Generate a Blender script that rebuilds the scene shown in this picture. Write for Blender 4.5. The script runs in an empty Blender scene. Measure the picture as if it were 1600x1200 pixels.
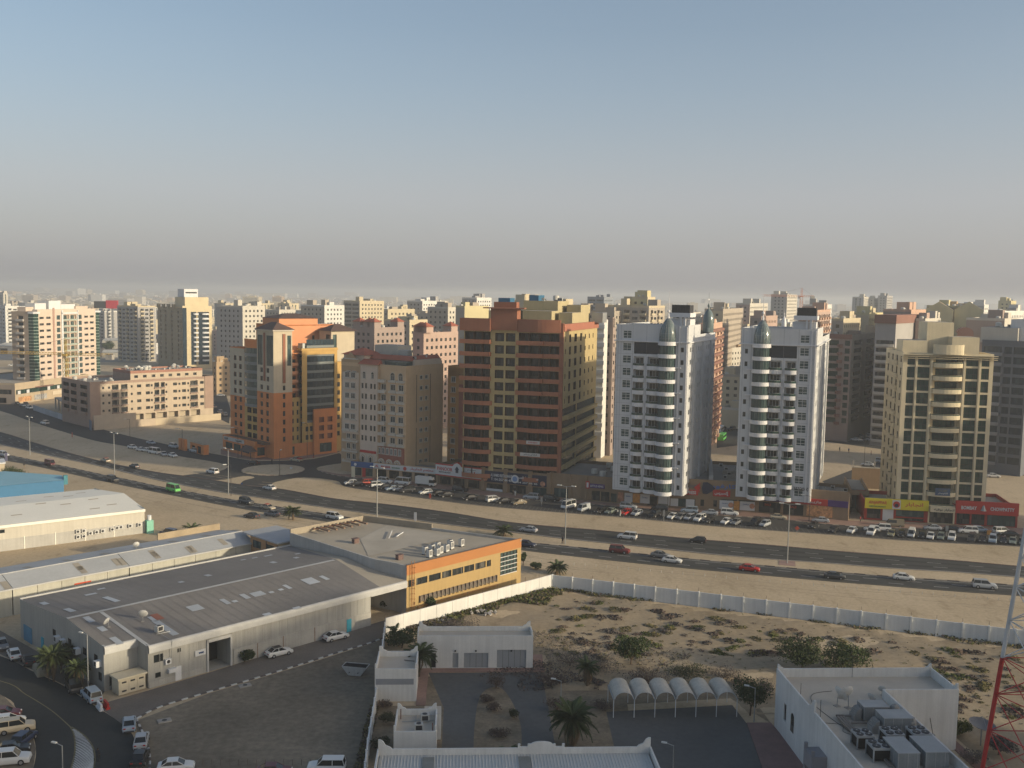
import bpy, bmesh, math, random
from mathutils import Vector, Matrix
R = math.radians
rnd = random.Random(7)
SC = bpy.context.scene
COL = SC.collection

# ------------------------------------------------------------------ camera
CAM_H = 60.0; FPX = 1556.0; PITCH = math.atan(140 / FPX); ROLL = R(1.0)
cam = bpy.data.cameras.new('camera'); camo = bpy.data.objects.new('camera', cam); COL.objects.link(camo)
cam.sensor_width = 36; cam.lens = FPX / 1600 * 36; cam.clip_start = 0.5; cam.clip_end = 40000
cr, sr, cp, sp = math.cos(ROLL), math.sin(ROLL), math.cos(PITCH), math.sin(PITCH)
U0 = Vector((0, sp, cp)); R0 = Vector((1, 0, 0)); F0 = Vector((0, cp, -sp))
X = R0 * cr + U0 * sr; Y = -R0 * sr + U0 * cr; Z = -F0
camo.matrix_world = Matrix(((X.x, Y.x, Z.x, 0), (X.y, Y.y, Z.y, 0), (X.z, Y.z, Z.z, CAM_H), (0, 0, 0, 1)))
SC.camera = camo
# ------------------------------------------------------------------ sun and sky
SUN_AZ = R(-21); SUN_EL = R(14)      # the sun stands right of and a little behind the camera
sun_dir = Vector((math.cos(SUN_AZ) * math.cos(SUN_EL), math.sin(SUN_AZ) * math.cos(SUN_EL), math.sin(SUN_EL)))
sl = bpy.data.lights.new('sun', 'SUN'); so = bpy.data.objects.new('sun', sl); COL.objects.link(so)
sl.energy = 3.2; sl.angle = R(1.2); sl.color = (1.0, .85, .60)
so.rotation_euler = sun_dir.to_track_quat('Z', 'Y').to_euler()
W = bpy.data.worlds.new('World'); SC.world = W; W.use_nodes = True
wn, wl = W.node_tree.nodes, W.node_tree.links; wn.clear()
sky = wn.new('ShaderNodeTexSky'); sky.sky_type = 'NISHITA'; sky.sun_disc = False
sky.sun_elevation = SUN_EL; sky.sun_rotation = R(90) - SUN_AZ
sky.air_density = 1.0; sky.dust_density = 3.0; sky.ozone_density = 1.2; sky.altitude = 0
bg = wn.new('ShaderNodeBackground'); bg.inputs[1].default_value = 0.105
# dusty haze layer of the air: greyish and even all round, fading with elevation
tc = wn.new('ShaderNodeTexCoord'); sx = wn.new('ShaderNodeSeparateXYZ'); wl.new(tc.outputs['Generated'], sx.inputs[0])
rmp = wn.new('ShaderNodeValToRGB'); wl.new(sx.outputs[2], rmp.inputs[0])
cs = rmp.color_ramp; cs.elements[0].position = 0.0; cs.elements[0].color = (.66,) * 3 + (1,)
cs.elements[1].position = .5; cs.elements[1].color = (.0,) * 3 + (1,)
e = cs.elements.new(.09); e.color = (.66,) * 3 + (1,)
e = cs.elements.new(.17); e.color = (.4,) * 3 + (1,)
e = cs.elements.new(.25); e.color = (.2,) * 3 + (1,)
hz = wn.new('ShaderNodeValToRGB'); wl.new(sx.outputs[2], hz.inputs[0])
hc = hz.color_ramp; hc.elements[0].position = 0; hc.elements[0].color = (2.75, 2.72, 2.85, 1)
hc.elements[1].position = .6; hc.elements[1].color = (3.3, 4.0, 4.8, 1)
for p_, c_ in ((.03, (3.12, 3.08, 3.22, 1)), (.1, (3.3, 3.27, 3.55, 1)), (.2, (3.0, 3.3, 3.9, 1))):
 e = hc.elements.new(p_); e.color = c_
mx = wn.new('ShaderNodeMix'); mx.data_type = 'RGBA'
wl.new(rmp.outputs[0], mx.inputs[0]); wl.new(sky.outputs[0], mx.inputs[6]); wl.new(hz.outputs[0], mx.inputs[7])
wl.new(mx.outputs[2], bg.inputs[0]); wo = wn.new('ShaderNodeOutputWorld'); wl.new(bg.outputs[0], wo.inputs[0])
SC.view_settings.view_transform = 'Standard'; SC.view_settings.look = 'None'
SC.view_settings.exposure = 0.6; SC.view_settings.gamma = 1.0; SC.view_settings.use_curve_mapping = False
SC.cycles.max_bounces = 6; SC.cycles.diffuse_bounces = 3; SC.cycles.glossy_bounces = 2; SC.cycles.transmission_bounces = 2
SC.cycles.volume_bounces = 0; SC.cycles.use_denoising = True

# ------------------------------------------------------------------ maths of the survey: photo pixel -> real point on a level plane
def ray(px, py):
 x, y = px - 800, py - 600
 a = x * cr + y * sr; b = -x * sr + y * cr
 return (a, FPX * cp - b * sp, -FPX * sp - b * cp)
def G(px, py, z=0.0):
 d = ray(px, py); t = (z - CAM_H) / d[2]
 return (d[0] * t, d[1] * t)
def Q(x, y, z=0.0):
 z -= CAM_H; f = y * cp - z * sp; a = x * FPX / f; b = -(y * sp + z * cp) * FPX / f
 return (800 + a * cr - b * sr, 600 + a * sr + b * cr)
def hat(py, x, y):
 lo, hi = -5.0, 250.0
 for _ in range(40):
  m = (lo + hi) / 2
  if Q(x, y, m)[1] > py: lo = m
  else: hi = m
 return lo
def reach(o, ang, px, z=0.0, mx_=200.0):
 """length from ground point o along ang (deg) until image column px"""
 c, s = math.cos(R(ang)), math.sin(R(ang))
 up = Q(o[0] + c * mx_, o[1] + s * mx_, z)[0] > Q(o[0], o[1], z)[0]
 lo, hi = 0.0, mx_
 for _ in range(40):
  m = (lo + hi) / 2
  if (Q(o[0] + c * m, o[1] + s * m, z)[0] < px) == up: lo = m
  else: hi = m
 return lo

# ------------------------------------------------------------------ materials
MATS = {}
def srgb(c):
 if isinstance(c, str):
  c = tuple(int(c[i:i + 2], 16) / 255 for i in (0, 2, 4))
  return tuple(x / 12.92 if x <= .04045 else ((x + .055) / 1.055) ** 2.4 for x in c)
 return c
def mat(name, col, rough=.8, var=.12, scale=.35, streak=0.0, metal=0.0, bump=0.0, fine=6.0, objcol=False, spec=.3, rand=0.0, lines=None, emit=None):
 if name in MATS: return MATS[name]
 m = bpy.data.materials.new(name); m.use_nodes = True; nt = m.node_tree; n, l = nt.nodes, nt.links
 b = n['Principled BSDF']; col = srgb(col)
 b.inputs['Roughness'].default_value = rough; b.inputs['Metallic'].default_value = metal
 b.inputs['Specular IOR Level'].default_value = spec
 src = n.new('ShaderNodeRGB'); src.outputs[0].default_value = (*col, 1); out = src.outputs[0]
 if objcol: oi = n.new('ShaderNodeObjectInfo'); out = oi.outputs['Color']
 if var > 0:
  tc = n.new('ShaderNodeTexCoord'); geo = n.new('ShaderNodeNewGeometry')
  def noise(sc_, det, mp=None, rgh=.6):
   t = n.new('ShaderNodeTexNoise'); t.inputs['Scale'].default_value = sc_; t.inputs['Detail'].default_value = det
   t.inputs['Roughness'].default_value = rgh
   if mp is None: l.new(geo.outputs['Position'], t.inputs['Vector'])
   else:
    q = n.new('ShaderNodeMapping'); q.inputs['Scale'].default_value = mp; l.new(geo.outputs['Position'], q.inputs[0]); l.new(q.outputs[0], t.inputs['Vector'])
   return t.outputs[0]
  def mul(o_, fac, lo, hi):
   mr = n.new('ShaderNodeMapRange'); mr.inputs['From Min'].default_value = .3; mr.inputs['From Max'].default_value = .7
   mr.inputs['To Min'].default_value = lo; mr.inputs['To Max'].default_value = hi; l.new(fac, mr.inputs[0])
   v = n.new('ShaderNodeVectorMath'); v.operation = 'SCALE'; l.new(o_, v.inputs[0]); l.new(mr.outputs[0], v.inputs[3]); return v.outputs[0]
  out = mul(out, noise(scale, 5), 1 - var, 1 + var)
  out = mul(out, noise(fine, 3), 1 - var * .6, 1 + var * .6)
  if streak: out = mul(out, noise(1.0, 3, (2.2, 2.2, .08)), 1 - streak, 1 + streak * .4)
  if rand:
   oi = n.new('ShaderNodeObjectInfo'); mr = n.new('ShaderNodeMapRange'); mr.inputs['To Min'].default_value = 1 - rand; mr.inputs['To Max'].default_value = 1 + rand
   l.new(oi.outputs['Random'], mr.inputs[0]); v = n.new('ShaderNodeVectorMath'); v.operation = 'SCALE'; l.new(out, v.inputs[0]); l.new(mr.outputs[0], v.inputs[3]); out = v.outputs[0]
  if bump:
   bp = n.new('ShaderNodeBump'); bp.inputs['Strength'].default_value = bump; bp.inputs['Distance'].default_value = .05
   l.new(noise(fine * 2, 4), bp.inputs['Height']); l.new(bp.outputs[0], b.inputs['Normal'])
 l.new(out, b.inputs['Base Color']); MATS[name] = m
 return m
def glass_mat(name, col, rnd_col, amt=.35, rough=.12, metal=0.0):
 """dark window glass; each pane shows a room or a drawn curtain behind it"""
 m = bpy.data.materials.new(name); m.use_nodes = True; n, l = m.node_tree.nodes, m.node_tree.links; b = n['Principled BSDF']
 oi = n.new('ShaderNodeObjectInfo'); geo = n.new('ShaderNodeNewGeometry')
 wnz = n.new('ShaderNodeTexWhiteNoise'); wnz.noise_dimensions = '4D'
 sn = n.new('ShaderNodeVectorMath'); sn.operation = 'SNAP'; sn.inputs[1].default_value = (.9, .9, 1.7); l.new(geo.outputs['Position'], sn.inputs[0]); l.new(sn.outputs[0], wnz.inputs[0]); l.new(oi.outputs['Random'], wnz.inputs['W'])
 gt = n.new('ShaderNodeMapRange'); gt.inputs[1].default_value = .62; gt.inputs[2].default_value = 1.0; gt.inputs[4].default_value = amt * 2
 l.new(wnz.outputs[0], gt.inputs[0])
 mx = n.new('ShaderNodeMix'); mx.data_type = 'RGBA'; mx.inputs[6].default_value = (*col, 1); mx.inputs[7].default_value = (*rnd_col, 1)
 l.new(gt.outputs[0], mx.inputs[0]); l.new(mx.outputs[2], b.inputs['Base Color'])
 b.inputs['Roughness'].default_value = rough; b.inputs['Specular IOR Level'].default_value = .5; b.inputs['Metallic'].default_value = metal
 MATS[name] = m; return m

GL = glass_mat('window_glass', (.018, .024, .026), (.16, .15, .13))
GLG = glass_mat('green_glass', (.016, .045, .036), (.06, .11, .09), .3)
GLB = glass_mat('blue_glass', (.014, .03, .045), (.05, .08, .1), .3)
GLT = glass_mat('tinted_glass', (.04, .07, .07), (.13, .17, .16), .3, .08)
WHITE = mat('white_paint', (.62, .63, .64), .6, .05, streak=.08)
WHITEF = mat('white_frame', (.6, .6, .58), .5, .03)
DARKM = mat('dark_metal', (.035, .035, .038), .5, .1)
DARK = mat('dark_opening', (.022, .02, .018), .9, .1)
STEEL = mat('galvanised_steel', (.32, .33, .33), .45, .08, metal=.4)
CONC = mat('concrete', (.33, .31, .28), .9, .15, bump=.2)
ROOFC = mat('roof_screed', (.33, .30, .26), .95, .14, .12, bump=.2)
ROOFG = mat('grey_roof_screed', (.25, .245, .235), .95, .16, .12, bump=.2)
ASPH = mat('asphalt', (.058, .058, .06), .9, .2, .06, bump=.2, fine=4)
RED = mat('red_paint', (.42, .03, .025), .5, .06)

# ------------------------------------------------------------------ mesh builder
class MB:
 def __init__(s): s.v = []; s.f = []; s.m = []; s.mats = []; s.smooth = False
 def mi(s, m):
  if m not in s.mats: s.mats.append(m)
  return s.mats.index(m)
 def poly(s, pts, m=None):
  b = len(s.v); s.v += [tuple(p) for p in pts]; s.f.append(tuple(range(b, b + len(pts)))); s.m.append(s.mi(m))
 def box(s, x0, x1, y0, y1, z0, z1, m=None, skip=''):
  b = len(s.v); s.v += [(x, y, z) for z in (z0, z1) for y in (y0, y1) for x in (x0, x1)]
  k = s.mi(m)
  for key, q in (('b', (0, 2, 3, 1)), ('t', (4, 5, 7, 6)), ('f', (0, 1, 5, 4)), ('k', (2, 6, 7, 3)), ('l', (0, 4, 6, 2)), ('r', (1, 3, 7, 5))):
   if key not in skip: s.f.append(tuple(b + i for i in q)); s.m.append(k)
  return s
 def prism(s, P, z0, z1, m=None, mt=None, bot=True):
  n = len(P); b = len(s.v); s.v += [(p[0], p[1], z0) for p in P] + [(p[0], p[1], z1) for p in P]; k = s.mi(m)
  for i in range(n): j = (i + 1) % n; s.f.append((b + i, b + j, b + n + j, b + n + i)); s.m.append(k)
  s.f.append(tuple(range(b + n, b + 2 * n))); s.m.append(s.mi(mt or m))
  if bot: s.f.append(tuple(range(b + n - 1, b - 1, -1))); s.m.append(k)
  return s
 def tube(s, p0, p1, r0, r1=None, n=8, m=None, cap=True):
  r1 = r0 if r1 is None else r1
  p0, p1 = Vector(p0), Vector(p1); d = (p1 - p0).normalized(); a = d.orthogonal().normalized(); c = d.cross(a); b = len(s.v); k = s.mi(m)
  for p, r in ((p0, r0), (p1, r1)):
   for i in range(n): t = 2 * math.pi * i / n; s.v.append(tuple(p + (a * math.cos(t) + c * math.sin(t)) * r))
  for i in range(n): j = (i + 1) % n; s.f.append((b + i, b + j, b + n + j, b + n + i)); s.m.append(k)
  if cap: s.f.append(tuple(range(b + n - 1, b - 1, -1))); s.m.append(k); s.f.append(tuple(range(b + n, b + 2 * n))); s.m.append(k)
  return s
 def lathe(s, prof, n=16, m=None, c=(0, 0), a0=0, a1=360):
  b = len(s.v); k = s.mi(m); full = a1 - a0 >= 360; nn = n if full else n + 1
  for r, z in prof:
   for i in range(nn): t = R(a0 + (a1 - a0) * i / n); s.v.append((c[0] + r * math.cos(t), c[1] + r * math.sin(t), z))
  for q in range(len(prof) - 1):
   for i in range(n):
    j = (i + 1) % nn if full else i + 1
    s.f.append((b + q * nn + i, b + q * nn + j, b + (q + 1) * nn + j, b + (q + 1) * nn + i)); s.m.append(k)
  return s
 def sphere(s, c, r, m=None, n=10, sz=1.0):
  return s.lathe([(max(.001, r * math.cos(R(a))), c[2] + r * sz * math.sin(R(a))) for a in range(-90, 91, 22)], n, m, c)
 def mesh(s, name):
  me = bpy.data.meshes.new(name); me.from_pydata(s.v, [], s.f)
  for m in s.mats: me.materials.append(m if m else WHITE)
  me.polygons.foreach_set('material_index', s.m)
  if s.smooth: me.polygons.foreach_set('use_smooth', [True] * len(s.f))
  me.update(); return me
 def build(s, name, parent=None, loc=(0, 0, 0), rz=0.0, **k):
  return put(s.mesh(name), name, parent, loc, rz, **k)
def put(me, name, parent=None, loc=(0, 0, 0), rz=0.0, kind=None, label=None, cat=None, group=None, color=None):
 o = bpy.data.objects.new(name, me); COL.objects.link(o)
 if parent is not None: o.parent = parent
 o.location = loc; o.rotation_euler = (0, 0, rz)
 if kind: o['kind'] = kind
 if label: o['label'] = label
 if cat: o['category'] = cat
 if group: o['group'] = group
 if color: o.color = (*color, 1)
 return o
def thing(name, label, cat, loc=(0, 0, 0), ang=0.0, group=None):
 if len(loc) == 2: loc = (*loc, 0)
 return put(None, name, None, loc, R(ang), None, label, cat, group)
def dup(root, loc, ang, label=None, group=None, color=None, s=1.0):
 r = root.copy(); COL.objects.link(r); r.location = loc if len(loc) == 3 else (*loc, 0); r.rotation_euler = (0, 0, R(ang))
 if s != 1.0: r.scale = (s, s, s)
 if label: r['label'] = label
 if group: r['group'] = group
 if color: r.color = (*color, 1)
 for ch in root.children:
  if ch.name.split('.')[0] in ('red_roof', 'load', 'dark_roof'): continue
  c = ch.copy(); COL.objects.link(c); c.parent = r
  if color: c.color = (*color, 1)
  for g in ch.children:
   d = g.copy(); COL.objects.link(d); d.parent = c
 return r

# ------------------------------------------------------------------ ground and roads
def catmull(P, n=5):
 out = []
 for i in range(len(P) - 1):
  p0 = P[max(i - 1, 0)]; p1 = P[i]; p2 = P[i + 1]; p3 = P[min(i + 2, len(P) - 1)]
  for k in range(n):
   t = k / n
   out.append(tuple(.5 * ((2 * p1[j]) + (-p0[j] + p2[j]) * t + (2 * p0[j] - 5 * p1[j] + 4 * p2[j] - p3[j]) * t * t + (-p0[j] + 3 * p1[j] - 3 * p2[j] + p3[j]) * t ** 3) for j in (0, 1)))
 out.append(P[-1]); return out
def px(*L): return [G(*p) for p in L]
def sheet(name, P, z, m, kind='structure', skirt=0.0):
 bm = bmesh.new(); vs = [bm.verts.new((p[0], p[1], z)) for p in P]
 f = bm.faces.new(vs);
 if f.normal.z == 0: bm.normal_update()
 f.normal_update()
 if f.normal.z < 0: f.normal_flip()
 if skirt:
  n = len(vs); lo = [bm.verts.new((p[0], p[1], z - skirt)) for p in P]
  for i in range(n): bm.faces.new((vs[i], lo[i], lo[(i + 1) % n], vs[(i + 1) % n]))
  bmesh.ops.recalc_face_normals(bm, faces=bm.faces)
 bmesh.ops.triangulate(bm, faces=[f])
 me = bpy.data.meshes.new(name); bm.to_mesh(me); bm.free(); me.materials.append(m)
 return put(me, name, None, kind=kind)

def sand_mat(nm='sand', k_=1.0):
 q_ = lambda *c: tuple(x * k_ for x in c)
 m = bpy.data.materials.new(nm); m.use_nodes = True; n, l = m.node_tree.nodes, m.node_tree.links; b = n['Principled BSDF']
 b.inputs['Roughness'].default_value = .95; b.inputs['Specular IOR Level'].default_value = .1
 geo = n.new('ShaderNodeNewGeometry')
 def nz(s, d=5, r=.6, mp=None):
  t = n.new('ShaderNodeTexNoise'); t.inputs['Scale'].default_value = s; t.inputs['Detail'].default_value = d; t.inputs['Roughness'].default_value = r
  if mp: q = n.new('ShaderNodeMapping'); q.inputs['Scale'].default_value = mp; l.new(geo.outputs['Position'], q.inputs[0]); l.new(q.outputs[0], t.inputs[0])
  else: l.new(geo.outputs['Position'], t.inputs[0])
  return t.outputs[0]
 def rp(f, cols):
  r = n.new('ShaderNodeValToRGB'); l.new(f, r.inputs[0]); r.color_ramp.elements[0].position, r.color_ramp.elements[0].color = cols[0][0], (*cols[0][1], 1)
  r.color_ramp.elements[1].position, r.color_ramp.elements[1].color = cols[-1][0], (*cols[-1][1], 1)
  for p, c in cols[1:-1]: e = r.color_ramp.elements.new(p); e.color = (*c, 1)
  return r.outputs[0]
 a = rp(nz(.035), [(.3, q_(.41, .325, .215)), (.5, q_(.47, .375, .255)), (.7, q_(.53, .43, .30))])
 g = rp(nz(1.3, 6, .7), [(.3, (.82,) * 3), (.7, (1.14,) * 3)])
 k = rp(nz(.25, 6, .7, (1, .4, 1)), [(.28, (.72, .70, .66)), (.45, (1, 1, 1)), (.8, (1.05,) * 3)])
 m1 = n.new('ShaderNodeVectorMath'); m1.operation = 'MULTIPLY'; l.new(a, m1.inputs[0]); l.new(g, m1.inputs[1])
 m2 = n.new('ShaderNodeVectorMath'); m2.operation = 'MULTIPLY'; l.new(m1.outputs[0], m2.inputs[0]); l.new(k, m2.inputs[1])
 l.new(m2.outputs[0], b.inputs[0])
 bp = n.new('ShaderNodeBump'); bp.inputs['Strength'].default_value = .35; bp.inputs['Distance'].default_value = .12; l.new(nz(2.2, 6, .7), bp.inputs['Height']); l.new(bp.outputs[0], b.inputs['Normal'])
 MATS[nm] = m; return m
SAND = sand_mat(); SAND2 = sand_mat('shade_darkened_sand', .68); SOIL = mat('brown_soil', (.21, .165, .11), .95, .3, .3, bump=.3, fine=2)  # scrub field sand is darkened overall, its shade put into the colour
FARG = mat('far_district_ground', (.26, .235, .2), .95, .3, .01, fine=.06)
def road_mat(name, base, tint=(1, 1, 1)):
 return mat(name, base, .88, .16, .05, bump=.15, fine=1.2)
ROAD = road_mat('road_asphalt', (.034, .036, .035)); LOT = road_mat('car_park_asphalt', (.046, .045, .043)); YARD = road_mat('yard_asphalt', (.105, .105, .10))
LOTSAND = mat('trodden_dirt', (.18, .15, .11), .95, .36, .045, bump=.3, fine=1.0)
PAVER = mat('red_pavers', (.27, .17, .135), .9, .18, .2, fine=3)
PAVERG = mat('brown_grey_pavers', (.155, .135, .115), .9, .2, .15, fine=3)
KERBW = mat('kerb_pale', (.42, .40, .36), .85, .12); KERBD = mat('kerb_dark', (.10, .085, .08), .85, .12)
LINE = mat('road_line_paint', (.5, .5, .48), .8, .2); LINEY = mat('yellow_line_paint', (.17, .15, .08), .8, .2)

gp = MB(); gp.poly([(-14000, -600, 0), (14000, -600, 0), (14000, 24000, 0), (-14000, 24000, 0)], FARG); gp.build('distant_ground', kind='structure', loc=(0, 0, -.03))
sheet('sandy_ground', [(-900, -60), (900, -60), (900, 800), (-900, 800)], 0, SAND)

FN = px((-90, 656), (0, 675.5), (50, 691), (100, 706), (150, 719), (200, 730), (250, 739), (287, 744), (330, 750), (375, 757.5), (435, 764), (475, 771), (525, 780), (600, 788), (700, 801), (800, 817), (925, 828), (1000, 835), (1100, 844), (1200, 852), (1300, 861), (1400, 869), (1500, 877), (1600, 886), (1750, 899))
FS = px((-90, 672), (0, 694), (50, 706), (100, 717), (150, 727), (200, 739), (250, 751), (300, 761), (350, 770), (400, 777), (500, 792), (600, 806), (700, 820), (800, 832), (900, 844), (1000, 854), (1100, 865), (1200, 874), (1300, 881), (1400, 889), (1500, 895), (1600, 903), (1750, 915))
NN = px((-90, 686), (0, 708), (50, 719), (100, 729), (150, 740), (200, 750), (250, 761), (300, 770), (350, 779), (400, 787), (450, 795), (525, 806), (600, 818), (700, 832), (815, 847), (900, 855.5), (1000, 866), (1100, 876), (1200, 885), (1300, 894), (1400, 902), (1500, 909), (1600, 916), (1750, 928))
NS = px((-90, 697), (0, 718), (50, 727), (100, 738), (150, 749), (200, 760), (250, 770), (300, 780), (350, 790), (400, 799), (500, 814), (600, 829), (700, 845), (815, 860), (900, 870), (1000, 881), (1100, 891), (1200, 900), (1300, 909), (1400, 917), (1500, 925), (1600, 932), (1750, 944))
FN, FS, NN, NS = (catmull(p, 4) for p in (FN, FS, NN, NS))
sheet('far_carriageway', FN + FS[::-1], .012, ROAD); sheet('near_carriageway', NN + NS[::-1], .012, ROAD)
# service road, its roundabout and the road to the upper left
RN = catmull(px((-90, 603), (0, 622.5), (50, 637), (112, 657), (150, 668), (200, 681), (250, 692), (312, 705), (350, 712), (375, 717), (400, 720), (450, 719.5), (490, 717), (530, 708)), 4)
SN = catmull(px((548, 722), (500, 729), (499, 736), (530, 744), (587, 750), (600, 755), (700, 766), (750, 774), (825, 781), (900, 786), (1000, 795), (1100, 804), (1200, 810), (1300, 820), (1400, 825), (1500, 830), (1600, 836), (1750, 846)), 4)
SS = catmull(px((1750, 867), (1600, 855), (1500, 850), (1400, 844), (1300, 836), (1200, 829), (1100, 821), (1000, 811), (900, 803), (825, 797), (750, 790), (700, 784), (650, 777), (600, 770), (540, 760.5), (525, 751), (475, 746), (435, 752), (425, 757), (436, 765)), 4)
SL = catmull(px((375, 757), (381, 751), (398, 746), (380, 744), (340, 750), (287, 744), (300, 741), (342, 736), (356, 729), (345, 724), (325, 720), (275, 712), (195, 697), (150, 689), (100, 675), (50, 659), (0, 642), (-90, 620)), 4)
sheet('service_road', RN + SN + SS + SL, .008, LOT)
cen = G(427, 734.5)
isl = [(cen[0] + 10.2 * math.cos(t * math.pi / 18), cen[1] + 10.2 * math.sin(t * math.pi / 18)) for t in range(36)]
sheet('roundabout_island', isl, .14, SAND, skirt=.14)
# rear road and lots behind the row of towers
sheet('rear_car_park', px((1120, 668), (1180, 640), (1290, 652), (1400, 650), (1400, 705), (1290, 690), (1200, 690), (1120, 700)), .010, LOT)
sheet('rear_lane', px((1285, 752), (1350, 727), (1420, 712), (1500, 720), (1620, 730), (1620, 745), (1500, 735), (1420, 730), (1340, 748), (1300, 765)), .014, LOT)
sheet('rear_left_lot', px((900, 668), (960, 665), (960, 702), (905, 700)), .010, LOT)
sheet('left_rear_lane', px((330, 615), (352, 612), (360, 640), (358, 662), (334, 650)), .010, LOT)
# pavement in front of the shops
PVN = catmull(px((499, 735), (530, 741), (560, 742), (625, 750), (700, 758), (750, 767), (825, 774), (860, 777), (960, 787), (1100, 794), (1200, 802), (1300, 812), (1400, 817), (1500, 822), (1600, 826), (1750, 836)), 4)
SNp = catmull(px((499, 736), (530, 744), (587, 750), (600, 755), (700, 766), (750, 774), (825, 781), (900, 786), (1000, 795), (1100, 804), (1200, 810), (1300, 820), (1400, 825), (1500, 830), (1600, 836), (1750, 846)), 4)
sheet('shop_pavement', PVN + SNp[::-1], .13, PAVER, skirt=.13)
sheet('corner_pavement', catmull(px((345, 702), (400, 711), (445, 716), (520, 703), (530, 706), (490, 715), (450, 718.5), (400, 719), (375, 716), (345, 710)), 3), .13, PAVER, skirt=.13)
# foreground road, its lane and the lots
FR = catmull(px((-150, 985), (0, 1025), (47, 1047), (100, 1072), (140, 1098), (175, 1120), (200, 1138), (212, 1162), (212, 1200), (205, 1260)), 4) + catmull(px((30, 1260), (52, 1200), (56, 1170), (47, 1137), (25, 1107), (0, 1085), (-150, 1020)), 4)
sheet('foreground_road', FR, .012, ROAD)
sheet('left_car_park', px((-150, 1010), (0, 1082), (25, 1107), (47, 1137), (56, 1170), (52, 1200), (30, 1260), (-250, 1260)), .006, LOTSAND)
LANE = px((150, 1102), (235, 1078), (330, 1050), (450, 1012), (578, 976), (640, 958), (640, 975), (600, 997), (575, 1006), (525, 1021), (475, 1037), (400, 1060), (325, 1082), (250, 1105), (213, 1124), (200, 1138), (175, 1120))
sheet('warehouse_lane', LANE, .016, PAVERG)
sheet('gable_strip', px((-60, 965), (0, 985), (165, 1078), (150, 1102), (100, 1070), (47, 1045), (0, 1022), (-60, 1003)), .010, PAVERG)
sheet('dirt_lot', px((213, 1126), (325, 1084), (475, 1039), (600, 999), (604, 985), (588, 1095), (570, 1200), (560, 1260), (208, 1260), (215, 1200)), .006, LOTSAND)

def ribbon(P, d0, d1, z, m, name, dash=None, kind='structure'):
 """a band offset d0..d1 to the right of path P"""
 mb = MB(); acc = 0.0; on = True
 for i in range(len(P) - 1):
  a, b = Vector(P[i]), Vector(P[i + 1]); L = (b - a).length
  if L < 1e-6: continue
  t = (b - a) / L; n_ = Vector((t.y, -t.x)); s = 0.0
  while s < L - 1e-4:
   if dash:
    per = dash[0] + dash[1]; ph = acc % per; on = ph < dash[0]; step = (dash[0] - ph) if on else (per - ph); step = min(max(step, .01), L - s)
   else: step = L - s
   if on:
    p, q = a + t * s, a + t * (s + step)
    mb.poly([(*(p + n_ * d0), z), (*(q + n_ * d0), z), (*(q + n_ * d1), z), (*(p + n_ * d1), z)][::-1] if d1 > d0 else [(*(p + n_ * d0), z), (*(q + n_ * d0), z), (*(q + n_ * d1), z), (*(p + n_ * d1), z)], m)
   s += step; acc += step
 return mb.build(name, kind=kind)
def mid(A, B, t):
 n = min(len(A), len(B)); return [(A[int(i * (len(A) - 1) / (n - 1))][0] * (1 - t) + B[int(i * (len(B) - 1) / (n - 1))][0] * t, A[int(i * (len(A) - 1) / (n - 1))][1] * (1 - t) + B[int(i * (len(B) - 1) / (n - 1))][1] * t) for i in range(n)]
for t in (.34, .67):
 ribbon(mid(FN, FS, t), -.08, .08, .02, LINE, 'lane_marking', (3, 6)); ribbon(mid(NN, NS, t), -.08, .08, .02, LINE, 'lane_marking', (3, 6))
ribbon(FS, -.75, -.6, .02, LINE, 'edge_marking'); ribbon(NN, .6, .75, .02, LINE, 'edge_marking'); ribbon(NS, -.7, -.55, .02, LINEY, 'edge_marking')
TRK = mat('tyre_track', (.36, .285, .195), .95, .2, .5, fine=2)
for P_, a in ((NS, 3.0), (NS, 4.9), (NS, 8.2), (NS, 10.0), (FN, -4.6), (FN, -6.4)):
 q = [(x + math.sin(x * .05 + a) * .9, y + math.cos(x * .07 + a) * .7) for x, y in P_[24:]]; ribbon(q, a, a + .32, .012, TRK, 'tyre_track', (31 + a, 13))
# wheel-worn bands
WORN = mat('worn_asphalt', (.053, .053, .051), .85, .14, .2, fine=1.5)
for A, B in ((FN, FS), (NN, NS)):
 for t in (.17, .5, .83): ribbon(mid(A, B, t), -1.2, 1.2, .016, WORN, 'worn_lane')

def kerb(P, name, off=0.0, L=1.2, h=.14, w=.22, mats=(KERBW, KERBD), pad=0.0):
 mb = MB(); k = 0; carry = 0.0
 pts = [Vector(P[0])]
 for i in range(len(P) - 1):
  a, b = Vector(P[i]), Vector(P[i + 1]); d = (b - a).length; s = L - carry
  while s <= d and d > 0: pts.append(a + (b - a) * (s / d)); s += L
  carry = (carry + d) % L
 for a, b in zip(pts, pts[1:]):
  t = (b - a).normalized(); n_ = Vector((t.y, -t.x)); m = mats[k % 2]; k += 1
  c = a + (b - a) * .97
  q = [a + n_ * (off - w / 2), c + n_ * (off - w / 2), c + n_ * (off + w / 2), a + n_ * (off + w / 2)]
  mb.prism([(v.x, v.y) for v in q][::-1], 0, h, m, bot=False)
 return mb.build(name, kind='stuff')
KS = (KERBW, KERBW)
kerb(FS, 'kerb', .15, 1.5, mats=(mat('kerb_sandy', (.30, .26, .21), .9, .15), MATS['kerb_sandy'])); kerb(NN, 'kerb', -.15, 2.4, w=.45, mats=(KERBD, MATS['kerb_sandy']))
kerb(FN, 'kerb', -.15, 2.0, mats=(mat('kerb_brown', (.2, .14, .12), .9, .15), MATS['kerb_brown']))
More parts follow.
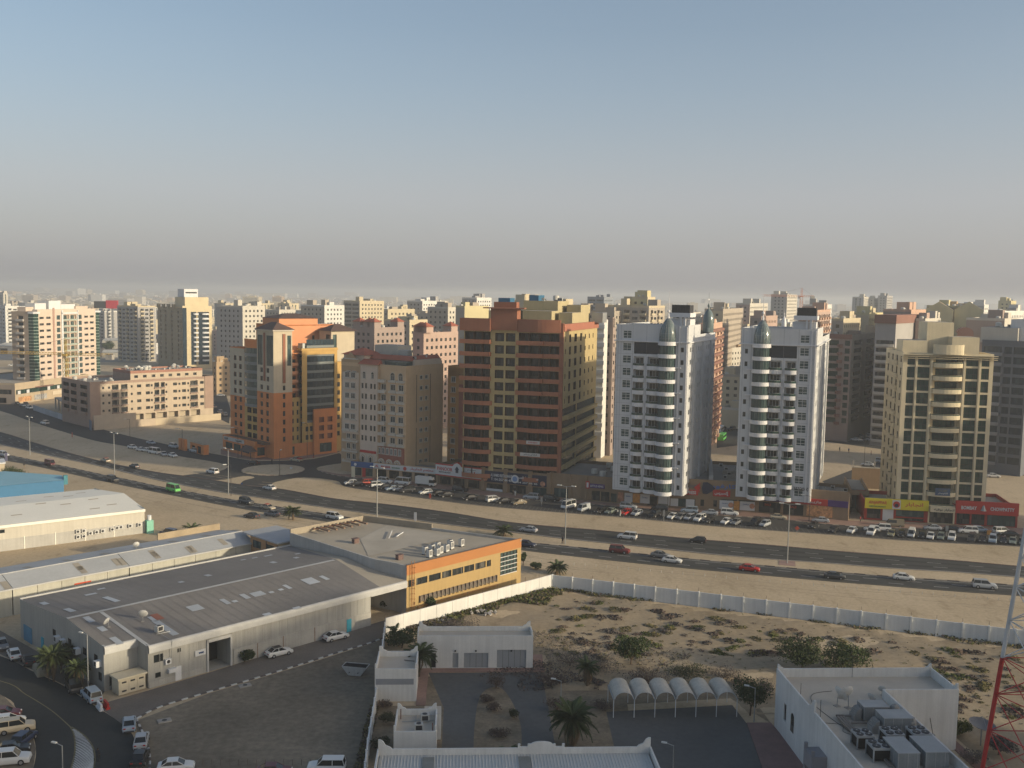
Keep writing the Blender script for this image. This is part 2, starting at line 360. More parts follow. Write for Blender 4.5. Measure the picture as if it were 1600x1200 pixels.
kerb(SNp, 'kerb', .12, 1.6, w=.3, mats=(KERBD, MATS['kerb_sandy'])); kerb(isl + isl[:1], 'kerb', .12, 1.3, h=.16, mats=(MATS['kerb_brown'], MATS['kerb_sandy']))
kerb(SS[:-24], 'kerb', -.1, 1.6, mats=(MATS['kerb_sandy'], MATS['kerb_sandy']))
kerb(catmull(px((213, 1124), (250, 1105), (325, 1082), (400, 1060), (475, 1037), (525, 1021), (575, 1006), (600, 997)), 4), 'kerb', 0, 1.0, w=.28, mats=(mat('kerb_white', (.5, .5, .48), .8, .1), KERBD))
kerb(catmull(px((213, 1124), (225, 1150), (234, 1180), (232, 1215)), 4), 'kerb', 0, 1.0, w=.28, mats=(MATS['kerb_white'], KERBD))
# hatched median in the foreground road
hp = lambda *l: catmull(px(*l), 5)
hl = hp((110, 1136), (116, 1150), (117, 1175), (110, 1205), (100, 1240)); hr = hp((112, 1136), (130, 1148), (144, 1165), (148, 1185), (146, 1205), (140, 1240))
ribbon(hl, -.1, .1, .022, LINEY, 'median_outline'); ribbon(hr, -.1, .1, .022, LINEY, 'median_outline')
mb = MB()
for i in range(2, len(hl) * 1 - 1):
 for k in (0, .5):
  a = Vector(hl[i]).lerp(Vector(hl[i + 1] if i + 1 < len(hl) else hl[i]), k); b = Vector(hr[min(i, len(hr) - 1)]).lerp(Vector(hr[min(i + 1, len(hr) - 1)]), k)
  t = (b - a).normalized(); n_ = Vector((-t.y, t.x)) * .11
  mb.poly([(*(a - n_), .022), (*(b - n_), .022), (*(b + n_), .022), (*(a + n_), .022)], LINE)
mb.build('median_hatching', kind='structure')
ribbon(hp((-150, 1035), (0, 1064), (40, 1085), (80, 1110), (110, 1136)), -.08, .08, .022, LINEY, 'centre_line')
# bay lines of the long car park
mb = MB()
for i in range(8, len(SS) - 22):
 for k in (0, .34, .67):
  a = Vector(SS[i]).lerp(Vector(SS[i + 1]), k); t = (Vector(SS[i + 1]) - Vector(SS[i])).normalized(); n_ = Vector((t.y, -t.x))
  if Vector(SS[i + 1] ).x > -60:
   b = a + n_ * 5.0 + t * .6; mb.poly([(*a, .02), (*(a + t * .1), .02), (*(b + t * .1), .02), (*b, .02)], mat('faded_line', (.17, .17, .16), .8, .2))
mb.build('parking_bay_lines', kind='structure')
# ================================================================== buildings: library
WM = {}
def win_mesh(style, w, h, d):
 key = (style, round(w, 2), round(h, 2), round(d, 2))
 if key in WM: return WM[key]
 mb = MB(); g, f, t = GL, DARKM, .07; yb = d - .03
 if style in ('white', 'cross', 'surround', 'arch', 'wdoor'): f = WHITEF
 if style in ('green', 'greenband'): g = GLG
 if style in ('blue', 'blueband'): g = GLB
 if style in ('tint', 'tintband'): g = GLT
 if style == 'cross': g = GLT
 mb.poly([(0, yb, 0), (w, yb, 0), (w, yb, h), (0, yb, h)], g)
 y0, y1 = yb - .09, yb - .01
 def bar(x0, x1, z0, z1): mb.box(x0, x1, y0, y1, z0, z1, f, 'k')
 bar(0, w, 0, t); bar(0, w, h - t, h); bar(0, t, t, h - t); bar(w - t, w, t, h - t)
 if style == 'cross':
  bar(w / 2 - .05, w / 2 + .05, t, h - t); bar(t, w - t, h * .72, h * .72 + .1); bar(t, w - t, h * .28, h * .28 + .1)
 elif style in ('greenband', 'blueband', 'tintband'):
  n = max(1, round(w / 1.5))
  for i in range(1, n): bar(w * i / n - .035, w * i / n + .035, t, h - t)
 elif style in ('door', 'green', 'wdoor') and w > 1.2:
  n = max(2, round(w / 1.0))
  for i in range(1, n): bar(w * i / n - .035, w * i / n + .035, t, h - t)
  if style == 'green': bar(t, w - t, h * .42, h * .42 + .14)
 elif w > .9: bar(w / 2 - .04, w / 2 + .04, t, h - t)
 if style in ('surround', 'arch'):
  s = MATS.get('stone_trim') or mat('stone_trim', (.50, .46, .40), .8, .08); e = .16
  mb.box(-e, 0, -.08, .04, -.1, h, s); mb.box(w, w + e, -.08, .04, -.1, h, s)
  if style == 'surround': mb.box(-e, w + e, -.08, .04, h, h + .16, s)
  else:
   n = 8; b = [(w / 2 + (w / 2) * math.cos(math.pi * i / n), h + (w / 2) * math.sin(math.pi * i / n)) for i in range(n + 1)]
   c = [(w / 2 + (w / 2 + e) * math.cos(math.pi * i / n), h + (w / 2 + e) * math.sin(math.pi * i / n)) for i in range(n + 1)]
   for i in range(n): mb.poly([(b[i][0], -.08, b[i][1]), (c[i][0], -.08, c[i][1]), (c[i + 1][0], -.08, c[i + 1][1]), (b[i + 1][0], -.08, b[i + 1][1])][::-1], s)
   mb.poly([(p[0], -.02, p[1]) for p in b][::-1], g)
  mb.box(-e - .08, w + e + .08, -.22, 0, -.22, -.1, s)
 WM[key] = mb.mesh('window'); return WM[key]

BM = {}
def outline(w, d, shape):
 if shape == 'flat': return [(0, 0), (0, -d), (w, -d), (w, 0)]
 if shape == 'bow': n = 10; return [(0, 0)] + [(w * i / n, -d * (.35 + .65 * math.sin(math.pi * i / n))) for i in range(n + 1)] + [(w, 0)]
 if shape == 'round': n = 12; return [(w / 2 - w / 2 * math.cos(math.pi * i / n), -d * math.sin(math.pi * i / n)) for i in range(n + 1)]
 if shape == 'roundr': n = 8; return [(0, 0), (0, -d)] + [(w - d * 1.2 + d * 1.2 * math.sin(math.pi / 2 * i / n), -d * math.cos(math.pi / 2 * i / n)) for i in range(n + 1)]
 if shape == 'roundl': n = 8; return [(d * 1.2 - d * 1.2 * math.cos(math.pi / 2 * i / n), -d * math.sin(math.pi / 2 * i / n)) for i in range(n + 1)] + [(w, -d), (w, 0)]
def balc_mesh(w, d, h, shape, m, glass=None, gh=0.0, t=.14, rail=None):
 key = (round(w, 2), round(d, 2), h, shape, m.name, glass and glass.name, gh)
 if key in BM: return BM[key]
 P = outline(w, d, shape); mb = MB(); mb.prism(P, -.25, 0, m)
 c = (w / 2, -d * .3)
 I = [(c[0] + (p[0] - c[0]) * (1 - 2 * t / w), p[1] + (t if p[1] < -t else 0)) for p in P]
 for i in range(len(P) - 1):
  a, b, e, f = P[i], P[i + 1], I[i + 1], I[i]
  if h > 0:
   mb.poly([(*a, 0), (*b, 0), (*b, h), (*a, h)], m); mb.poly([(*f, 0), (*f, h), (*e, h), (*e, 0)], m); mb.poly([(*a, h), (*b, h), (*e, h), (*f, h)], m)
  if glass:
   mb.poly([(*a, h), (*b, h), (*b, h + gh), (*a, h + gh)], glass); mb.poly([(*f, h + gh), (*e, h + gh), (*e, h + gh + .05), (*f, h + gh + .05)], m)
 if rail:
  for i in range(len(P) - 1): mb.tube((*P[i], h + .25), (*P[i + 1], h + .25), .03, n=4, m=rail, cap=False)
 BM[key] = mb.mesh('balcony'); return BM[key]

class Bld:
 def __init__(s, name, label, cat, o, ang, group=None, joined=False):
  s.o = o; s.ang = ang; s.root = thing(name, label, cat, o, ang, group); s.wins = []; s.joined = joined
 def wall(s, p0, p1, z0, z1, holes, m, depth=.25, name='wall', inner=None):
  p0, p1 = Vector(p0), Vector(p1); L = (p1 - p0).length; t = (p1 - p0) / L; inn = Vector((-t.y, t.x)); mb = MB(); a = math.atan2(t.y, t.x)
  H = [(max(.02, h[0]), min(L - .02, h[1]), max(z0 + .02, h[2]), min(z1 - .02, h[3]), h[4], (h[5] if len(h) > 5 else depth)) for h in holes if h[0] < L and h[1] - h[0] > .2]
  us = sorted({0.0, L, *[round(h[0], 3) for h in H], *[round(h[1], 3) for h in H]}); zs = sorted({z0, z1, *[round(h[2], 3) for h in H], *[round(h[3], 3) for h in H]})
  P = lambda u, z, y=0: (p0.x + t.x * u + inn.x * y, p0.y + t.y * u + inn.y * y, z)
  for i in range(len(us) - 1):
   um = (us[i] + us[i + 1]) / 2; col = [h for h in H if h[0] < um < h[1]]; zst = zs[0]
   for j in range(len(zs) - 1):
    zm = (zs[j] + zs[j + 1]) / 2
    if any(h[2] < zm < h[3] for h in col):
     if zs[j] > zst: mb.poly([P(us[i], zst), P(us[i + 1], zst), P(us[i + 1], zs[j]), P(us[i], zs[j])], m)
     zst = zs[j + 1]
   if z1 > zst: mb.poly([P(us[i], zst), P(us[i + 1], zst), P(us[i + 1], z1), P(us[i], z1)], m)
  pan = MB()
  for u0, u1, a0, a1, st, d in H:
   k = inner or m
   mb.poly([P(u0, a0), P(u0, a0, d), P(u0, a1, d), P(u0, a1)][::-1], k); mb.poly([P(u1, a0), P(u1, a1), P(u1, a1, d), P(u1, a0, d)][::-1], k)
   mb.poly([P(u0, a0), P(u1, a0), P(u1, a0, d), P(u0, a0, d)], k); mb.poly([P(u0, a1), P(u0, a1, d), P(u1, a1, d), P(u1, a1)], k)
   if st is None or d > .7:
    mb.poly([P(u0, a0, d), P(u1, a0, d), P(u1, a1, d), P(u0, a1, d)], DARK if st is None and not inner else k)
    if st:
     uu = (u1 - u0) * .12; s.wins.append((st, u1 - u0 - 2 * uu, (a1 - a0) * .86, .06, P(u0 + uu, a0, d - .06), a, pan))
   else: s.wins.append((st, u1 - u0, a1 - a0, d, P(u0, a0), a, pan))
  o = mb.build(name, s.root); return o
 def part(s, name, mb, **k): return mb.build(name, s.root, **k)
 def balcony(s, p0, p1, u0, u1, z, d, h, shape, m, glass=None, gh=0.0, rail=None, name='balcony'):
  p0, p1 = Vector(p0), Vector(p1); t = (p1 - p0).normalized(); q = p0 + t * u0
  return put(balc_mesh(u1 - u0, d, h, shape, m, glass, gh, rail=rail), name, s.root, (q.x, q.y, z), math.atan2(t.y, t.x))
 def finish(s):
  W = s.wins
  if not s.joined:
   W.sort(key=lambda w: w[4][1]); own, rest = W[:298], W[298:]
  else: own, rest = [], W
  for st, w, h, d, p, a, _ in own: put(win_mesh(st, w, h, d), 'window', s.root, p, a)
  if rest:
   mb = MB()
   for st, w, h, d, p, a, _ in rest:
    c, q = math.cos(a), math.sin(a); g = {'green': GLG, 'greenband': GLG, 'blue': GLB, 'blueband': GLB, 'tint': GLT, 'cross': GLT}.get(st, GL)
    T = lambda x, y, z: (p[0] + c * x - q * y, p[1] + q * x + c * y, p[2] + z)
    y = d - .03
    mb.poly([T(0, y, 0), T(w, y, 0), T(w, y, h), T(0, y, h)], g)
    if w > 1.1: mb.poly([T(w / 2 - .05, y - .04, 0), T(w / 2 + .05, y - .04, 0), T(w / 2 + .05, y - .04, h), T(w / 2 - .05, y - .04, h)], WHITEF if st in ('white', 'surround', 'cross') else DARKM)
   mb.build('window', s.root, kind='stuff')
def rows(z, pitch, n, cols, h, style, d=.25):
 """holes: n storeys from z up, one per (u0,u1) column"""
 return [(u0, u1, z + i * pitch, z + i * pitch + h, style, d) for i in range(n) for (u0, u1) in cols]
def ring(P, t, z0, z1, m, mb=None):
 """parapet ring, outer face 3 mm proud of polygon P (counterclockwise)"""
 mb = mb or MB(); n = len(P); out = []; inn = []
 for i in range(n):
  a, b, c = Vector(P[i - 1]), Vector(P[i]), Vector(P[(i + 1) % n]); e0 = (b - a).normalized(); e1 = (c - b).normalized()
  n0, n1 = Vector((e0.y, -e0.x)), Vector((e1.y, -e1.x)); k = (n0 + n1); k = k / max(.2, k.dot(n0)) if k.length > .1 else n0
  out.append(b + k * .003); inn.append(b - k * t)
 for i in range(n):
  j = (i + 1) % n; a, b, c, d = out[i], out[j], inn[j], inn[i]
  mb.poly([(*a, z0), (*b, z0), (*b, z1), (*a, z1)], m); mb.poly([(*d, z0), (*d, z1), (*c, z1), (*c, z0)], m); mb.poly([(*a, z1), (*b, z1), (*c, z1), (*d, z1)], m)
 return mb
# rooftop furniture (each a part of its building)
_rf = {}
def roof_kit():
 if _rf: return _rf
 mb = MB(); mb.box(-.55, .55, -.4, .4, .1, 1.0, mat('ac_casing', (.42, .42, .4), .6, .1)); mb.tube((0, 0, 1.0), (0, 0, 1.04), .33, n=10, m=DARKM); mb.box(-.4, .4, -.41, -.405, .25, .85, DARKM); _rf['ac_unit'] = mb.mesh('ac_unit')
 mb = MB(); mb.smooth = False; mb.lathe([(.05, 1.9), (.9, 1.75), (1.0, 1.5), (1.0, .35), (.001, .35)], 12, mat('tank_plastic', (.5, .49, .45), .6, .08)); mb.box(-.8, .8, -.1, .1, 0, .35, CONC); _rf['water_tank'] = mb.mesh('water_tank')
 mb = MB();
 pr = [(.001, .0), (.35, .03), (.65, .13), (.9, .3)]; n = 12
 for q in range(3):
  for i in range(n):
   a0, a1 = 2 * math.pi * i / n, 2 * math.pi * (i + 1) / n
   f = lambda r, z, a: (r * math.cos(a), -z * 1.0 + (r * math.sin(a)) * .45 - .1, 1.25 + r * math.sin(a) * .89 + .1)
   mb.poly([f(*pr[q], a0), f(*pr[q + 1], a0), f(*pr[q + 1], a1), f(*pr[q], a1)], mat('dish_white', (.5, .5, .48), .5, .06))
 mb.tube((0, .1, 0), (0, 0, 1.25), .05, n=6, m=STEEL); mb.tube((0, 0, 1.2), (0, -.75, 1.75), .025, n=4, m=STEEL); mb.box(-.3, .3, -.2, .4, 0, .06, CONC); _rf['satellite_dish'] = mb.mesh('satellite_dish')
 return _rf
def clutter(b, x0, x1, y0, y1, z, n=10, kinds=('ac_unit', 'ac_unit', 'water_tank', 'satellite_dish'), seed=1):
 k = roof_kit(); r = random.Random(seed)
 for i in range(n):
  kd = r.choice(kinds); o = put(k[kd], kd, b.root, (r.uniform(x0, x1), r.uniform(y0, y1), z), r.choice((0, math.pi / 2, r.uniform(-.5, .5)) if kd != 'satellite_dish' else (r.uniform(2.2, 3.2),)))
def pipes(b, x0, x1, y, z, n=3):
 mb = MB()
 for i in range(n): mb.tube((x0, y + i * .3, z + .15), (x1, y + i * .3, z + .15), .05, n=4, m=STEEL)
 b.part('pipe_run', mb)
def boxpart(b, name, x0, x1, y0, y1, z0, z1, m, mt=None, **k):
 mb = MB(); mb.box(x0, x1, y0, y1, z0, z1, m, 't'); mb.poly([(x0, y0, z1), (x1, y0, z1), (x1, y1, z1), (x0, y1, z1)], mt or m); return b.part(name, mb, **k)

# ------------------------------------------------------------------ lettering (Arabic joined by hand from its presentation forms)
AR = {'ا': 'ﺍﺍﺎﺎ', 'إ': 'ﺇﺇﺈﺈ', 'أ': 'ﺃﺃﺄﺄ', 'ب': 'ﺏﺑﺐﺒ', 'ت': 'ﺕﺗﺖﺘ', 'ة': 'ﺓﺓﺔﺔ', 'ج': 'ﺝﺟﺞﺠ', 'ح': 'ﺡﺣﺢﺤ', 'د': 'ﺩﺩﺪﺪ', 'ر': 'ﺭﺭﺮﺮ', 'ز': 'ﺯﺯﺰﺰ', 'س': 'ﺱﺳﺲﺴ', 'ش': 'ﺵﺷﺶﺸ',
  'ط': 'ﻁﻃﻂﻄ', 'ع': 'ﻉﻋﻊﻌ', 'ف': 'ﻑﻓﻒﻔ', 'ق': 'ﻕﻗﻖﻘ', 'ك': 'ﻙﻛﻚﻜ', 'ل': 'ﻝﻟﻞﻠ', 'م': 'ﻡﻣﻢﻤ', 'ن': 'ﻥﻧﻦﻨ', 'ه': 'ﻩﻫﻪﻬ', 'و': 'ﻭﻭﻮﻮ', 'ي': 'ﻱﻳﻲﻴ', 'ص': 'ﺹﺻﺺﺼ', 'ى': 'ﻯﻯﻰﻰ'}
NJ = 'اإأدرزوةى'
def arabic(s):
 out = []
 for w in s.split(' '):
  r = ''
  for i, c in enumerate(w):
   if c not in AR: r += c; continue
   pj = i > 0 and w[i - 1] in AR and w[i - 1] not in NJ; nj = i < len(w) - 1 and w[i + 1] in AR and c not in NJ
   r += AR[c][(2 if pj else 0) + (1 if nj else 0)]
  out.append(r[::-1])
 return ' '.join(out[::-1])
def text(body, parent, loc, w, h, m, name='lettering', tilt=0.0, bold=.012):
 c = bpy.data.curves.new(name, 'FONT'); c.body = body; c.align_x = 'CENTER'; c.align_y = 'CENTER'; c.extrude = .03; c.offset = bold; c.resolution_u = 2
 c.materials.append(m); o = bpy.data.objects.new(name, c); COL.objects.link(o)
 bpy.context.view_layer.update(); d = o.dimensions
 me = o.to_mesh(); me2 = me.copy() if False else bpy.data.meshes.new_from_object(o); bpy.data.objects.remove(o)
 xs = [v.co.x for v in me2.vertices] or [0, 1]; ys = [v.co.y for v in me2.vertices] or [0, 1]
 cx, cy = (min(xs) + max(xs)) / 2, (min(ys) + max(ys)) / 2; sx_, sy_ = w / max(.01, max(xs) - min(xs)), h / max(.01, max(ys) - min(ys))
 for v in me2.vertices: v.co = Vector(((v.co.x - cx) * sx_, -v.co.z, (v.co.y - cy) * sy_))
 me2.update(); return put(me2, name, parent, loc, tilt)
# ================================================================== the row of towers
PANEL = mat('pale_aluminium_panel', (.54, .55, .56), .45, .05, streak=.05)
PANELW = mat('white_aluminium_panel', (.62, .62, .63), .45, .05)
JOINT = mat('panel_joint', (.2, .2, .21), .8, 0)
TEAL = glass_mat('teal_dome_glass', (.11, .15, .155), (.25, .3, .3), .3, .15)

def white_tower(o, ang, W, D, H, mir, label):
 b = Bld('apartment_tower', label, 'tower block', o, ang)
 U = (lambda u: W - u) if mir else (lambda u: u)
 iv = lambda a, c: (min(U(a * W), U(c * W)), max(U(a * W), U(c * W)))
 pitch = 3.5; n = 12; z0 = 5.4; F0, F1 = (0, 0), (W, 0); top = H
 winc = iv(.10, .215); bal = iv(.255, .40); bal2 = iv(.45, .62); bow = iv(.61, .83); sm = iv(.905, .945)
 bc = bow[0] + (bow[1] - bow[0]) / 2; br = (bow[1] - bow[0]) / 2
 holes = rows(z0 + .9, pitch, n + 1, [winc], 2.1, 'cross', .2) + rows(z0 + 1.0, pitch, n, [sm], 1.3, 'plain', .2)
 holes += rows(z0 + .1, pitch, n - 1, [bal], 2.75, 'wdoor', 1.1) + rows(z0 + .1, pitch, n - 1, [bal2], 2.75, 'wdoor', 1.1)
 pan = (min(bal[0], bal2[0]), max(bal[1], bal2[1])); zt = z0 + pitch * (n - 1)
 holes += [(pan[0], pan[1], zt + .1, zt + 3.4, None, .5)]
 b.wall(F0, F1, z0 - .6, top, holes, PANEL)
 mb = MB(); mb.box(pan[0] + .01, pan[1] - .01, .3, .45, zt + .12, zt + 3.38, mat('dark_recess_glass', (.02, .027, .04), .2, .05)); b.part('glazed_panel', mb)
 # balconies (parapets lift proud of the wall)
 for i in range(n - 1):
  for q in (bal, bal2):
   b.balcony(F0, F1, q[0] - .1, q[1] + .1, z0 + i * pitch - .5, 1.0, .85, 'bow', PANELW, GLG, .6)
 # round corner bay: glass drum with white bands
 for i in range(n + 1):
  z = z0 + i * pitch
  mb = MB(); mb.lathe([(br * 1.04, z - .75), (br * 1.16, z - .7), (br * 1.16, z + .3), (br * 1.04, z + .35)], 14, PANELW, (bc, 0), 180, 360); b.part('bay_band', mb)
  if i < n:
   mb = MB(); mb.lathe([(br, z + .3), (br, z + pitch - .7)], 10, GLT, (bc, 0), 180, 360)
   for k in range(0, 11): t = R(180 + 18 * k); mb.tube((bc + br * 1.01 * math.cos(t), br * 1.01 * math.sin(t), z + .3), (bc + br * 1.01 * math.cos(t), br * 1.01 * math.sin(t), z + pitch - .7), .05, n=4, m=DARKM, cap=False)
   b.part('bay_glazing', mb)
  if i % 2 == 0 and i > 1:
   e = (bow[1], bow[1] + 1.8) if not mir else (bow[0] - 1.8, bow[0]); boxpart(b, 'ledge', e[0], e[1], -.7, -.003, z + .0, z + .3, PANELW)
 zc = z0 + n * pitch + .35
 mb = MB(); mb.box(-.5, W + .5, -.55, -.003, zc - .3, zc, PANELW); b.part('cornice', mb)
 mb = MB(); mb.smooth = True; hb = 6.6
 prof = [(br * 1.0, zc), (br * 1.04, zc + .8), (br * 1.0, zc + 2.2), (br * .85, zc + 3.8), (br * .58, zc + 5.2), (br * .28, zc + 6.1), (.12, zc + hb)]
 mb.lathe(prof, 20, TEAL, (bc, .2)); dm = b.part('dome', mb)
 mb = MB()
 for k in range(20):
  t = 2 * math.pi * k / 20
  for (r0, a0), (r1, a1) in zip(prof, prof[1:]): mb.tube((bc + r0 * 1.01 * math.cos(t), .2 + r0 * 1.01 * math.sin(t), a0), (bc + r1 * 1.01 * math.cos(t), .2 + r1 * 1.01 * math.sin(t), a1), .035, n=3, m=STEEL, cap=False)
 for r0, a0 in prof[1:5]:
  for k in range(20): t, t2 = 2 * math.pi * k / 20, 2 * math.pi * (k + 1) / 20; mb.tube((bc + r0 * 1.01 * math.cos(t), .2 + r0 * 1.01 * math.sin(t), a0), (bc + r0 * 1.01 * math.cos(t2), .2 + r0 * 1.01 * math.sin(t2), a0), .03, n=3, m=STEEL, cap=False)
 mb.build('dome_ribs', dm)
 mb = MB(); zf = zc + hb - .3; mb.lathe([(.35, zf), (.2, zf + 1.2), (.12, zf + 1.6), (.4, zf + 1.9), (.4, zf + 2.2), (.1, zf + 2.5), (.05, zf + 6.8), (.01, zf + 8.0)], 8, PANELW, (bc, .2)); mb.build('finial', dm)
 # pilasters beside the corner
 e = [W - .55, W - 2.6] if not mir else [W - .55, W - 1.5]
 for x in e: mb = MB(); mb.box(x, x + .32, -.3, -.003, z0 - .6, top - .3, PANELW); b.part('pilaster', mb)
 # sides
 ph = 3.5
 sc_ = [(D * f, D * f + w_) for f, w_ in ((.07, 1.5), (.155, 1.2), (.24, 2.1), (.36, 1.2), (.44, 1.2), (.53, 2.1), (.66, 1.2), (.74, 1.5), (.84, 2.1), (.93, 1.2))]
 hs = [h for i, c in enumerate(sc_) for h in rows(z0 + (.3 if i in (2, 5, 8) else .9), ph, n, [c], 2.3 if i in (2, 5, 8) else 1.4, 'white', .25)]
 b.wall(F1, (W, D), z0 - .6, top - 2.6, hs, PANEL); b.wall((W, 0), (W, D * .42), top - 2.6, top + .2, [], PANEL)
 mb = MB(); mb.box(W + .003, W + .5, -.5, D, zc - .3, zc, PANELW); b.part('cornice', mb)
 for f in (.2, .5, .8): mb = MB(); mb.box(W + .003, W + .45, D * f, D * f + .8, z0, zc - .5, PANEL); b.part('fin', mb)
 b.wall((0, D), F0, z0 - .6, top, rows(z0 + .9, ph, n, [(D * f, D * f + 1.2) for f in (.1, .3, .5, .7, .9)], 1.4, 'plain'), PANEL)
 b.wall((W, D), (0, D), z0 - .6, top - 2.6, [], PANEL)
 mb = MB(); mb.poly([(0, 0, top - 1.6), (W, 0, top - 1.6), (W, D, top - 2.7), (0, D, top - 2.7)], ROOFG); b.part('roof', mb)
 ring([(0, 0), (W, 0), (W, D * .42), (0, D * .42)], .3, top - 1.7, top, PANEL, None).build('parapet', b.root)
 # vertical panel joints
 mb = MB()
 for u in [W * f for f in (.03, .07, .235, .43, .86, .97)]:
  u = U(u); mb.box(u - .03, u + .03, -.012, -.004, z0, top - .1, JOINT, 'k')
 for i in range(n + 1): mb.box(.02, pan[0] - .3, -.012, -.004, z0 + i * ph, z0 + i * ph + .05, JOINT, 'k') if not mir else mb.box(pan[1] + .3, W - .02, -.012, -.004, z0 + i * ph, z0 + i * ph + .05, JOINT, 'k')
 b.part('panel_joints', mb, kind='stuff')
 # rooftop: lift house, slab and dark tank cage
 cx = W * .8 if not mir else W * .82
 boxpart(b, 'lift_house', cx - 4.5, cx + 2, D * .3, D * .3 + 6, top - 2, top + 1.6, PANELW)
 boxpart(b, 'roof_column', cx - .7, cx - .1, D * .3 - 1.2, D * .3 - .6, top - 2, top + 2.2, PANELW); boxpart(b, 'roof_column', cx + .4, cx + 1.0, D * .3 - 1.2, D * .3 - .6, top - 2, top + 2.2, PANELW)
 boxpart(b, 'roof_slab', cx - 4, cx + 2.4, D * .3 - 1.6, D * .3 + 5, top + 2.2, top + 3.4, PANELW)
 mb = MB()
 for k in range(12): x = cx - 3.2 + k * .45; mb.box(x, x + .3, D * .3 - .9, D * .3 - .8, top + 3.4, top + 5.7, DARKM)
 mb.box(cx - 3.2, cx + 2, D * .3 - .7, D * .3 + 3.6, top + 3.4, top + 5.6, DARKM); b.part('tank_screen', mb)
 # second turret at the rear
 q = (W - 1.6, D - 3) if not mir else (W * .35, D * .8)
 mb = MB(); mb.smooth = True; k_ = .45 if mir else 1; mb.lathe([(r_ * (k_ if k_ < 1 else 1), top - 2.7 + (h_ + 2.7) * (.75 if mir else 1)) for r_, h_ in ((1.7, -2.7), (1.7, 1), (1.5, 2.4), (.9, 3.8), (.1, 4.6), (.35, 5.2), (.35, 5.6), (.06, 6.2), (.02, 9.5))], 14, TEAL if not mir else PANELW, q); b.part('turret', mb)
 if mir: text('04-3532000', b.root, (winc[0] + 1.0, -.06, z0 + 3.0), 5.6, .95, DARKM)
 clutter(b, 2, W - 3, D * .5, D * .9, top - 2.4, 7, seed=3 + mir); pipes(b, 2, W - 3, D * .45, top - 2.1)
 b.finish(); return b

oA = G(956, 790); WA = reach(oA, -24, 1072, 30); DA = reach((oA[0] + WA * math.cos(R(-24)), oA[1] + WA * math.sin(R(-24))), 66, 1116, 40, 60)
tA = white_tower(oA, -24, WA, DA, 52.2, False, 'left twin white tower with teal glass dome, its dome on the right side')
oB = G(1148, 802); WB = reach(oB, -21, 1272, 30); DB = reach((oB[0] + WB * math.cos(R(-21)), oB[1] + WB * math.sin(R(-21))), 69, 1294, 40, 60)
tB = white_tower(oB, -21, WB, DB, 52.0, True, 'right twin white tower with teal dome on its left side and a phone number')
print('A', WA, DA, 'B', WB, DB)

# ---- brown and orange banded block
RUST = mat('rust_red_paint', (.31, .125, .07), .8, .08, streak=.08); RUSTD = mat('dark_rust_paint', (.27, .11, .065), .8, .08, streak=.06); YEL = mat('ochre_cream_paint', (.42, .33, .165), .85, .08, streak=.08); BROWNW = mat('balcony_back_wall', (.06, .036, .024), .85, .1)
b = Bld('apartment_block', 'tall rust red and ochre apartment block with long banded balconies', 'apartment block', G(722, 764), -18)
W_ = reach(b.o, -18, 876, 25); c_ = (b.o[0] + W_ * math.cos(R(-18)), b.o[1] + W_ * math.sin(R(-18))); D_ = reach(c_, 72, 931, 30, 60); H_ = 50.5; print('brown', W_, D_)
p = 3.72; n = 12; z0 = 4.4; f = lambda a: a * W_
mc = [(f(.325), f(.415)), (f(.435), f(.53))]
holes = rows(z0 + .5, p, n, mc, 2.6, 'door', 1.0) + rows(z0 + .2, p, n, [(f(.01), f(.275))], 3.1, 'door', 1.6) + rows(z0 + .2, p, n, [(f(.565), f(.975))], 3.1, 'door', 1.6)
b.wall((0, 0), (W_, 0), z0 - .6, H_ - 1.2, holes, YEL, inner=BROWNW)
for i in range(n):
 z = z0 + i * p
 if i >= 7:
  b.balcony((0, 0), (W_, 0), f(-.03), f(.285), z, 1.5, 1.0, 'flat', RUST, rail=DARKM); b.balcony((0, 0), (W_, 0), f(.555), f(.82), z, 1.7, 1.0, 'flat', RUST, rail=DARKM); b.balcony((0, 0), (W_, 0), f(.822), f(.985), z, 1.0, 1.0, 'flat', RUST, rail=DARKM)
 else:
  b.balcony((0, 0), (W_, 0), f(.0), f(.30), z, 1.7, 1.0, 'bow', RUST, rail=DARKM); b.balcony((0, 0), (W_, 0), f(.555), f(.985), z, 1.9, 1.0, 'bow', RUST, rail=DARKM)
 for u0, u1 in mc:
  if i >= 7: mb = MB(); mb.tube((u0, -.05, z + 1.3), (u1, -.05, z + 1.3), .05, n=4, m=DARKM); mb.box(u0, u1, -.06, -.005, z + .45, z + .6, YEL); b.part('railing', mb)
for k, (u0, u1) in enumerate(((.01, .275), (.565, .975))):
 for i in range(n):
  m_ = 3 if k == 0 else 4
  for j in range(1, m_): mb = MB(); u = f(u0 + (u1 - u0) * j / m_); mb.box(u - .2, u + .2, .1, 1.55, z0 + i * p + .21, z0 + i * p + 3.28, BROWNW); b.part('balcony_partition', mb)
mb = MB(); mb.box(W_ * .975, W_ + .35, -.35, -.003, z0 - .6, H_ + 1.3, RUSTD); b.part('corner_pier', mb)
mb = MB(); mb.box(W_ + .003, W_ + .35, -.34, .7, z0 - .6, H_ + 1.3, RUSTD); b.part('corner_pier', mb)
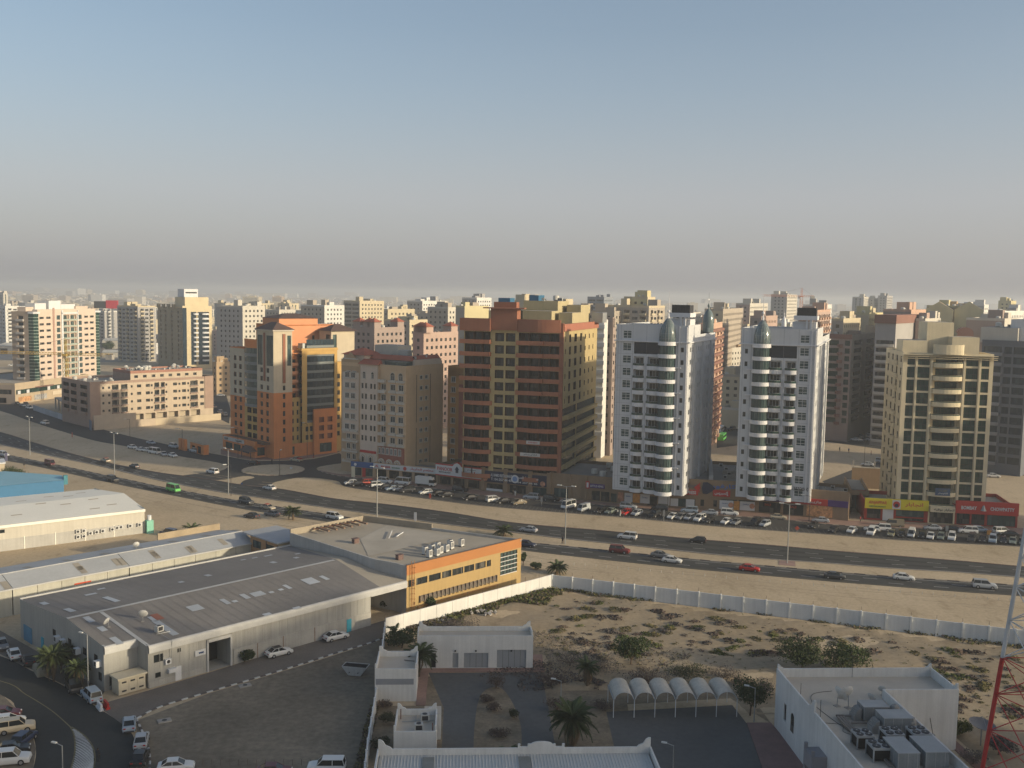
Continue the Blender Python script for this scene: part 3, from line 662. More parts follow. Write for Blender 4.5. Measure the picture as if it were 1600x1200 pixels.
# top band
mb = MB(); mb.prism([(f(-.03), -1.5), (f(.285), -1.5), (f(.285), 0), (f(-.03), 0)], H_ - 1.6, H_ + 2.2, RUSTD); b.part('top_band', mb)
mb = MB(); mb.prism([(f(.555), 0)] + [(f(.555 + .43 * i / 10), -1.7 * (.35 + .65 * math.sin(math.pi * i / 10))) for i in range(11)] + [(f(.985), 0)], H_ - 1.6, H_ + 2.2, RUSTD); b.part('top_band', mb)
mb = MB(); mb.box(f(.286), f(.554), -1.0, 2.5, H_ - 1.2, H_ + 5.2, RUSTD); b.part('frontispiece', mb)
mb = MB(); mb.prism([(f(.22), -2.2), (f(.64), -2.2), (f(.6), 3.5), (f(.26), 3.5)], H_ + 5.2, H_ + 5.55, mat('canopy_slab_red', (.33, .14, .09), .8, .1)); b.part('canopy_slab', mb)
mb = MB(); mb.box(f(.31), f(.54), -.4, 2.3, H_ + 5.55, H_ + 7.2, RUSTD); b.part('cap', mb)
hs = rows(z0 + .9 + 6 * p, p, 6, [(D_ * a, D_ * a + w) for a, w in ((.08, .7), (.62, 1.2), (.74, 1.2), (.86, 1.0))], 1.5, 'plain', .3) + rows(z0 + .5 + 6 * p, p, 6, [(D_ * a, D_ * a + w) for a, w in ((.18, 2.2), (.32, 3.0), (.48, 2.2))], 2.4, 'door', .9)
hs += rows(z0 + 1.0, p, 6, [(.9, D_ * .4), (D_ * .43, D_ * .97)], 2.2, 'tintband', .4)
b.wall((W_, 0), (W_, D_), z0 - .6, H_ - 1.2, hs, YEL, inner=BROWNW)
for i in range(6): boxpart(b, 'balcony_band', W_ + .003, W_ + .9, D_ * .1, D_ * .99, z0 + i * p - .3, z0 + i * p + .9, YEL)
boxpart(b, 'top_band', W_ - .3, W_ + .5, .75, D_, H_ - 1.15, H_ + 1.0, mat('bright_red_band', (.33, .13, .085), .8, .08))
b.wall((0, D_), (0, 0), z0 - .6, H_ - 1.2, rows(z0 + .8, p, n, [(3, 5), (9, 11), (16, 18)], 1.6, 'plain'), YEL)
b.wall((W_, D_), (0, D_), z0 - .6, H_ - 1.2, [], YEL)
mb = MB(); mb.poly([(0, 0, H_), (W_, 0, H_), (W_, D_, H_), (0, D_, H_)], ROOFC); b.part('roof', mb)
ring([(0, 0), (W_, 0), (W_, D_), (0, D_)], .3, H_ - 1.2, H_ + .6, RUSTD).build('parapet', b.root)
YB = mat('roof_house_cream', (.40, .34, .20), .85, .08, streak=.06)
for (x0, x1, y0, y1, h) in ((.5, .8, .22, .45, 4.6), (.84, .98, .3, .55, 4.2), (.38, .75, .5, .8, 7.6), (.1, .34, .3, .6, 4.4), (.8, .95, .62, .9, 6.5)):
 boxpart(b, 'roof_house', W_ * x0, W_ * x1, D_ * y0, D_ * y1, H_, H_ + h, YB, ROOFC)
boxpart(b, 'blue_tank', W_ * .42, W_ * .52, D_ * .55, D_ * .7, H_ + 7.6, H_ + 9.4, mat('blue_tank_paint', (.03, .12, .22), .5, .1))
boxpart(b, 'blue_tank', W_ * .34, W_ * .46, D_ * .02, D_ * .12, H_ + 7.2, H_ + 8.4, MATS['blue_tank_paint'])
boxpart(b, 'steel_screen', W_ * .99, W_ * 1.0 + 3.2, D_ * .86, D_ * 1.0, H_ + .7, H_ + 4.0, STEEL)
clutter(b, W_ * .05, W_ * .95, 1.5, D_ * .95, H_ + .02, 14, seed=9); clutter(b, W_ * .4, W_ * .72, D_ * .52, D_ * .78, H_ + 7.6, 5, seed=5)
for u, i_, w_, c in ((.68, 5, 4.2, 'FOR RENT'), (.62, 4, 6.2, arabic('للايجار'))):
 mb = MB(); mb.box(0, w_, -.03, .03, 0, 1.0, mat('banner_cloth', (.5, .5, .48), .8, .06)); o_ = b.part('banner', mb, loc=(f(u), -2.0, z0 + i_ * p - 2 * p + .1))
 text(c, o_, (w_ / 2, -.06, .5), w_ * .7, .5, mat('banner_red', (.4, .05, .04), .7, .05) if i_ == 5 else MATS['dark_metal'])
b.finish()

# ---- cream tower on the right with curved balconies
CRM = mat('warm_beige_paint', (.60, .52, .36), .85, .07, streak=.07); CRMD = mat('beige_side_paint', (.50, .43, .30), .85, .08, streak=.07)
b = Bld('apartment_tower', 'beige tower with green glazing and a central stack of curved balconies', 'tower block', G(1398, 813), -10)
W_ = reach(b.o, -10, 1546, 25); D_ = 24; H_ = 46.2; print('beige', W_)
p = 3.5; n = 12; z0 = 4.2; f = lambda a: a * W_
gc = [(f(.05), f(.135)), (f(.165), f(.30)), (f(.70), f(.835)), (f(.87), f(.955))]
b.wall((0, 0), (W_, 0), z0 - .7, H_, rows(z0 + .25, p, n, gc, 2.95, 'green', .3) + rows(z0 + .1, p, n, [(f(.34), f(.66))], 3.1, 'green', 1.4), CRM)
for i in range(n): b.balcony((0, 0), (W_, 0), f(.335), f(.665), z0 + i * p, 1.9, .9, 'round', CRM, GLG, .25)
b.balcony((0, 0), (W_, 0), f(.33), f(.67), z0 + n * p, 1.9, 2.4, 'round', CRM)
for u in (.31, .67, .142, .842): mb = MB(); mb.box(f(u), f(u) + .5, -.35, -.003, z0 - .7, H_ - 1.6, CRM); b.part('pilaster', mb)
for k in range(3): mb = MB(); mb.box(-.6, W_ + .8, -.9 - .15 * k, -.003, H_ - 1.5 + k * .5, H_ - 1.38 + k * .5, CRM); b.part('cornice', mb)
b.wall((0, D_), (0, 0), z0 - .7, H_, rows(z0 + .7, p, n, [(D_ - 3.5, D_ - 1.8), (D_ - 9, D_ - 7), (D_ - 15, D_ - 13), (D_ - 21, D_ - 19)], 2.0, 'green', .3), CRMD)
for i in range(n): b.balcony((0, D_), (0, 0), D_ - 9.6, D_ - 6.4, z0 + i * p, 1.0, .9, 'bow', CRMD)
b.wall((W_, 0), (W_, D_), z0 - .7, H_, rows(z0 + .7, p, n, [(3, 5), (9, 11), (15, 17)], 2.0, 'green'), CRMD); b.wall((W_, D_), (0, D_), z0 - .7, H_, [], CRMD)
mb = MB(); mb.poly([(0, 0, H_ - 1), (W_, 0, H_ - 1), (W_, D_, H_ - 1), (0, D_, H_ - 1)], ROOFC); b.part('roof', mb); ring([(0, 0), (W_, 0), (W_, D_), (0, D_)], .3, H_ - 1.1, H_ + .1, CRM).build('parapet', b.root)
for x0, x1, y0, y1, h in ((.02, .3, .15, .5, 3.2), (.32, .62, .3, .75, 8.2), (.56, .86, .1, .45, 4.4)): boxpart(b, 'roof_house', W_ * x0, W_ * x1, D_ * y0, D_ * y1, H_ - 1, H_ + h, CRM, ROOFC)
clutter(b, 1, W_ - 1, 1, D_ - 2, H_ - .95, 10, seed=21)
mb = MB(); mb.box(0, 3.8, -.05, 0, 0, 2.0, mat('banner_blue', (.05, .09, .16), .6, .1)); o_ = b.part('banner', mb, loc=(f(.5) - 1.9, -2.05, z0 + p + .2)); text('TO LET', o_, (1.9, -.1, 1.35), 2.4, .5, LINEY); text(arabic('للايجار'), o_, (1.9, -.1, .6), 2.6, .5, WHITEF)
b.finish()

# ---- pink beige hotel style block with red roofs
PINK = mat('pinkish_beige_render', (.56, .465, .38), .85, .07, streak=.06); TANW = mat('tan_render', (.54, .39, .245), .85, .07, streak=.06); TANP = mat('brown_tan_render', (.40, .285, .18), .85, .07); TILE = mat('red_roof_tile', (.33, .10, .06), .8, .15, fine=12); STONE = MATS.get('stone_trim') or mat('stone_trim', (.50, .46, .40), .8, .08)
REDB = mat('brick_red_render', (.28, .10, .07), .85, .1)
b = Bld('apartment_block', 'pinkish beige apartment block with red tiled eaves and arched shop fronts', 'apartment block', G(533, 735), -34)
W_ = reach(b.o, -34, 634, 20); c_ = (b.o[0] + W_ * math.cos(R(-34)), b.o[1] + W_ * math.sin(R(-34))); D_ = reach(c_, 56, 692, 20, 80); print('b3', W_, D_)
H_ = 36.2; p = 3.45; n = 9; z0 = 3.6; f = lambda a: a * W_
arch = lambda cols: [(u0, u1, z0 + 8 * p + .6, z0 + 8 * p + 2.2, 'arch', .2) for u0, u1 in cols]
b.wall((0, 0), (f(.31), 0), 0, H_ + 1.5, rows(z0 + .8, p, 9, [(f(.09), f(.145)), (f(.18), f(.235))], 1.8, 'surround', .2), TANP)
b.wall((f(.31), -.5), (f(.60), -.5), 0, H_ + .4, rows(z0 + .8 + 2 * p, p, 6, [(f(.03), f(.06)), (f(.085), f(.115)), (f(.165), f(.195)), (f(.22), f(.25))], 1.7, 'plain', .2) + arch([(f(.05), f(.09)), (f(.18), f(.22))]), PINK)
b.wall((f(.60), 0), (W_, 0), 0, H_, rows(z0 + .8 + 2 * p, p, 6, [(f(.03), f(.1)), (f(.17), f(.24)), (f(.29), f(.36))], 1.9, 'surround', .2) + arch([(f(.17), f(.23)), (f(.29), f(.35))]), TANW)
mb = MB(); mb.box(f(.03), f(.29), -.35, -.003, z0 + 3 * p - 1, z0 + 8 * p + 2.2, PINK, 'k'); b.part('bay_panel', mb)
for i in range(3, 9):
 for u in (.075, .17):
  mb = MB(); put(win_mesh('surround', f(.065), 1.8, .06), 'window', b.root, (f(u), -.42, z0 + i * p + .5))
 mb = MB(); mb.box(f(.06), f(.26), -.75, -.36, z0 + i * p + .1, z0 + i * p + .35, STONE); b.part('ledge', mb)
for i in range(0, 4):
 for u in (.04, .165): b.balcony((0, 0), (W_, 0), f(u), f(u + .12), z0 + i * p, .9, .35, 'flat', STONE, rail=WHITEF)
for i in range(2, 9):
 b.balcony((0, 0), (W_, 0), f(.605), f(.705), z0 + i * p, 1.0, .75, 'flat', STONE)
 for u in (.75, .87): b.balcony((0, 0), (W_, 0), f(u), f(u + .11), z0 + i * p + .2, .6, .4, 'flat', STONE)
for x in (f(.31), f(.60)): mb = MB(); mb.box(x - .25, x + .25, -.65, -.51 if x < f(.5) else -.003, 0, H_, TANP); b.part('pier', mb)
mb = MB(); mb.box(f(.57), f(.985), -.45, -.003, z0 + .2, z0 + 2 * p - .4, REDB); b.part('red_base', mb)
for k in range(6):
 put(win_mesh('surround', f(.035), 1.9, .06), 'window', b.root, (f(.60 + k * .062), -.5, z0 + p + .7))
def archwin(u, r, z, nm='shop_arch'):
 mb = MB(); n_ = 10
 for rr, m_, y in ((r, STONE, -.75), (r * .72, TANP, -.8), (r * .5, STONE, -.85), (r * .3, DARK, -.9)):
  pts = [(u - rr, y, z - 1.6)] + [(u - rr * math.cos(math.pi * i / n_), y, z + rr * math.sin(math.pi * i / n_)) for i in range(n_ + 1)] + [(u + rr, y, z - 1.6)]
  k = len(pts); mb.poly(pts, m_)
  for i in range(k - 1): a, c = pts[i], pts[i + 1]; mb.poly([a, (a[0], -.52, a[2]), (c[0], -.52, c[2]), c], m_)
 b.part(nm, mb)
for u in (.375, .495): archwin(f(u), f(.052), z0 + 2.0)
for u in (.655, .775, .895): archwin(f(u), f(.05), z0 + 1.2)
mb = MB(); mb.box(f(.33), f(.57), -.85, -.52, z0 + p + .3, z0 + p + 1.1, RED); sg = b.part('red_fascia', mb)
# side, roofs
sd = rows(z0 + .9, p, 9, [(D_ * .36, D_ * .36 + 1.5), (D_ * .50, D_ * .50 + 1.5)], 1.2, 'surround', .25)
b.wall((W_, 0), (W_, D_), 0, H_, sd, TANW)
for u in (.27, .64):
 for za, zb in ((z0, z0 + 4 * p - 1), (z0 + 4 * p + .8, z0 + 9 * p - 1)): mb = MB(); mb.box(W_ + .003, W_ + .06, D_ * u, D_ * u + .2, za, zb, DARKM); b.part('drainpipe', mb)
b.wall((0, D_), (0, 0), 0, H_, rows(z0 + .9, p, 9, [(3, 4.5), (8, 9.5), (14, 15.5)], 1.3, 'plain'), TANP); b.wall((W_, D_), (0, D_), 0, H_, [], TANW)
mb = MB(); mb.poly([(0, 0, H_ - .6), (W_, 0, H_ - .6), (W_, D_, H_ - .6), (0, D_, H_ - .6)], ROOFC); b.part('roof', mb); ring([(0, 0), (W_, 0), (W_, D_), (0, D_)], .3, H_ - .7, H_ + .5, TANW).build('parapet', b.root)
def hip(b, x0, x1, y0, y1, z, h, m, ov=.6, name='tiled_roof', ridge=None):
 mb = MB(); x0 -= ov; x1 += ov; y0 -= ov; y1 += ov; cx, cy = (x0 + x1) / 2, (y0 + y1) / 2; L = min(x1 - x0, y1 - y0) / 2
 if x1 - x0 > y1 - y0: r0, r1 = (x0 + L, cy), (x1 - L, cy)
 else: r0, r1 = (cx, y0 + L), (cx, y1 - L)
 A, B_, C_, D = (x0, y0, z), (x1, y0, z), (x1, y1, z), (x0, y1, z); r0 = (*r0, z + h); r1 = (*r1, z + h)
 if x1 - x0 > y1 - y0: fs = [(A, B_, r1, r0), (B_, C_, r1), (C_, D, r0, r1), (D, A, r0)]
 else: fs = [(A, B_, r0), (B_, C_, r1, r0), (C_, D, r1), (D, A, r0, r1)]
 for q in fs: mb.poly(q, m)
 mb.poly([D, C_, B_, A], m)
 return b.part(name, mb)
boxpart(b, 'attic_storey', f(-.0), f(.33), 1.2, D_ * .5, H_ - .6, H_ + 3.0, PINK); hip(b, 0, f(.33), 1.2, D_ * .5, H_ + 3.0, 2.2, TILE, .8)
boxpart(b, 'attic_storey', f(.34), f(.98), D_ * .25, D_ * .98, H_ - .6, H_ + 2.2, PINK, ROOFC)
mb = MB(); y = D_ * .25
for (x0, x1) in ((f(.33), f(.93)),): mb.poly([(x0, y - 1.3, H_ + 1.9), (x1 + 1, y - 1.3, H_ + 1.9), (x1 - .5, y + .6, H_ + 3.4), (x0, y + .6, H_ + 3.4)], TILE); mb.poly([(x1 + 1, y - 1.3, H_ + 1.9), (x1 + 1, D_, H_ + 1.9), (x1 - .5, D_, H_ + 3.4), (x1 - .5, y + .6, H_ + 3.4)], TILE)
b.part('tiled_eaves', mb)
mb = MB(); mb.poly([(f(.30), -1.3, H_ + .3), (f(.61), -1.3, H_ + .3), (f(.59), 1.2, H_ + 1.9), (f(.32), 1.2, H_ + 1.9)], TILE); mb.poly([(f(.61), -1.3, H_ + .3), (f(.61), 1.2, H_ + .3), (f(.59), 1.2, H_ + 1.9)], TILE); b.part('tiled_eaves', mb)
mb = MB(); mb.prism([(f(.62), 2), (f(.95), 2), (f(.95), 6), (f(.62), 6)], H_ - .55, H_ + 1.6, GLT, ROOFC); b.part('glazed_terrace', mb)
boxpart(b, 'roof_house', f(.25), f(.62), D_ * .45, D_ * .8, H_ + 2.2, H_ + 6.2, mat('pale_render', (.45, .42, .36), .85, .08), ROOFC); boxpart(b, 'roof_tank', f(.68), f(.82), D_ * .35, D_ * .47, H_ + 2.6, H_ + 5, STEEL)
clutter(b, f(.3), f(.95), D_ * .3, D_ * .95, H_ + 2.25, 12, seed=31)
mb = MB(); mb.prism([(f(.03), -.3), (f(.27), -.3), (f(.27), .02), (f(.15), .02), (f(.03), .02)], H_ + 1.5, H_ + 1.9, STONE); b.part('coping', mb)
mb = MB(); mb.poly([(f(.06), -.1, H_ + 1.9), (f(.24), -.1, H_ + 1.9), (f(.15), -.1, H_ + 3.9)], TANP); mb.poly([(f(.06), .2, H_ + 1.9), (f(.15), .2, H_ + 3.9), (f(.24), .2, H_ + 1.9)], TANP); b.part('gable', mb)
b.finish()
# its rear wing in ochre
OCH = mat('ochre_orange_render', (.42, .23, .09), .85, .08, streak=.05)
o_ = (c_[0] + (D_ + .6) * math.cos(R(56)) + 1.2, c_[1] + (D_ + .6) * math.sin(R(56)))
b = Bld('apartment_block', 'ochre and pink wing standing between the pinkish beige block and the rust red block', 'apartment block', o_, -34)
b.wall((0, 0), (9, 0), 0, 36, rows(3, 3.45, 9, [(1.5, 3.1)], 1.7, 'surround') , OCH); b.wall((9, -1), (26, -1), 0, 33, rows(3, 3.45, 8, [(3.5, 5.3), (9, 11), (14, 15.6)], 1.9, 'surround'), PINK)
mb = MB(); mb.box(5, 7.2, -.5, -.003, 0, 30, REDB); b.part('red_panel', mb); b.wall((9, 0), (9, -1), 0, 33, [], PINK)
b.wall((26, -1), (26, 14), 0, 33, rows(3, 3.45, 8, [(3, 4.5), (9, 10.5)], 1.7, 'surround'), PINK); b.wall((0, 14), (0, 0), 0, 36, [], OCH); b.wall((26, 14), (0, 14), 0, 33, [], OCH)
boxpart(b, 'roof', 0, 9, 0, 14, 32.5, 35.2, OCH, ROOFC); boxpart(b, 'roof', 9, 26, -.9, 14, 31.5, 32.3, PINK, ROOFC)
for i in range(8): b.balcony((9, -1), (26, -1), 3, 5.8, 3 + i * 3.45, .8, .5, 'flat', STONE)
boxpart(b, 'tiled_eave', 9.2, 26.6, -1.8, -1.01, 32.6, 33.4, TILE); b.finish()

# ---- orange and cream block on the roundabout
ORG = mat('orange_render', (.60, .225, .08), .85, .07, streak=.08); ORL = mat('light_orange_render', (.60, .27, .14), .85, .05); CRE = mat('cream_render', (.50, .43, .32), .85, .06, streak=.06); MUS = mat('mustard_render', (.50, .32, .11), .85, .07, streak=.06); TILD = mat('dark_roof_tile', (.10, .065, .055), .8, .15, fine=12)
oc = G(431, 717.5); LA = 134
b = Bld('apartment_block', 'orange, cream and mustard block with dark glass bands beside the roundabout', 'apartment block', oc, -46)
Wl = reach(oc, 134, 360, 20); Dr = reach(oc, 50, 534, 20, 80); La, Lb, Lc = (reach(oc, 50, x_, 20, 80) for x_ in (455, 469, 520)); Fw = Lc - Lb; print('orange', Wl, Dr)
# local x: from the left end (-Wl) to the corner (0); the right face runs along +y
p = 3.08; n = 11; z0 = 5.2; H_ = 40.0; u = lambda a: a * Wl
def cw(x): return -Wl + x
b.wall((-Wl, 0), (-Wl + u(.33), 0), 0, 38.3, rows(z0 + .8, p, n - 1, [(u(.09), u(.15)), (u(.21), u(.27))], 1.8, 'plain', .3), ORG)
mb = MB(); mb.box(-Wl - .02, -Wl + u(.33), -.012, -.003, z0 + 6.2 * p, 38.2, CRE, 'k');
# cream upper storeys are their own wall with holes
b.wall((-Wl, -.05), (-Wl + u(.33), -.05), z0 + 4.95 * p, 38.3, rows(z0 + .8 + 5 * p, p, 5, [(u(.09), u(.15)), (u(.21), u(.27))], 1.8, 'plain', .3), CRE)
mb = MB(); nn = 8; arcp = [(-Wl + u(.33) + u(.32) * i / nn, -1.6 * math.sin(math.pi * i / nn)) for i in range(nn + 1)]
for i in range(4, 11):
 z = z0 + i * p; mb = MB(); mb.prism(arcp, z - .1, z + 1.0, mat('grey_spandrel', (.16, .18, .18), .4, .06)); b.part('spandrel', mb)
 mb = MB(); mb.prism([(a, c * .96) for a, c in arcp], z + 1.0, z + p - .1, GLT); b.part('glass_band', mb)
mb = MB(); mb.prism([(a, c * 1.02) for a, c in arcp], z0 + 11 * p - .1, z0 + 12 * p, ORG); b.part('bay_cap', mb)
b.wall((-Wl + u(.33), 0), (-Wl + u(.65), 0), 0, z0 + 4 * p - .1, rows(z0 + .5, p, 4, [(u(.06), u(.15)), (u(.18), u(.27))], 2.0, 'door', 1.0), MUS, inner=BROWNW)
b.wall((-Wl + u(.33), 0), (-Wl + u(.65), 0), z0 + 4 * p - .1, H_, [], ORG)
# corner tower
cwid = u(.35); zc_ = z0 + 6 * p
b.wall((-cwid, -.8), (.0, -.8), 0, zc_, rows(z0 + .8, p, 6, [(cwid * .2, cwid * .36), (cwid * .55, cwid * .71)], 1.8, 'plain', .3), ORG)
b.wall((-cwid, -.8), (.0, -.8), zc_, 45.6, rows(zc_ + .8, p, 3, [(cwid * .2, cwid * .36), (cwid * .58, cwid * .74)], 1.7, 'plain', .3) + [(cwid * .05, cwid * .35, z0 + 9.1 * p, 44.0, 'tintband', .2), (cwid * .58, cwid * .98, z0 + 9.1 * p, 44.0, 'tintband', .2)], CRE)
mb = MB(); mb.box(-cwid * .58, -cwid * .48, -1.0, -.803, zc_ + 4, 44.9, RUSTD); b.part('red_pilaster', mb)
cd = La
b.wall((0, -.8), (0, cd), 0, zc_, rows(z0 + .8, p, 6, [(cd * .55, cd * .7)], 1.8, 'plain', .3), ORG)
b.wall((0, -.8), (0, cd), zc_, 45.6, rows(zc_ + .8, p, 2, [(cd * .55, cd * .7)], 1.7, 'plain', .3) + [(cd * .82, cd * 1.05, z0 + 9.1 * p, 44.0, 'tintband', .2)], CRE)
mb = MB(); mb.box(.003, .25, cd * .42, cd * .58, zc_ + 3.4, 44.6, RUSTD); b.part('red_pilaster', mb)
b.wall((-cwid, cd), (-cwid, -.8), 38, 45.6, [], CRE); b.wall((0, cd), (-cwid, cd), 38, 45.6, [], CRE)
mb = MB(); mb.box(-cwid - .5, .5, -1.3, cd + .4, 45.6, 46.1, STONE); b.part('cornice', mb); hip(b, -cwid, 0, -.8, cd, 46.1, 2.6, TILD, .8)
# right face: recess with balconies, mustard frame with glass bands, low front masses
ry = cd
b.wall((-3, ry), (-3, Lb), 0, 38, rows(z0 + .4, p, n - 1, [((Lb - La) * .12, (Lb - La) * .8)], 1.9, 'door', .6), ORG, inner=BROWNW)
for i in range(6, 10): mb = MB(); mb.box(-2.997, -1.8, ry, Lb - .4, z0 + i * p, z0 + i * p + 1.1, ORL); b.part('balcony', mb)
b.wall((-1, ry + .01), (-1, Lb - .02), 0, z0 + 5.3 * p, rows(z0 + .8, p, 5, [((Lb - La) * .15, (Lb - La) * .3), ((Lb - La) * .6, (Lb - La) * .8)], 1.7, 'plain'), MUS)
fy0, fy1 = Lb, Lc
b.wall((0, fy0), (0, fy1), 0, 38.4, [(Fw * .14, Fw * .92, z0 + 2.2 * p, 36.9, None, .9)] + rows(z0 + .6, p, 2, [(Fw * .1, Fw * .18), (Fw * .22, Fw * .3)], 1.8, 'plain'), MUS)
for i in range(10):
 z = z0 + 2.3 * p + i * p * .99 - .4
 boxpart(b, 'spandrel', -.75, -.3, fy0 + Fw * .144, fy0 + Fw * .916, z, z + .9, MATS['grey_spandrel'])
 put(win_mesh('blueband', Fw * .772, p - .95, .2), 'glass_band', b.root, (-.35, fy0 + Fw * .144, z + .92), R(90))
boxpart(b, 'frame_cap', -3, .2, fy0 - .2, fy1 + .2, 38.4, 39.2, MUS)
b.wall((.9, fy0 + Fw * .3), (.9, fy1 - Fw * .05), 0, z0 + 3.7 * p, [(Fw * .14, Fw * .28, z0 + .6 + i * p, z0 + 2.5 + i * p, None, .8) for i in range(3)] + [(Fw * .38, Fw * .52, z0 + .6 + i * p, z0 + 2.5 + i * p, None, .8) for i in range(3)] + [(Fw * .16, Fw * .5, .9, 4.2, 'tintband')], ORG, inner=RUSTD)
b.wall((0, fy0 + Fw * .3), (.9, fy0 + Fw * .3), 0, z0 + 3.7 * p, [], ORG); boxpart(b, 'ledge', 0.02, 1.0, fy0 + Fw * .3, fy1 - Fw * .05, z0 + 3.7 * p, z0 + 3.8 * p, ORG)
b.wall((-1.5, fy1), (-1.5, Dr + 4), 0, 34, rows(z0 + .8, p, 8, [(1.0, 2.2), (4.0, 5.2)], 1.7, 'plain'), MUS)
b.wall((.02, -.78), (.02, ry + Dr * .33), 0, z0 - .3, [(Dr * .1, Dr * .18, .9, 3.9, 'tintband'), (Dr * .2, Dr * .28, .9, 3.9, 'tintband')], ORG)
# rear right cream turret and the big upper mass
ty0 = Lc - 2; Dr += 4
b.wall((-1, ty0), (-1, Dr), 34, 45.3, [(Dr * .02, Dr * .07, 34.6, 44, 'tintband')], CRE); b.wall((-9, ty0), (-1, ty0), 34, 45.3, [(4.5, 7.2, 34.6, 44, 'tintband')], CRE); hip(b, -9, -1, ty0, Dr, 45.3, 2.5, TILD, .9)
b.wall((-cwid * .9, ry + .5), (-cwid * .9, Dr), 36, 47.6, rows(41.4, 3, 1, [(Dr * .1, Dr * .13), (Dr * .42, Dr * .45)], 2.0, 'plain'), ORL)
b.wall((-Wl * .8, ry + .5), (-cwid * .9, ry + .5), 36, 47.6, [], ORG); boxpart(b, 'upper_roof', -Wl * .8, -cwid * .9, ry + .5, Dr, 47.0, 47.4, ORG, ROOFC)
boxpart(b, 'lift_house', -cwid * 1.9, -cwid * .88, ry + Dr * .02, ry + Dr * .5, 47.4, 49.8, ORL); hip(b, -cwid * 1.9, -cwid * .88, ry + Dr * .02, ry + Dr * .5, 49.8, 1.7, TILD, .5)
b.wall((-Wl, Dr), (-Wl, 0), 0, 38.3, rows(z0 + .8, p, n - 1, [(3, 4.4), (9, 10.4)], 1.7, 'plain'), ORG); b.wall((-1.5, Dr), (-Wl, Dr), 0, 38.3, [], ORG)
boxpart(b, 'roof', -Wl + .02, -1.6, .2, Dr, 37.2, 37.6, ORG, ROOFC); ring([(-Wl, 0), (-3, 0), (-3, Dr), (-Wl, Dr)], .3, 37.6, 38.6, ORG).build('parapet', b.root)
for y in (.36, .62): boxpart(b, 'plant_box', -4, -1, Lb + Fw * (y - .3), Lb + Fw * (y), 39.2, 41.0, STEEL)
clutter(b, -Wl + 2, -cwid, 2, ry, 37.62, 6, seed=44)
# single storey wing with restaurant sign
wx = -Wl * .9
b.wall((wx, -5), (-Wl * .18, -5), 0, 5.4, [(2 + 6.2 * i, 7.2 + 6.2 * i, 1.2, 3.6, 'tintband') for i in range(int((Wl * .72 - 3) / 6.2))], ORG); b.wall((-Wl * .18, -5), (-Wl * .18, 0), 0, 5.4, [(1, 4, .8, 3.8, 'tint')], ORG); b.wall((wx, 0), (wx, -5), 0, 5.4, [], ORG)
boxpart(b, 'wing_roof', wx, -Wl * .18, -5, -.9, 5.0, 5.2, ORG, ROOFG); ring([(wx, -5), (-Wl * .18, -5), (-Wl * .18, -.9), (wx, -.9)], .3, 5.0, 6.0, ORG).build('wing_parapet', b.root)
mb = MB(); mb.box(0, 15, -.2, 0, 0, 1.3, mat('sign_pale', (.45, .44, .42), .6, .06)); sg = b.part('sign_board', mb, loc=(wx + 1, -5.01, 4.3)); text('CLUB', sg, (2.0, -.25, .65), 2.6, .8, DARKM); text(arabic('كافتيريا'), sg, (11.5, -.25, .65), 4.5, .9, DARKM)
for k in range(9): mb = MB(); mb.box(-1.2, 1.2, -1.2, 1.2, 0, .8, mat('sun_shade_brown', (.12, .075, .05), .8, .2)); b.part('roof_shade', mb, loc=(wx + 4 + 2.9 * k, -2.9, 5.25))
mb = MB(); mb.poly([(-3.6, -1.6, 0), (3.6, -1.6, 0), (2.2, 0, 1.9), (-2.2, 0, 1.9)], TILD); mb.poly([(3.6, -1.6, 0), (3.6, 1.6, 0), (2.2, 0, 1.9)], TILD); mb.poly([(-3.6, 1.6, 0), (-3.6, -1.6, 0), (-2.2, 0, 1.9)], TILD); mb.poly([(3.6, 1.6, 0), (-3.6, 1.6, 0), (-2.2, 0, 1.9), (2.2, 0, 1.9)], TILD); b.part('porch_roof', mb, loc=(-Wl * .25, -6.2, 2.6));
for sx_ in (-3.2, 3.2): mb = MB(); mb.tube((0, 0, 0), (0, 0, 2.65), .12, n=6, m=DARKM); b.part('porch_post', mb, loc=(-Wl * .25 + sx_, -7.2, 0))
b.finish()
# ================================================================== shops at the foot of the towers
STN = mat('brown_stone_cladding', (.235, .165, .105), .85, .1, streak=.05); NAVY = mat('navy_sign', (.012, .018, .05), .5, .1); SIGNW = mat('white_sign', (.55, .56, .57), .5, .04); YSIGN = mat('yellow_sign', (.62, .52, .02), .5, .05); PURP = mat('purple_sign', (.06, .02, .14), .5, .05); ORS = mat('orange_poster', (.55, .25, .05), .6, .3, 1.2, fine=2)
BLUES = mat('blue_sign', (.03, .09, .25), .5, .08); POSTR = mat('food_poster', (.42, .2, .12), .6, .5, .9, fine=2.5); ORR = mat('orange_red', (.5, .07, .03), .6, .1)
def shop(p0, p1, h, depth, label, glz, wm=STN, roof=ROOFG, right=True):
 o, q = G(*p0), G(*p1); ang = math.degrees(math.atan2(q[1] - o[1], q[0] - o[0])); W = math.hypot(q[0] - o[0], q[1] - o[1])
 b = Bld('shop_building', label, 'shop', o, ang); b.W = W; b.h = h
 b.wall((0, 0), (W, 0), .13, h, [(a * W, c * W, z0, z1, st, .35) for a, c, z0, z1, st in glz], wm)
 if right: b.wall((W, 0), (W, depth), 0, h, [], wm)
 b.wall((0, depth), (0, 0), 0, h, [], wm); b.wall((W, depth), (0, depth), 0, h, [], wm)
 mb = MB(); mb.poly([(0, 0, h - .9), (W, 0, h - .9), (W, depth, h - .9), (0, depth, h - .9)], roof); b.part('roof', mb); ring([(0, 0), (W, 0), (W, depth), (0, depth)], .3, h - 1, h + .05, wm).build('parapet', b.root)
 return b
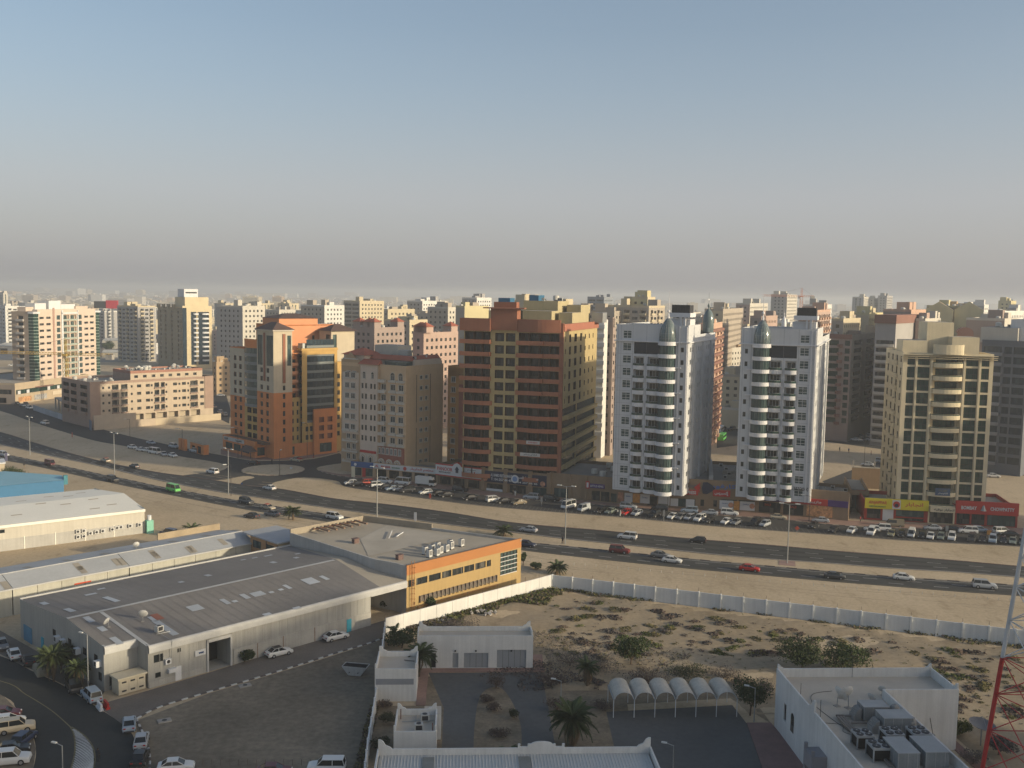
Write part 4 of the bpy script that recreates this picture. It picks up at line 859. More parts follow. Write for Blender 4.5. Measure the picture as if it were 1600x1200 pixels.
def board(b, x0, x1, z0, z1, m, th=.35, y=-.003, name='sign_board'):
 mb = MB(); mb.box(0, x1 - x0, -th, 0, 0, z1 - z0, m); return b.part(name, mb, loc=(x0, y, z0))
DK = DARKM
b = shop((549, 743.5), (584, 746.5), 4.9, 7, 'blue fronted shop under the left arches of the pinkish beige block', [(.12, .45, .3, 2.9, 'tint'), (.55, .95, .3, 2.9, 'tint')], TANP)
s = board(b, 0, b.W, 3.1, 4.9, BLUES); mb = MB(); mb.box(b.W * .52, b.W * .66, -.5, -.36, .15, 3.0, RED); b.part('red_door_panel', mb); b.finish()
mb = MB(); mb.tube((b.W * .2, -.4, .9), (b.W * .2, -.36, .9), .5, n=12, m=WHITE); mb.build('emblem', s)
b = shop((584, 746.5), (684, 756.5), 5.0, 9, 'long shop with a pale sign in two scripts beneath the pinkish beige block', [(.03, .2, .3, 2.9, 'plain'), (.24, .4, .3, 2.9, 'plain'), (.45, .6, .3, 2.9, 'plain'), (.64, .8, .3, 2.9, 'plain'), (.84, .97, .3, 2.9, 'plain')], TANP)
s = board(b, 0, b.W, 3.2, 4.8, SIGNW)
text('AL', s, (b.W * .06, -.4, .85), 1.3, .8, RED); text('MALABAR', s, (b.W * .2, -.4, .85), b.W * .15, .8, RED); text('RESTAURANT', s, (b.W * .36, -.4, .75), b.W * .13, .45, MATS['green_paint'] if 'green_paint' in MATS else mat('green_paint', (.03, .16, .06), .6, .05)); text(arabic('مطعم المليبار'), s, (b.W * .76, -.4, .85), b.W * .36, 1.0, RED)
mb = MB(); mb.tube((b.W * .5, -.42, .8), (b.W * .5, -.36, .8), .62, n=14, m=RED); mb.build('emblem', s); b.finish()
b = shop((684, 757), (752, 766), 6.6, 14, 'restaurant with red edged white sign and small gable in its middle', [(.05, .3, .4, 2.8, 'plain'), (.36, .62, .4, 2.8, 'plain'), (.7, .95, .4, 2.8, 'plain')])
s = board(b, -.3, b.W + .3, 3.4, 6.6, SIGNW, .9); w = b.W + .6
for q in ((0, w * .38), (w * .58, w)): mb = MB(); mb.box(q[0], q[1], -.95, .05, 3.2, 3.5, RED); mb.build('sign_edge', s)
mb = MB(); pts = [(w * .38, 3.2), (w * .42, 3.9), (w * .48, 4.3), (w * .54, 3.9), (w * .58, 3.2)]
mb.poly([(x, -.9, z) for x, z in pts], SIGNW);
for a, c in zip(pts, pts[1:]): mb.poly([(a[0], -.97, a[1] + .25), (c[0], -.97, c[1] + .25), (c[0], -.97, c[1]), (a[0], -.97, a[1])][::-1], RED); mb.poly([(a[0], -.97, a[1] + .25), (a[0], .1, a[1] + .25), (c[0], .1, c[1] + .25), (c[0], -.97, c[1] + .25)][::-1], RED)
mb.build('sign_gable', s); mb = MB(); mb.box(0, w, -.95, .0, -.2, .12, RED); mb.build('sign_edge', s)
text('PANOOR', s, (w * .21, -.95, 2.0), w * .34, 1.15, RED); text('RESTAURANT', s, (w * .21, -.95, .95), w * .26, .4, NAVY); text(arabic('بانور'), s, (w * .78, -.95, 1.3), w * .33, 1.7, RED); text(arabic('مطعم'), s, (w * .8, -.95, 2.6), w * .18, .5, NAVY)
mb = MB(); mb.poly([(w * .43, -.95, 2.2), (w * .48, -.95, 3.3), (w * .53, -.95, 2.2)], NAVY); mb.box(w * .45, w * .51, -.95, -.9, 1.2, 2.2, NAVY); mb.build('emblem', s); b.finish()
b = shop((752, 766), (858, 777), 6.9, 22, 'restaurant with a long navy sign carrying a phone number and round emblem', [(.08, .32, .3, 2.4, 'door'), (.42, .66, .2, 2.6, 'door'), (.76, .98, .2, 2.6, 'tint')])
s = board(b, b.W * .02, b.W * .98, 3.0, 6.3, NAVY, .5); w = b.W * .96
text('AL HAMDI RESTAURANT', s, (w * .3, -.55, 2.2), w * .33, .9, SIGNW); text('T: 04-257 44 40', s, (w * .3, -.55, .95), w * .32, .8, SIGNW); text(arabic('مطعم لقمة العدي'), s, (w * .7, -.55, 2.0), w * .33, 1.2, SIGNW); text('04 257 44 40', s, (w * .7, -.55, .7), w * .3, .5, SIGNW)
mb = MB(); mb.tube((w * .51, -.6, 1.6), (w * .51, -.5, 1.6), 1.25, n=18, m=SIGNW); mb.tube((w * .51, -.62, 1.6), (w * .51, -.6, 1.6), .8, n=14, m=mat('soft_blue', (.15, .25, .45), .6, .1)); mb.build('emblem', s)
for x in (.05, .93): mb = MB(); mb.tube((w * x, -.56, .9), (w * x, -.5, .9), .8, n=14, m=POSTR); mb.build('food_picture', s)
for x in (0, .34, .7, .97): mb = MB(); mb.box(b.W * x, b.W * x + 1.3, -.55, -.01, .13, 7.3, STN); b.part('pier', mb)
mb = MB(); mb.box(b.W * .08, b.W * .32, -.2, -.05, .2, .9, SIGNW); b.part('window_film', mb)
b.finish()
b = shop((858, 777), (1046, 793.5), 7.4, 26, 'brown stone shop building with supermarket posters under the left white tower', [(.04, .16, .3, 3.0, 'tint'), (.36, .43, .3, 3.1, 'plain'), (.44, .51, .2, 3.1, 'door'), (.52, .57, .3, 2.8, 'tint'), (.82, .9, .2, 2.9, 'door')])
s = board(b, b.W * .33, b.W * .47, 4.0, 5.2, PURP); text('LITTLE KING', s, (b.W * .075, -.4, .6), b.W * .11, .6, SIGNW); mb = MB(); mb.box(-.6, .5, -.45, -.3, -.3, 1.9, RED); mb.box(-.35, .25, -.47, -.45, 0, 1.5, SIGNW); mb.build('emblem', s)
for a, c, m_, t in ((.58, .625, POSTR, ''), (.635, .70, SIGNW, 'Market'), (.703, .76, ORS, ''), (.763, .84, SIGNW, 'Market'), (.91, 1.0, SIGNW, '')):
 s = board(b, b.W * a, b.W * c, .7, 3.3, m_, .12, name='poster')
 if t: text('Carrefour', s, (b.W * (c - a) / 2, -.16, 1.7), b.W * (c - a) * .6, .4, BLUES)
for a, c in ((.0, .02), (.17, .19), (.3, .32)): mb = MB(); mb.box(b.W * a, b.W * c, -.4, -.01, .13, 7.4, STN); b.part('pier', mb)
b.finish(); clutter(b, b.W * .3, b.W * .45, 4, 20, 6.55, 6, ('ac_unit', 'water_tank'), seed=61)
b = shop((1046, 793.5), (1181, 801), 8.6, 34, 'supermarket with blue and red arrow emblem and two EXPRESS signs between the white towers', [(.02, .3, .5, 2.9, 'tint'), (.36, .4, 1.0, 2.9, 'plain'), (.51, .55, 1.0, 2.9, 'plain'), (.6, .78, 2.4, 3.3, 'tintband'), (.8, .98, 2.4, 3.3, 'tintband')])
W = b.W; s = board(b, W * .13, W * .33, 4.1, 5.6, RED, .3); text('EXPRESS', s, (W * .1, -.34, .75), W * .15, .95, SIGNW, bold=.03)
s = board(b, W * .5, W * .7, 4.1, 5.9, RED, .3); text(arabic('إكسبريس'), s, (W * .1, -.34, .9), W * .16, 1.2, SIGNW, bold=.03)
mb = MB(); mb.box(0, W * .28, -.1, 0, 0, 1.5, mat('stone_panel', (.21, .145, .095), .8, .05)); s = b.part('sign_panel', mb, loc=(W * .04, -.003, 6.1)); text('Carrefour', s, (W * .14, -.16, .75), W * .26, 1.3, mat('grey_blue_letters', (.09, .1, .14), .5, .05))
text(arabic('كارفور'), b.root, (W * .62, -.12, 6.9), W * .28, 1.5, mat('bright_blue', (.03, .12, .42), .5, .05))
def disc(pts, m, y=-.3, th=.25):
 mb = MB(); n = len(pts); mb.poly([(x, y, z) for x, z in pts], m)
 for i in range(n): a, c = pts[i], pts[(i + 1) % n]; mb.poly([(a[0], y, a[1]), (a[0], y + th, a[1]), (c[0], y + th, c[1]), (c[0], y, c[1])], m)
 return mb
cx, cz = W * .42, 6.3
disc([(cx - 3.4, cz), (cx - 1.6, cz + 1.5), (cx - 1.9, cz + .6), (cx - 1.5, cz), (cx - 1.9, cz - .6), (cx - 1.6, cz - 1.5)], RED).build('emblem_red_arrow', b.root)
disc([(cx - .9, cz + 1.6), (cx + .3, cz + 1.7), (cx + 1.6, cz + .9), (cx + 2.5, cz), (cx + 1.6, cz - .9), (cx + .3, cz - 1.7), (cx - .9, cz - 1.6), (cx - 1.2, cz)], NAVY).build('emblem_blue_arrow', b.root)
for a, c, m_ in ((.58, .74, SIGNW), (.745, .81, ORS), (.815, .985, SIGNW)):
 s = board(b, W * a, W * c, .5, 3.0, m_, .12, name='poster')
 if m_ is SIGNW: text('Carrefour', s, (W * (c - a) * .4, -.16, 1.7), W * .07, .35, BLUES); mb = MB(); mb.tube((W * (c - a) * .82, -.16, 1.3), (W * (c - a) * .82, -.13, 1.3), .75, n=12, m=POSTR); mb.build('food_picture', s)
for a, c in ((.01, .1), (.19, .29)): board(b, W * a, W * c, .6, 2.8, SIGNW, .12, name='poster')
mb = MB(); mb.box(W * .45, W * .45 + 1.2, 3, 33, 7.7, 9.4, mat('pale_duct', (.4, .4, .39), .7, .1)); b.part('roof_duct', mb)
for x0, x1 in ((.12, .3), (.62, .84)): mb = MB(); mb.box(W * x0, W * x1, 9, 9.6, 7.7, 8.6, CONC); mb.box(W * x0, W * x1, 17, 17.6, 7.7, 8.6, CONC); b.part('roof_plinth', mb)
clutter(b, W * .1, W * .4, 5, 30, 7.75, 8, ('ac_unit',), seed=71); clutter(b, W * .55, W * .95, 5, 30, 7.75, 8, ('ac_unit',), seed=72); b.finish()
b = shop((1181, 801), (1325, 814.5), 5.4, 26, 'low shop with purple and red fascia below the right white tower', [(.03, .27, .3, 3.3, 'plain'), (.3, .52, .3, 3.3, 'plain')], STN)
W = b.W; s = board(b, 0, W * .26, 3.7, 5.4, PURP); s = board(b, W * .26, W * .55, 3.7, 5.4, RED, .36); text('Gazebo', s, (W * .14, -.4, .85), W * .13, .8, SIGNW); s = board(b, W * .55, W * .78, 3.7, 5.4, RED, .36); text(arabic('جازيبو'), s, (W * .1, -.4, .85), W * .13, .9, SIGNW); board(b, W * .78, W * .995, 3.7, 5.4, PURP)
s = board(b, W * .555, W * .83, .5, 3.6, mat('orange_cream_poster', (.5, .26, .12), .6, .35, 1.0, fine=2), .12, name='poster')
for x in (.1, .38): text('SALE', b.root, (W * (x + .03), -.06, 2.6), 1.8, .6, ORR)
b.wall((W * .52, -.01), (W, -.01), 5.45, 8.0, [], STN); mb = MB(); mb.box(W * .52, W, .0, .35, 5.45, 8.0, STN); b.part('parapet_upstand', mb)
clutter(b, W * .6, W * .95, 4, 22, 4.55, 8, ('ac_unit',), seed=73); b.finish()
# service lane wall and gate beyond
b = shop((1350, 812), (1449, 817.5), 5.6, 14, 'restaurant with yellow sign and red posts at the foot of the beige tower', [(.04, .26, .5, 3.2, 'plain'), (.5, .94, 1.4, 3.2, 'tint'), (.5, .94, .3, 1.1, 'plain')], mat('dark_red_post', (.3, .03, .02), .6, .1))
W = b.W; s = board(b, 0, W, 3.4, 6.2, YSIGN, .6); text('ANJAPPAR', s, (W * .2, -.65, 1.6), W * .29, 1.1, ORR); text('RESTAURANT', s, (W * .2, -.65, .6), W * .26, .4, MATS['green_paint']); text(arabic('انجابار'), s, (W * .77, -.65, 1.5), W * .28, 1.3, ORR); mb = MB(); mb.box(W * .43, W * .56, -.63, -.6, .2, 2.6, SIGNW); mb.tube((W * .495, -.68, 1.4), (W * .495, -.63, 1.4), .9, n=14, m=RED); mb.tube((W * .495, -.69, 1.15), (W * .495, -.68, 1.15), .5, n=12, m=NAVY); mb.build('emblem', s)
mb = MB(); mb.box(W * .29, W * .46, -.06, -.0, .15, 3.3, SIGNW); b.part('double_door', mb); b.finish()
b = shop((1449, 817.5), (1491, 820), 5.0, 6, 'recessed entrance of the beige tower under a curved sign', [(.06, .94, .2, 3.3, 'door')], CRM)
s = board(b, .3, b.W - .3, 3.5, 4.9, CRM, 1.6); text(arabic('انجابار بوفيه'), s, (b.W / 2, -1.65, .7), b.W * .75, .8, DARKM); b.finish()
b = shop((1491, 820), (1589, 825.5), 5.4, 20, 'restaurant with long red sign and dark glass front right of the beige tower', [(.03, .24, .3, 3.2, 'door'), (.27, .48, .3, 3.2, 'door'), (.52, .97, .3, 3.2, 'tintband')], mat('dark_red_post', (.3, .03, .02), .6, .1))
W = b.W; s = board(b, 0, W, 3.4, 6.8, RED, .7); text('BOMBAY', s, (W * .21, -.75, 1.6), W * .25, 1.0, SIGNW, bold=.03); text('CHOWPATTY', s, (W * .74, -.75, 1.6), W * .38, 1.0, SIGNW, bold=.03)
mb = MB(); mb.lathe([(.75, 0), (.5, .5), (.35, 1.1), (.1, 1.5)], 10, STEEL, (W * .44, -.75), 180, 360); mb.build('emblem', s, loc=(0, 0, 1.0)); b.finish()
# gateway between the two podiums
b = Bld('car_park_ramp', 'dark covered ramp between the red fronted shop and the yellow sign restaurant', 'gateway', G(1327, 800), -14)
b.wall((0, 0), (5, 0), 0, 6.4, [(.5, 4.6, .1, 5.0, None, 5)], STN); boxpart(b, 'side_wall', 0, .5, .05, 22, 0, 6.3, STN); boxpart(b, 'side_wall', 4.6, 5.1, .05, 22, 0, 6.3, STN); boxpart(b, 'roof', .5, 4.6, 6, 22, 5.2, 5.6, ROOFG)
b.finish()
b = Bld('garden_wall', 'pale roof terrace wall with short posts behind the ramp', 'wall', G(1330, 762), -12); boxpart(b, 'wall_panel', 0, 14, 0, .3, 0, 6.6, STN)
for k in range(3): boxpart(b, 'post', .2 + 6.5 * k, .5 + 6.5 * k, -.1, .2, 6.6, 9.0, CONC)
boxpart(b, 'coping', -.1, 14.1, -.1, .4, 6.601, 6.9, mat('pale_coping', (.45, .42, .36), .8, .08)); b.finish()

# ================================================================== left part: tan block, tower with podium, construction site
TAN = mat('tan_brown_render', (.48, .395, .30), .85, .07, streak=.06); TAN2 = mat('tan_dark_render', (.33, .235, .185), .85, .08, streak=.05); PINKL = mat('pale_pink_render', (.56, .46, .38), .85, .05, streak=.04)
o = G(142, 669); b = Bld('apartment_block', 'long low tan apartment block of five storeys with satellite dishes on its roof', 'apartment block', o, 46)
W_ = reach(o, 46, 333, 10); D_ = 30; H_ = 19.5; print('tan', W_)
z0 = 5.6; p = 3.3; f = lambda a: a * W_
small = [(f(a), f(a) + .9) for a in (.09, .135, .31, .47, .59, .70, .775, .93, .965)]; win = [(f(a), f(a) + 1.9) for a in (.36, .43, .655, .73, .885)]; bal = [(f(.165), f(.215)), (f(.235), f(.285)), (f(.50), f(.54)), (f(.553), f(.585)), (f(.80), f(.865))]
b.wall((0, 0), (W_, 0), 0, H_, [(f(.33) + i * f(.095), f(.33) + f(.08) + i * f(.095), 1.9, 4.6, None, 2.0) for i in range(6)] + rows(z0 + .9, p, 4, small, 1.0, 'plain') + rows(z0 + .8, p, 4, win, 1.3, 'plain') + rows(z0 + .2, p, 4, bal, 2.4, 'door', 1.0), TAN, inner=mat('tan_inner', (.42, .36, .27), .85, .05))
for i in range(4):
 for a, c in bal: b.balcony((0, 0), (W_, 0), a - .1, c + .1, z0 + i * p + .1, .5, .25, 'flat', TAN2, rail=WHITEF)
for a, c in ((-.003, .075), (.925, 1.0)): mb = MB(); mb.box(f(a), f(c), -.25, -.003, 0 if a < 0 else z0 - .8, H_ + .3, TAN2); b.part('end_bay', mb)
b.wall((0, D_), (0, 0), 0, H_, rows(z0 + .2, p, 4, [(2, 8), (10, 16), (20, 27)], 2.3, 'door', 1.2), TAN2, inner=DARK)
for i in range(4):
 for a, c in ((2, 8), (10, 16), (20, 27)): b.balcony((0, D_), (0, 0), a, c, z0 + i * p, .8, 1.0, 'flat', TAN2)
b.wall((W_, 0), (W_, D_), 0, H_, [], TAN2); b.wall((W_, D_), (0, D_), 0, H_, [], TAN2)
mb = MB(); mb.poly([(0, 0, H_ - .8), (W_, 0, H_ - .8), (W_, D_, H_ - .8), (0, D_, H_ - .8)], ROOFC); b.part('roof', mb); ring([(0, 0), (W_, 0), (W_, D_), (0, D_)], .3, H_ - .9, H_ + .2, TAN2).build('parapet', b.root)
b.wall((f(.33), 2.5), (f(.93), 2.5), H_ - .8, H_ + 3.6, rows(H_ + .8, 3, 1, [(f(.03 + .07 * i), f(.03 + .07 * i) + 1.7) for i in range(8)], 1.2, 'plain'), TAN); b.wall((f(.33), 20), (f(.33), 2.5), H_ - .8, H_ + 3.6, [], TAN2)
boxpart(b, 'penthouse_roof', f(.33), f(.93), 2.52, 20, H_ + 3.0, H_ + 3.3, TAN2, ROOFC); ring([(f(.33), 2.5), (f(.93), 2.5), (f(.93), 20), (f(.33), 20)], .3, H_ + 2.8, H_ + 4.0, mat('rose_band', (.33, .17, .125), .85, .07)).build('penthouse_parapet', b.root)
clutter(b, f(.34), f(.9), 3, 18, H_ + 3.32, 26, seed=81); clutter(b, 2, f(.3), 2, D_ - 3, H_ - .78, 10, seed=82); b.finish()
b = Bld('boundary_wall', 'tan boundary wall with a paler right half in front of the long tan block', 'wall', G(142, 672), 45)
boxpart(b, 'high_panel', .6, W_ * .33, -1.6, -1.3, 0, 6.2, TAN); boxpart(b, 'low_panel', W_ * .331, W_ * .48, -1.6, -1.3, 0, 3.1, TAN); boxpart(b, 'low_panel', W_ * .481, W_ * 1.03, -1.6, -1.3, 0, 3.0, mat('pale_cream_wall', (.5, .42, .30), .85, .05)); b.finish()
mb = MB(); mb.box(-5, .5, -.05, .05, 0, 4.2, mat('blue_grey_sheet', (.10, .14, .2), .7, .15)); t_ = thing('construction_hoarding', 'blue grey metal gate beside the left corner of the long tan block', 'hoarding', G(140, 671), 122); mb.build('gate_panel', t_)

# left tower on its podium
pz = 10.0; a_, c_ = G(61, 594, pz), G(151, 583, pz); ang = math.degrees(math.atan2(c_[1] - a_[1], c_[0] - a_[0])); W_ = math.hypot(c_[0] - a_[0], c_[1] - a_[1]); print('lefttower', a_, ang, W_)
GREY = mat('shade_darkened_side_render', (.33, .27, .22), .85, .06, streak=.05);  # pale pink darkened for the sides, shade put into the colour
b = Bld('apartment_tower', 'tall pale pink tower with green glass corner strips standing on a long podium', 'tower block', a_, ang)
Ht = hat(484, a_[0] + 10, a_[1] + 6) ; p = 3.42; n = int((Ht - pz - 3) / p); z0 = pz + .8; f = lambda q: q * W_; print('Ht', Ht, n)
cols = [(f(.03), f(.10)), (f(.14), f(.21)), (f(.79), f(.86)), (f(.895), f(.965))]
h = rows(z0 + .9, p, n, cols, 1.2, 'plain') + rows(z0 + .3, p, n, [(f(.31), f(.37)), (f(.685), f(.745))], 2.4, 'tint') + rows(z0 + .2, p, n, [(f(.42), f(.525)), (f(.545), f(.65))], 2.6, 'tint', 1.2)
b.wall((0, 0), (W_, 0), pz - 1, Ht, h, PINKL)
mb = MB(); mb.box(f(.385), f(.41), -.5, -.003, pz, Ht - .5, WHITE); mb.box(f(.66), f(.675), -.5, -.003, pz, Ht - .5, WHITE); b.part('white_pilaster', mb); mb = MB(); mb.box(f(.385), f(.675), -.5, -.003, z0 + n * p - .1, z0 + n * p + .8, WHITE); b.part('white_lintel', mb)
mb = MB(); mb.box(f(.245), f(.27), -.35, -.003, pz, Ht + .8, mat('rose_stripe', (.4, .26, .21), .8, .05)); b.part('rose_pilaster', mb)
for i in range(n): mb = MB(); mb.box(f(.415), f(.655), -.4, -.003, z0 + i * p - .3, z0 + i * p + .5, mat('soft_green_rail', (.35, .4, .35), .6, .05)); b.part('balcony', mb)
for x0, x1, y0, y1 in ((-3.4, -.01, -1.0, 3), (W_ + .01, W_ + 3.0, -.8, 3)):
 mb = MB(); mb.prism([(x0, y0 + 1), (x0 + 1, y0), (x1 - .6, y0), (x1, y0 + .6), (x1, y1), (x0, y1)], pz - 1, Ht - 2.2, GLG, WHITE); b.part('glass_corner', mb)
 for i in range(n * 2): z = z0 + i * p / 2; mb = MB(); mb.prism([(x0 - .08, y0 + .95), (x0 + .95, y0 - .08), (x1 - .6, y0 - .08), (x1 + .08, y0 + .55), (x1 + .08, y1), (x0 - .08, y1)], z, z + .28, mat('pale_green_band', (.3, .36, .33), .6, .05)); b.part('spandrel', mb)
 mb = MB(); mb.prism([(x0 - .3, y0 + .8), (x0 + .9, y0 - .3), (x1 + .3, y0 - .3), (x1 + .3, y1), (x0 - .3, y1)], Ht - 2.2, Ht - 1.2, WHITE); b.part('cap', mb)
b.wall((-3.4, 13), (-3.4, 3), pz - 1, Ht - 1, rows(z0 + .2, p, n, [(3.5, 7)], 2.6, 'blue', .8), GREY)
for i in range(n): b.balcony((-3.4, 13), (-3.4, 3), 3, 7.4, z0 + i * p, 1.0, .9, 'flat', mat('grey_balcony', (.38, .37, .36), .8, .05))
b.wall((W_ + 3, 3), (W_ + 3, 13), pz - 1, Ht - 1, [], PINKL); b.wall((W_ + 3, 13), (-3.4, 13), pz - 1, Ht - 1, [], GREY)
boxpart(b, 'roof', -3.39, W_ + 2.99, 3.01, 12.9, Ht - 1.9, Ht - 1.5, GREY, ROOFC); ring([(0, 0), (W_, 0), (W_, 3), (0, 3)], .3, Ht - 1.2, Ht + .02, PINKL).build('parapet', b.root); boxpart(b, 'roof_strip', .3, W_ - .3, .3, 3.2, Ht - 1.8, Ht - 1.0, PINKL, ROOFC)
for x0, x1, y0, y1, h_, m_ in ((f(.12), f(.3), 6, 12, 4.2, WHITE), (f(.32), f(.52), 5, 12, 5.6, WHITE), (f(.55), f(.8), 6, 12, 3.6, WHITE), (f(.0), f(.12), 7, 12, 2.2, PINKL), (f(.78), f(1.0), 5, 10, 2.4, PINKL)): boxpart(b, 'roof_house', x0, x1, y0, y1, Ht - 1.5, Ht + h_ - 1, m_, ROOFC)
b.finish()
# podium
oc = G(24, 632); q = G(112, 618); ang = math.degrees(math.atan2(q[1] - oc[1], q[0] - oc[0])); W_ = math.hypot(q[0] - oc[0], q[1] - oc[1]) + 16; print('podium', oc, ang, W_)
b = Bld('podium_building', 'long beige podium with a dark green glass band and small square signs', 'podium', oc, ang)
b.wall((0, 0), (W_, 0), 0, pz + .6, [(.8, W_ - 1, 4.9, 7.2, 'greenband', .5), (W_ * .72, W_ * .85, .4, 3.4, None, 3)], mat('podium_beige', (.42, .34, .24), .85, .07, streak=.05)); b.wall((0, 45), (0, 0), 0, pz + .6, [(3, 43, 5, 7.4, 'plain', .5), (8, 40, .3, 3.2, None, 2)], GREY)
for a in (.03, .14, .41, .54, .64): board(b, W_ * a, W_ * a + 2.2, 5.0, 6.7 if a != .41 else 7.1, SIGNW, .2)
mb = MB(); mb.prism([(W_ * .25, 0), (W_ * .5, 0), (W_ * .47, -1.4), (W_ * .37, -2.0), (W_ * .28, -1.4)], 7.3, 7.7, mat('canopy_red', (.22, .12, .09), .8, .1)); b.part('canopy', mb)
board(b, W_ * .48, W_ * .68, 2.0, 4.0, mat('cream_board', (.55, .47, .36), .6, .05), .15); board(b, W_ * .04, W_ * .2, .8, 3.4, mat('mural_orange', (.45, .25, .12), .7, .4, .6, fine=1.2), .15, name='mural_panel'); board(b, W_ * .24, W_ * .4, .8, 3.4, mat('mural_blue', (.3, .3, .3), .7, .4, .6, fine=1.2), .15, name='mural_panel')
mb = MB(); mb.poly([(0, 0, pz - .1), (W_, 0, pz - .1), (W_, 48, pz - .1), (0, 48, pz - .1)], ROOFC); b.part('roof', mb); ring([(0, 0), (W_, 0), (W_, 48), (0, 48)], .4, pz - .2, pz + .7, MATS['podium_beige']).build('parapet', b.root)
b.wall((W_, 0), (W_, 48), 0, pz + .6, [], GREY); b.finish()
# hoarding fence and half-built frame beside the tan block
t_ = thing('construction_hoarding', 'long pale blue grey hoarding beside the road, left of the long tan block', 'hoarding', G(52, 641), 0); a_ = G(52, 641); c_ = G(112, 661)
a_, c_ = Vector((*a_, 0)), Vector((*c_, 0)); d = c_ - a_; n_ = 12; ag = math.atan2(d.y, d.x); L = d.length / n_
for i in range(n_): mb = MB(); mb.box(.04, L - .04, -.06, .06, 0, 2.6 + .08 * (i % 2), mat('hoarding_sheet', (.36, .38, .41), .7, .1, rand=.12)); mb.build('panel', t_, tuple(d * i / n_), ag)
b = Bld('building_frame', 'half built concrete frame behind the hoarding next to the tan block', 'building site', G(113, 655), 124)
for k in range(5): boxpart(b, 'slab_edge', k * 9, k * 9 + 8.6, -12, 0, 5.4, 5.8, CONC)
for k in range(6):
 for j in (0, 6, 11): boxpart(b, 'column', k * 8.8, k * 8.8 + .6, -j - .7, -j - .1, 0, 5.4, CONC)
b.finish()

# tower cranes
CRY = mat('crane_yellow', (.5, .33, .07), .6, .1); CRO = mat('crane_orange', (.45, .13, .05), .6, .1)
def crane(o, h, jib, cjib, ang, m, label, w=1.8):
 t = thing('tower_crane', label, 'crane', o, ang); r = w / 2
 def lattice(name, L, w, ax, loc, step, n4=True):
  mb = MB(); k = w / 2; tb = .09 if w > 1.5 else .07
  pt = (lambda s, a, c: (a, c, s)) if ax == 'z' else (lambda s, a, c: (s, a, c))
  cs_ = ((-k, -k), (k, -k), (k, k), (-k, k))
  for a, c in cs_: mb.tube(pt(0, a, c), pt(L, a, c), tb * 1.3, n=4, m=m, cap=False)
  q = int(L / step)
  for i in range(q):
   s0, s1 = i * step, (i + 1) * step
   for (a, c), (e, g) in zip(cs_, cs_[1:] + cs_[:1]): mb.tube(pt(s0, a, c), pt(s1, e, g), tb, n=3, m=m, cap=False); mb.tube(pt(s1, a, c), pt(s1, e, g), tb, n=3, m=m, cap=False)
  mb.build(name, t, loc)
 lattice('mast', h, w, 'z', (0, 0, 0), w * 1.1); lattice('jib', jib, w * .7, 'x', (0, 0, h + 1), w); lattice('counter_jib', cjib, w * .7, 'x', (-cjib, 0, h + 1), w); lattice('apex', 7, w * .55, 'z', (0, 0, h + 2), w)
 mb = MB(); mb.box(-cjib - .5, -cjib + 3, -w * .7, w * .7, h - 1.4, h + 1.2, CONC); mb.build('counterweight', t); mb = MB(); mb.box(.8, 2.6, -w * .7 - 1.2, -w * .7, h - 1.6, h + .6, WHITE); mb.build('cab', t); mb = MB(); mb.box(-1.3, 1.3, -1.3, 1.3, h, h + 1.1, m); mb.build('slewing_ring', t)
 mb = MB(); mb.tube((0, 0, h + 9), (jib * .7, 0, h + 1.6), .06, n=3, m=DARKM); mb.tube((0, 0, h + 9), (-cjib * .9, 0, h + 1.6), .06, n=3, m=DARKM); mb.tube((jib * .55, 0, h + .3), (jib * .55, 0, h - 12), .05, n=3, m=DARKM); mb.build('cables', t)
 return t
o = G(104, 628); crane(o, hat(556, *o), 42, 26, 172, CRY, 'yellow tower crane in front of the pale pink tower at far left')
o = (1000 * (1248 - 800) / 1556 * .985, 985); crane(o, hat(461, *o) - 2, 38, 12, 178, CRO, 'orange tower crane far behind the right white tower', 2.4)
# ================================================================== the district behind
def wm(name, c, **k): return mat(name, c, .85, .07, .15, streak=.05, **k)
PAL = {'cream': wm('city_cream', (.50, .43, .30)), 'pale': wm('city_pale', (.50, .47, .41)), 'white': wm('city_white', (.60, .59, .56)), 'pink': wm('city_pink', (.41, .30, .25)), 'salmon': wm('city_salmon', (.48, .32, .24)),
  'grey': wm('city_grey', (.34, .33, .32)), 'greige': wm('city_greige', (.38, .33, .27)), 'yellow': wm('city_yellow', (.52, .46, .27)), 'tan': wm('city_tan', (.40, .29, .18)), 'mauve': wm('city_mauve', (.31, .245, .215)),
  'maroon': wm('city_maroon', (.22, .115, .09)), 'dark': wm('city_dark', (.085, .09, .10)), 'bluegrey': wm('city_bluegrey', (.22, .24, .27))}
def bgb(xl, xc, xr, ytop, dist, ang, col, label, style='win', col2=None, n_roof=3, cat='building', name='apartment_block', group=None, base=0.0, storey=3.3, spac=3.6, top=None, seed=None, clut=4, wst='plain', ww=1.5, front=None, side=None):
 br = math.degrees(math.atan2(xc - 800, 1556)); ang = -(br + 14) if ang + 90 > 90 - br - 6 else ang
 d = ray(xc, ytop); t = dist / d[1]; C = (d[0] * t, dist); H = CAM_H + d[2] * t
 Wd = max(4, reach(C, ang + 180, xl, H, 120)); Dp = max(4, reach(C, ang + 90, xr, H, 90)) if xr else 18
 o = (C[0] - Wd * math.cos(R(ang)), C[1] - Wd * math.sin(R(ang)))
 return cityb(o, Wd, Dp, H, ang, col, label, style, col2, n_roof, cat, name, group, storey, spac, top, seed if seed is not None else int(xc * 7 + ytop), clut, wst, ww, front, side)
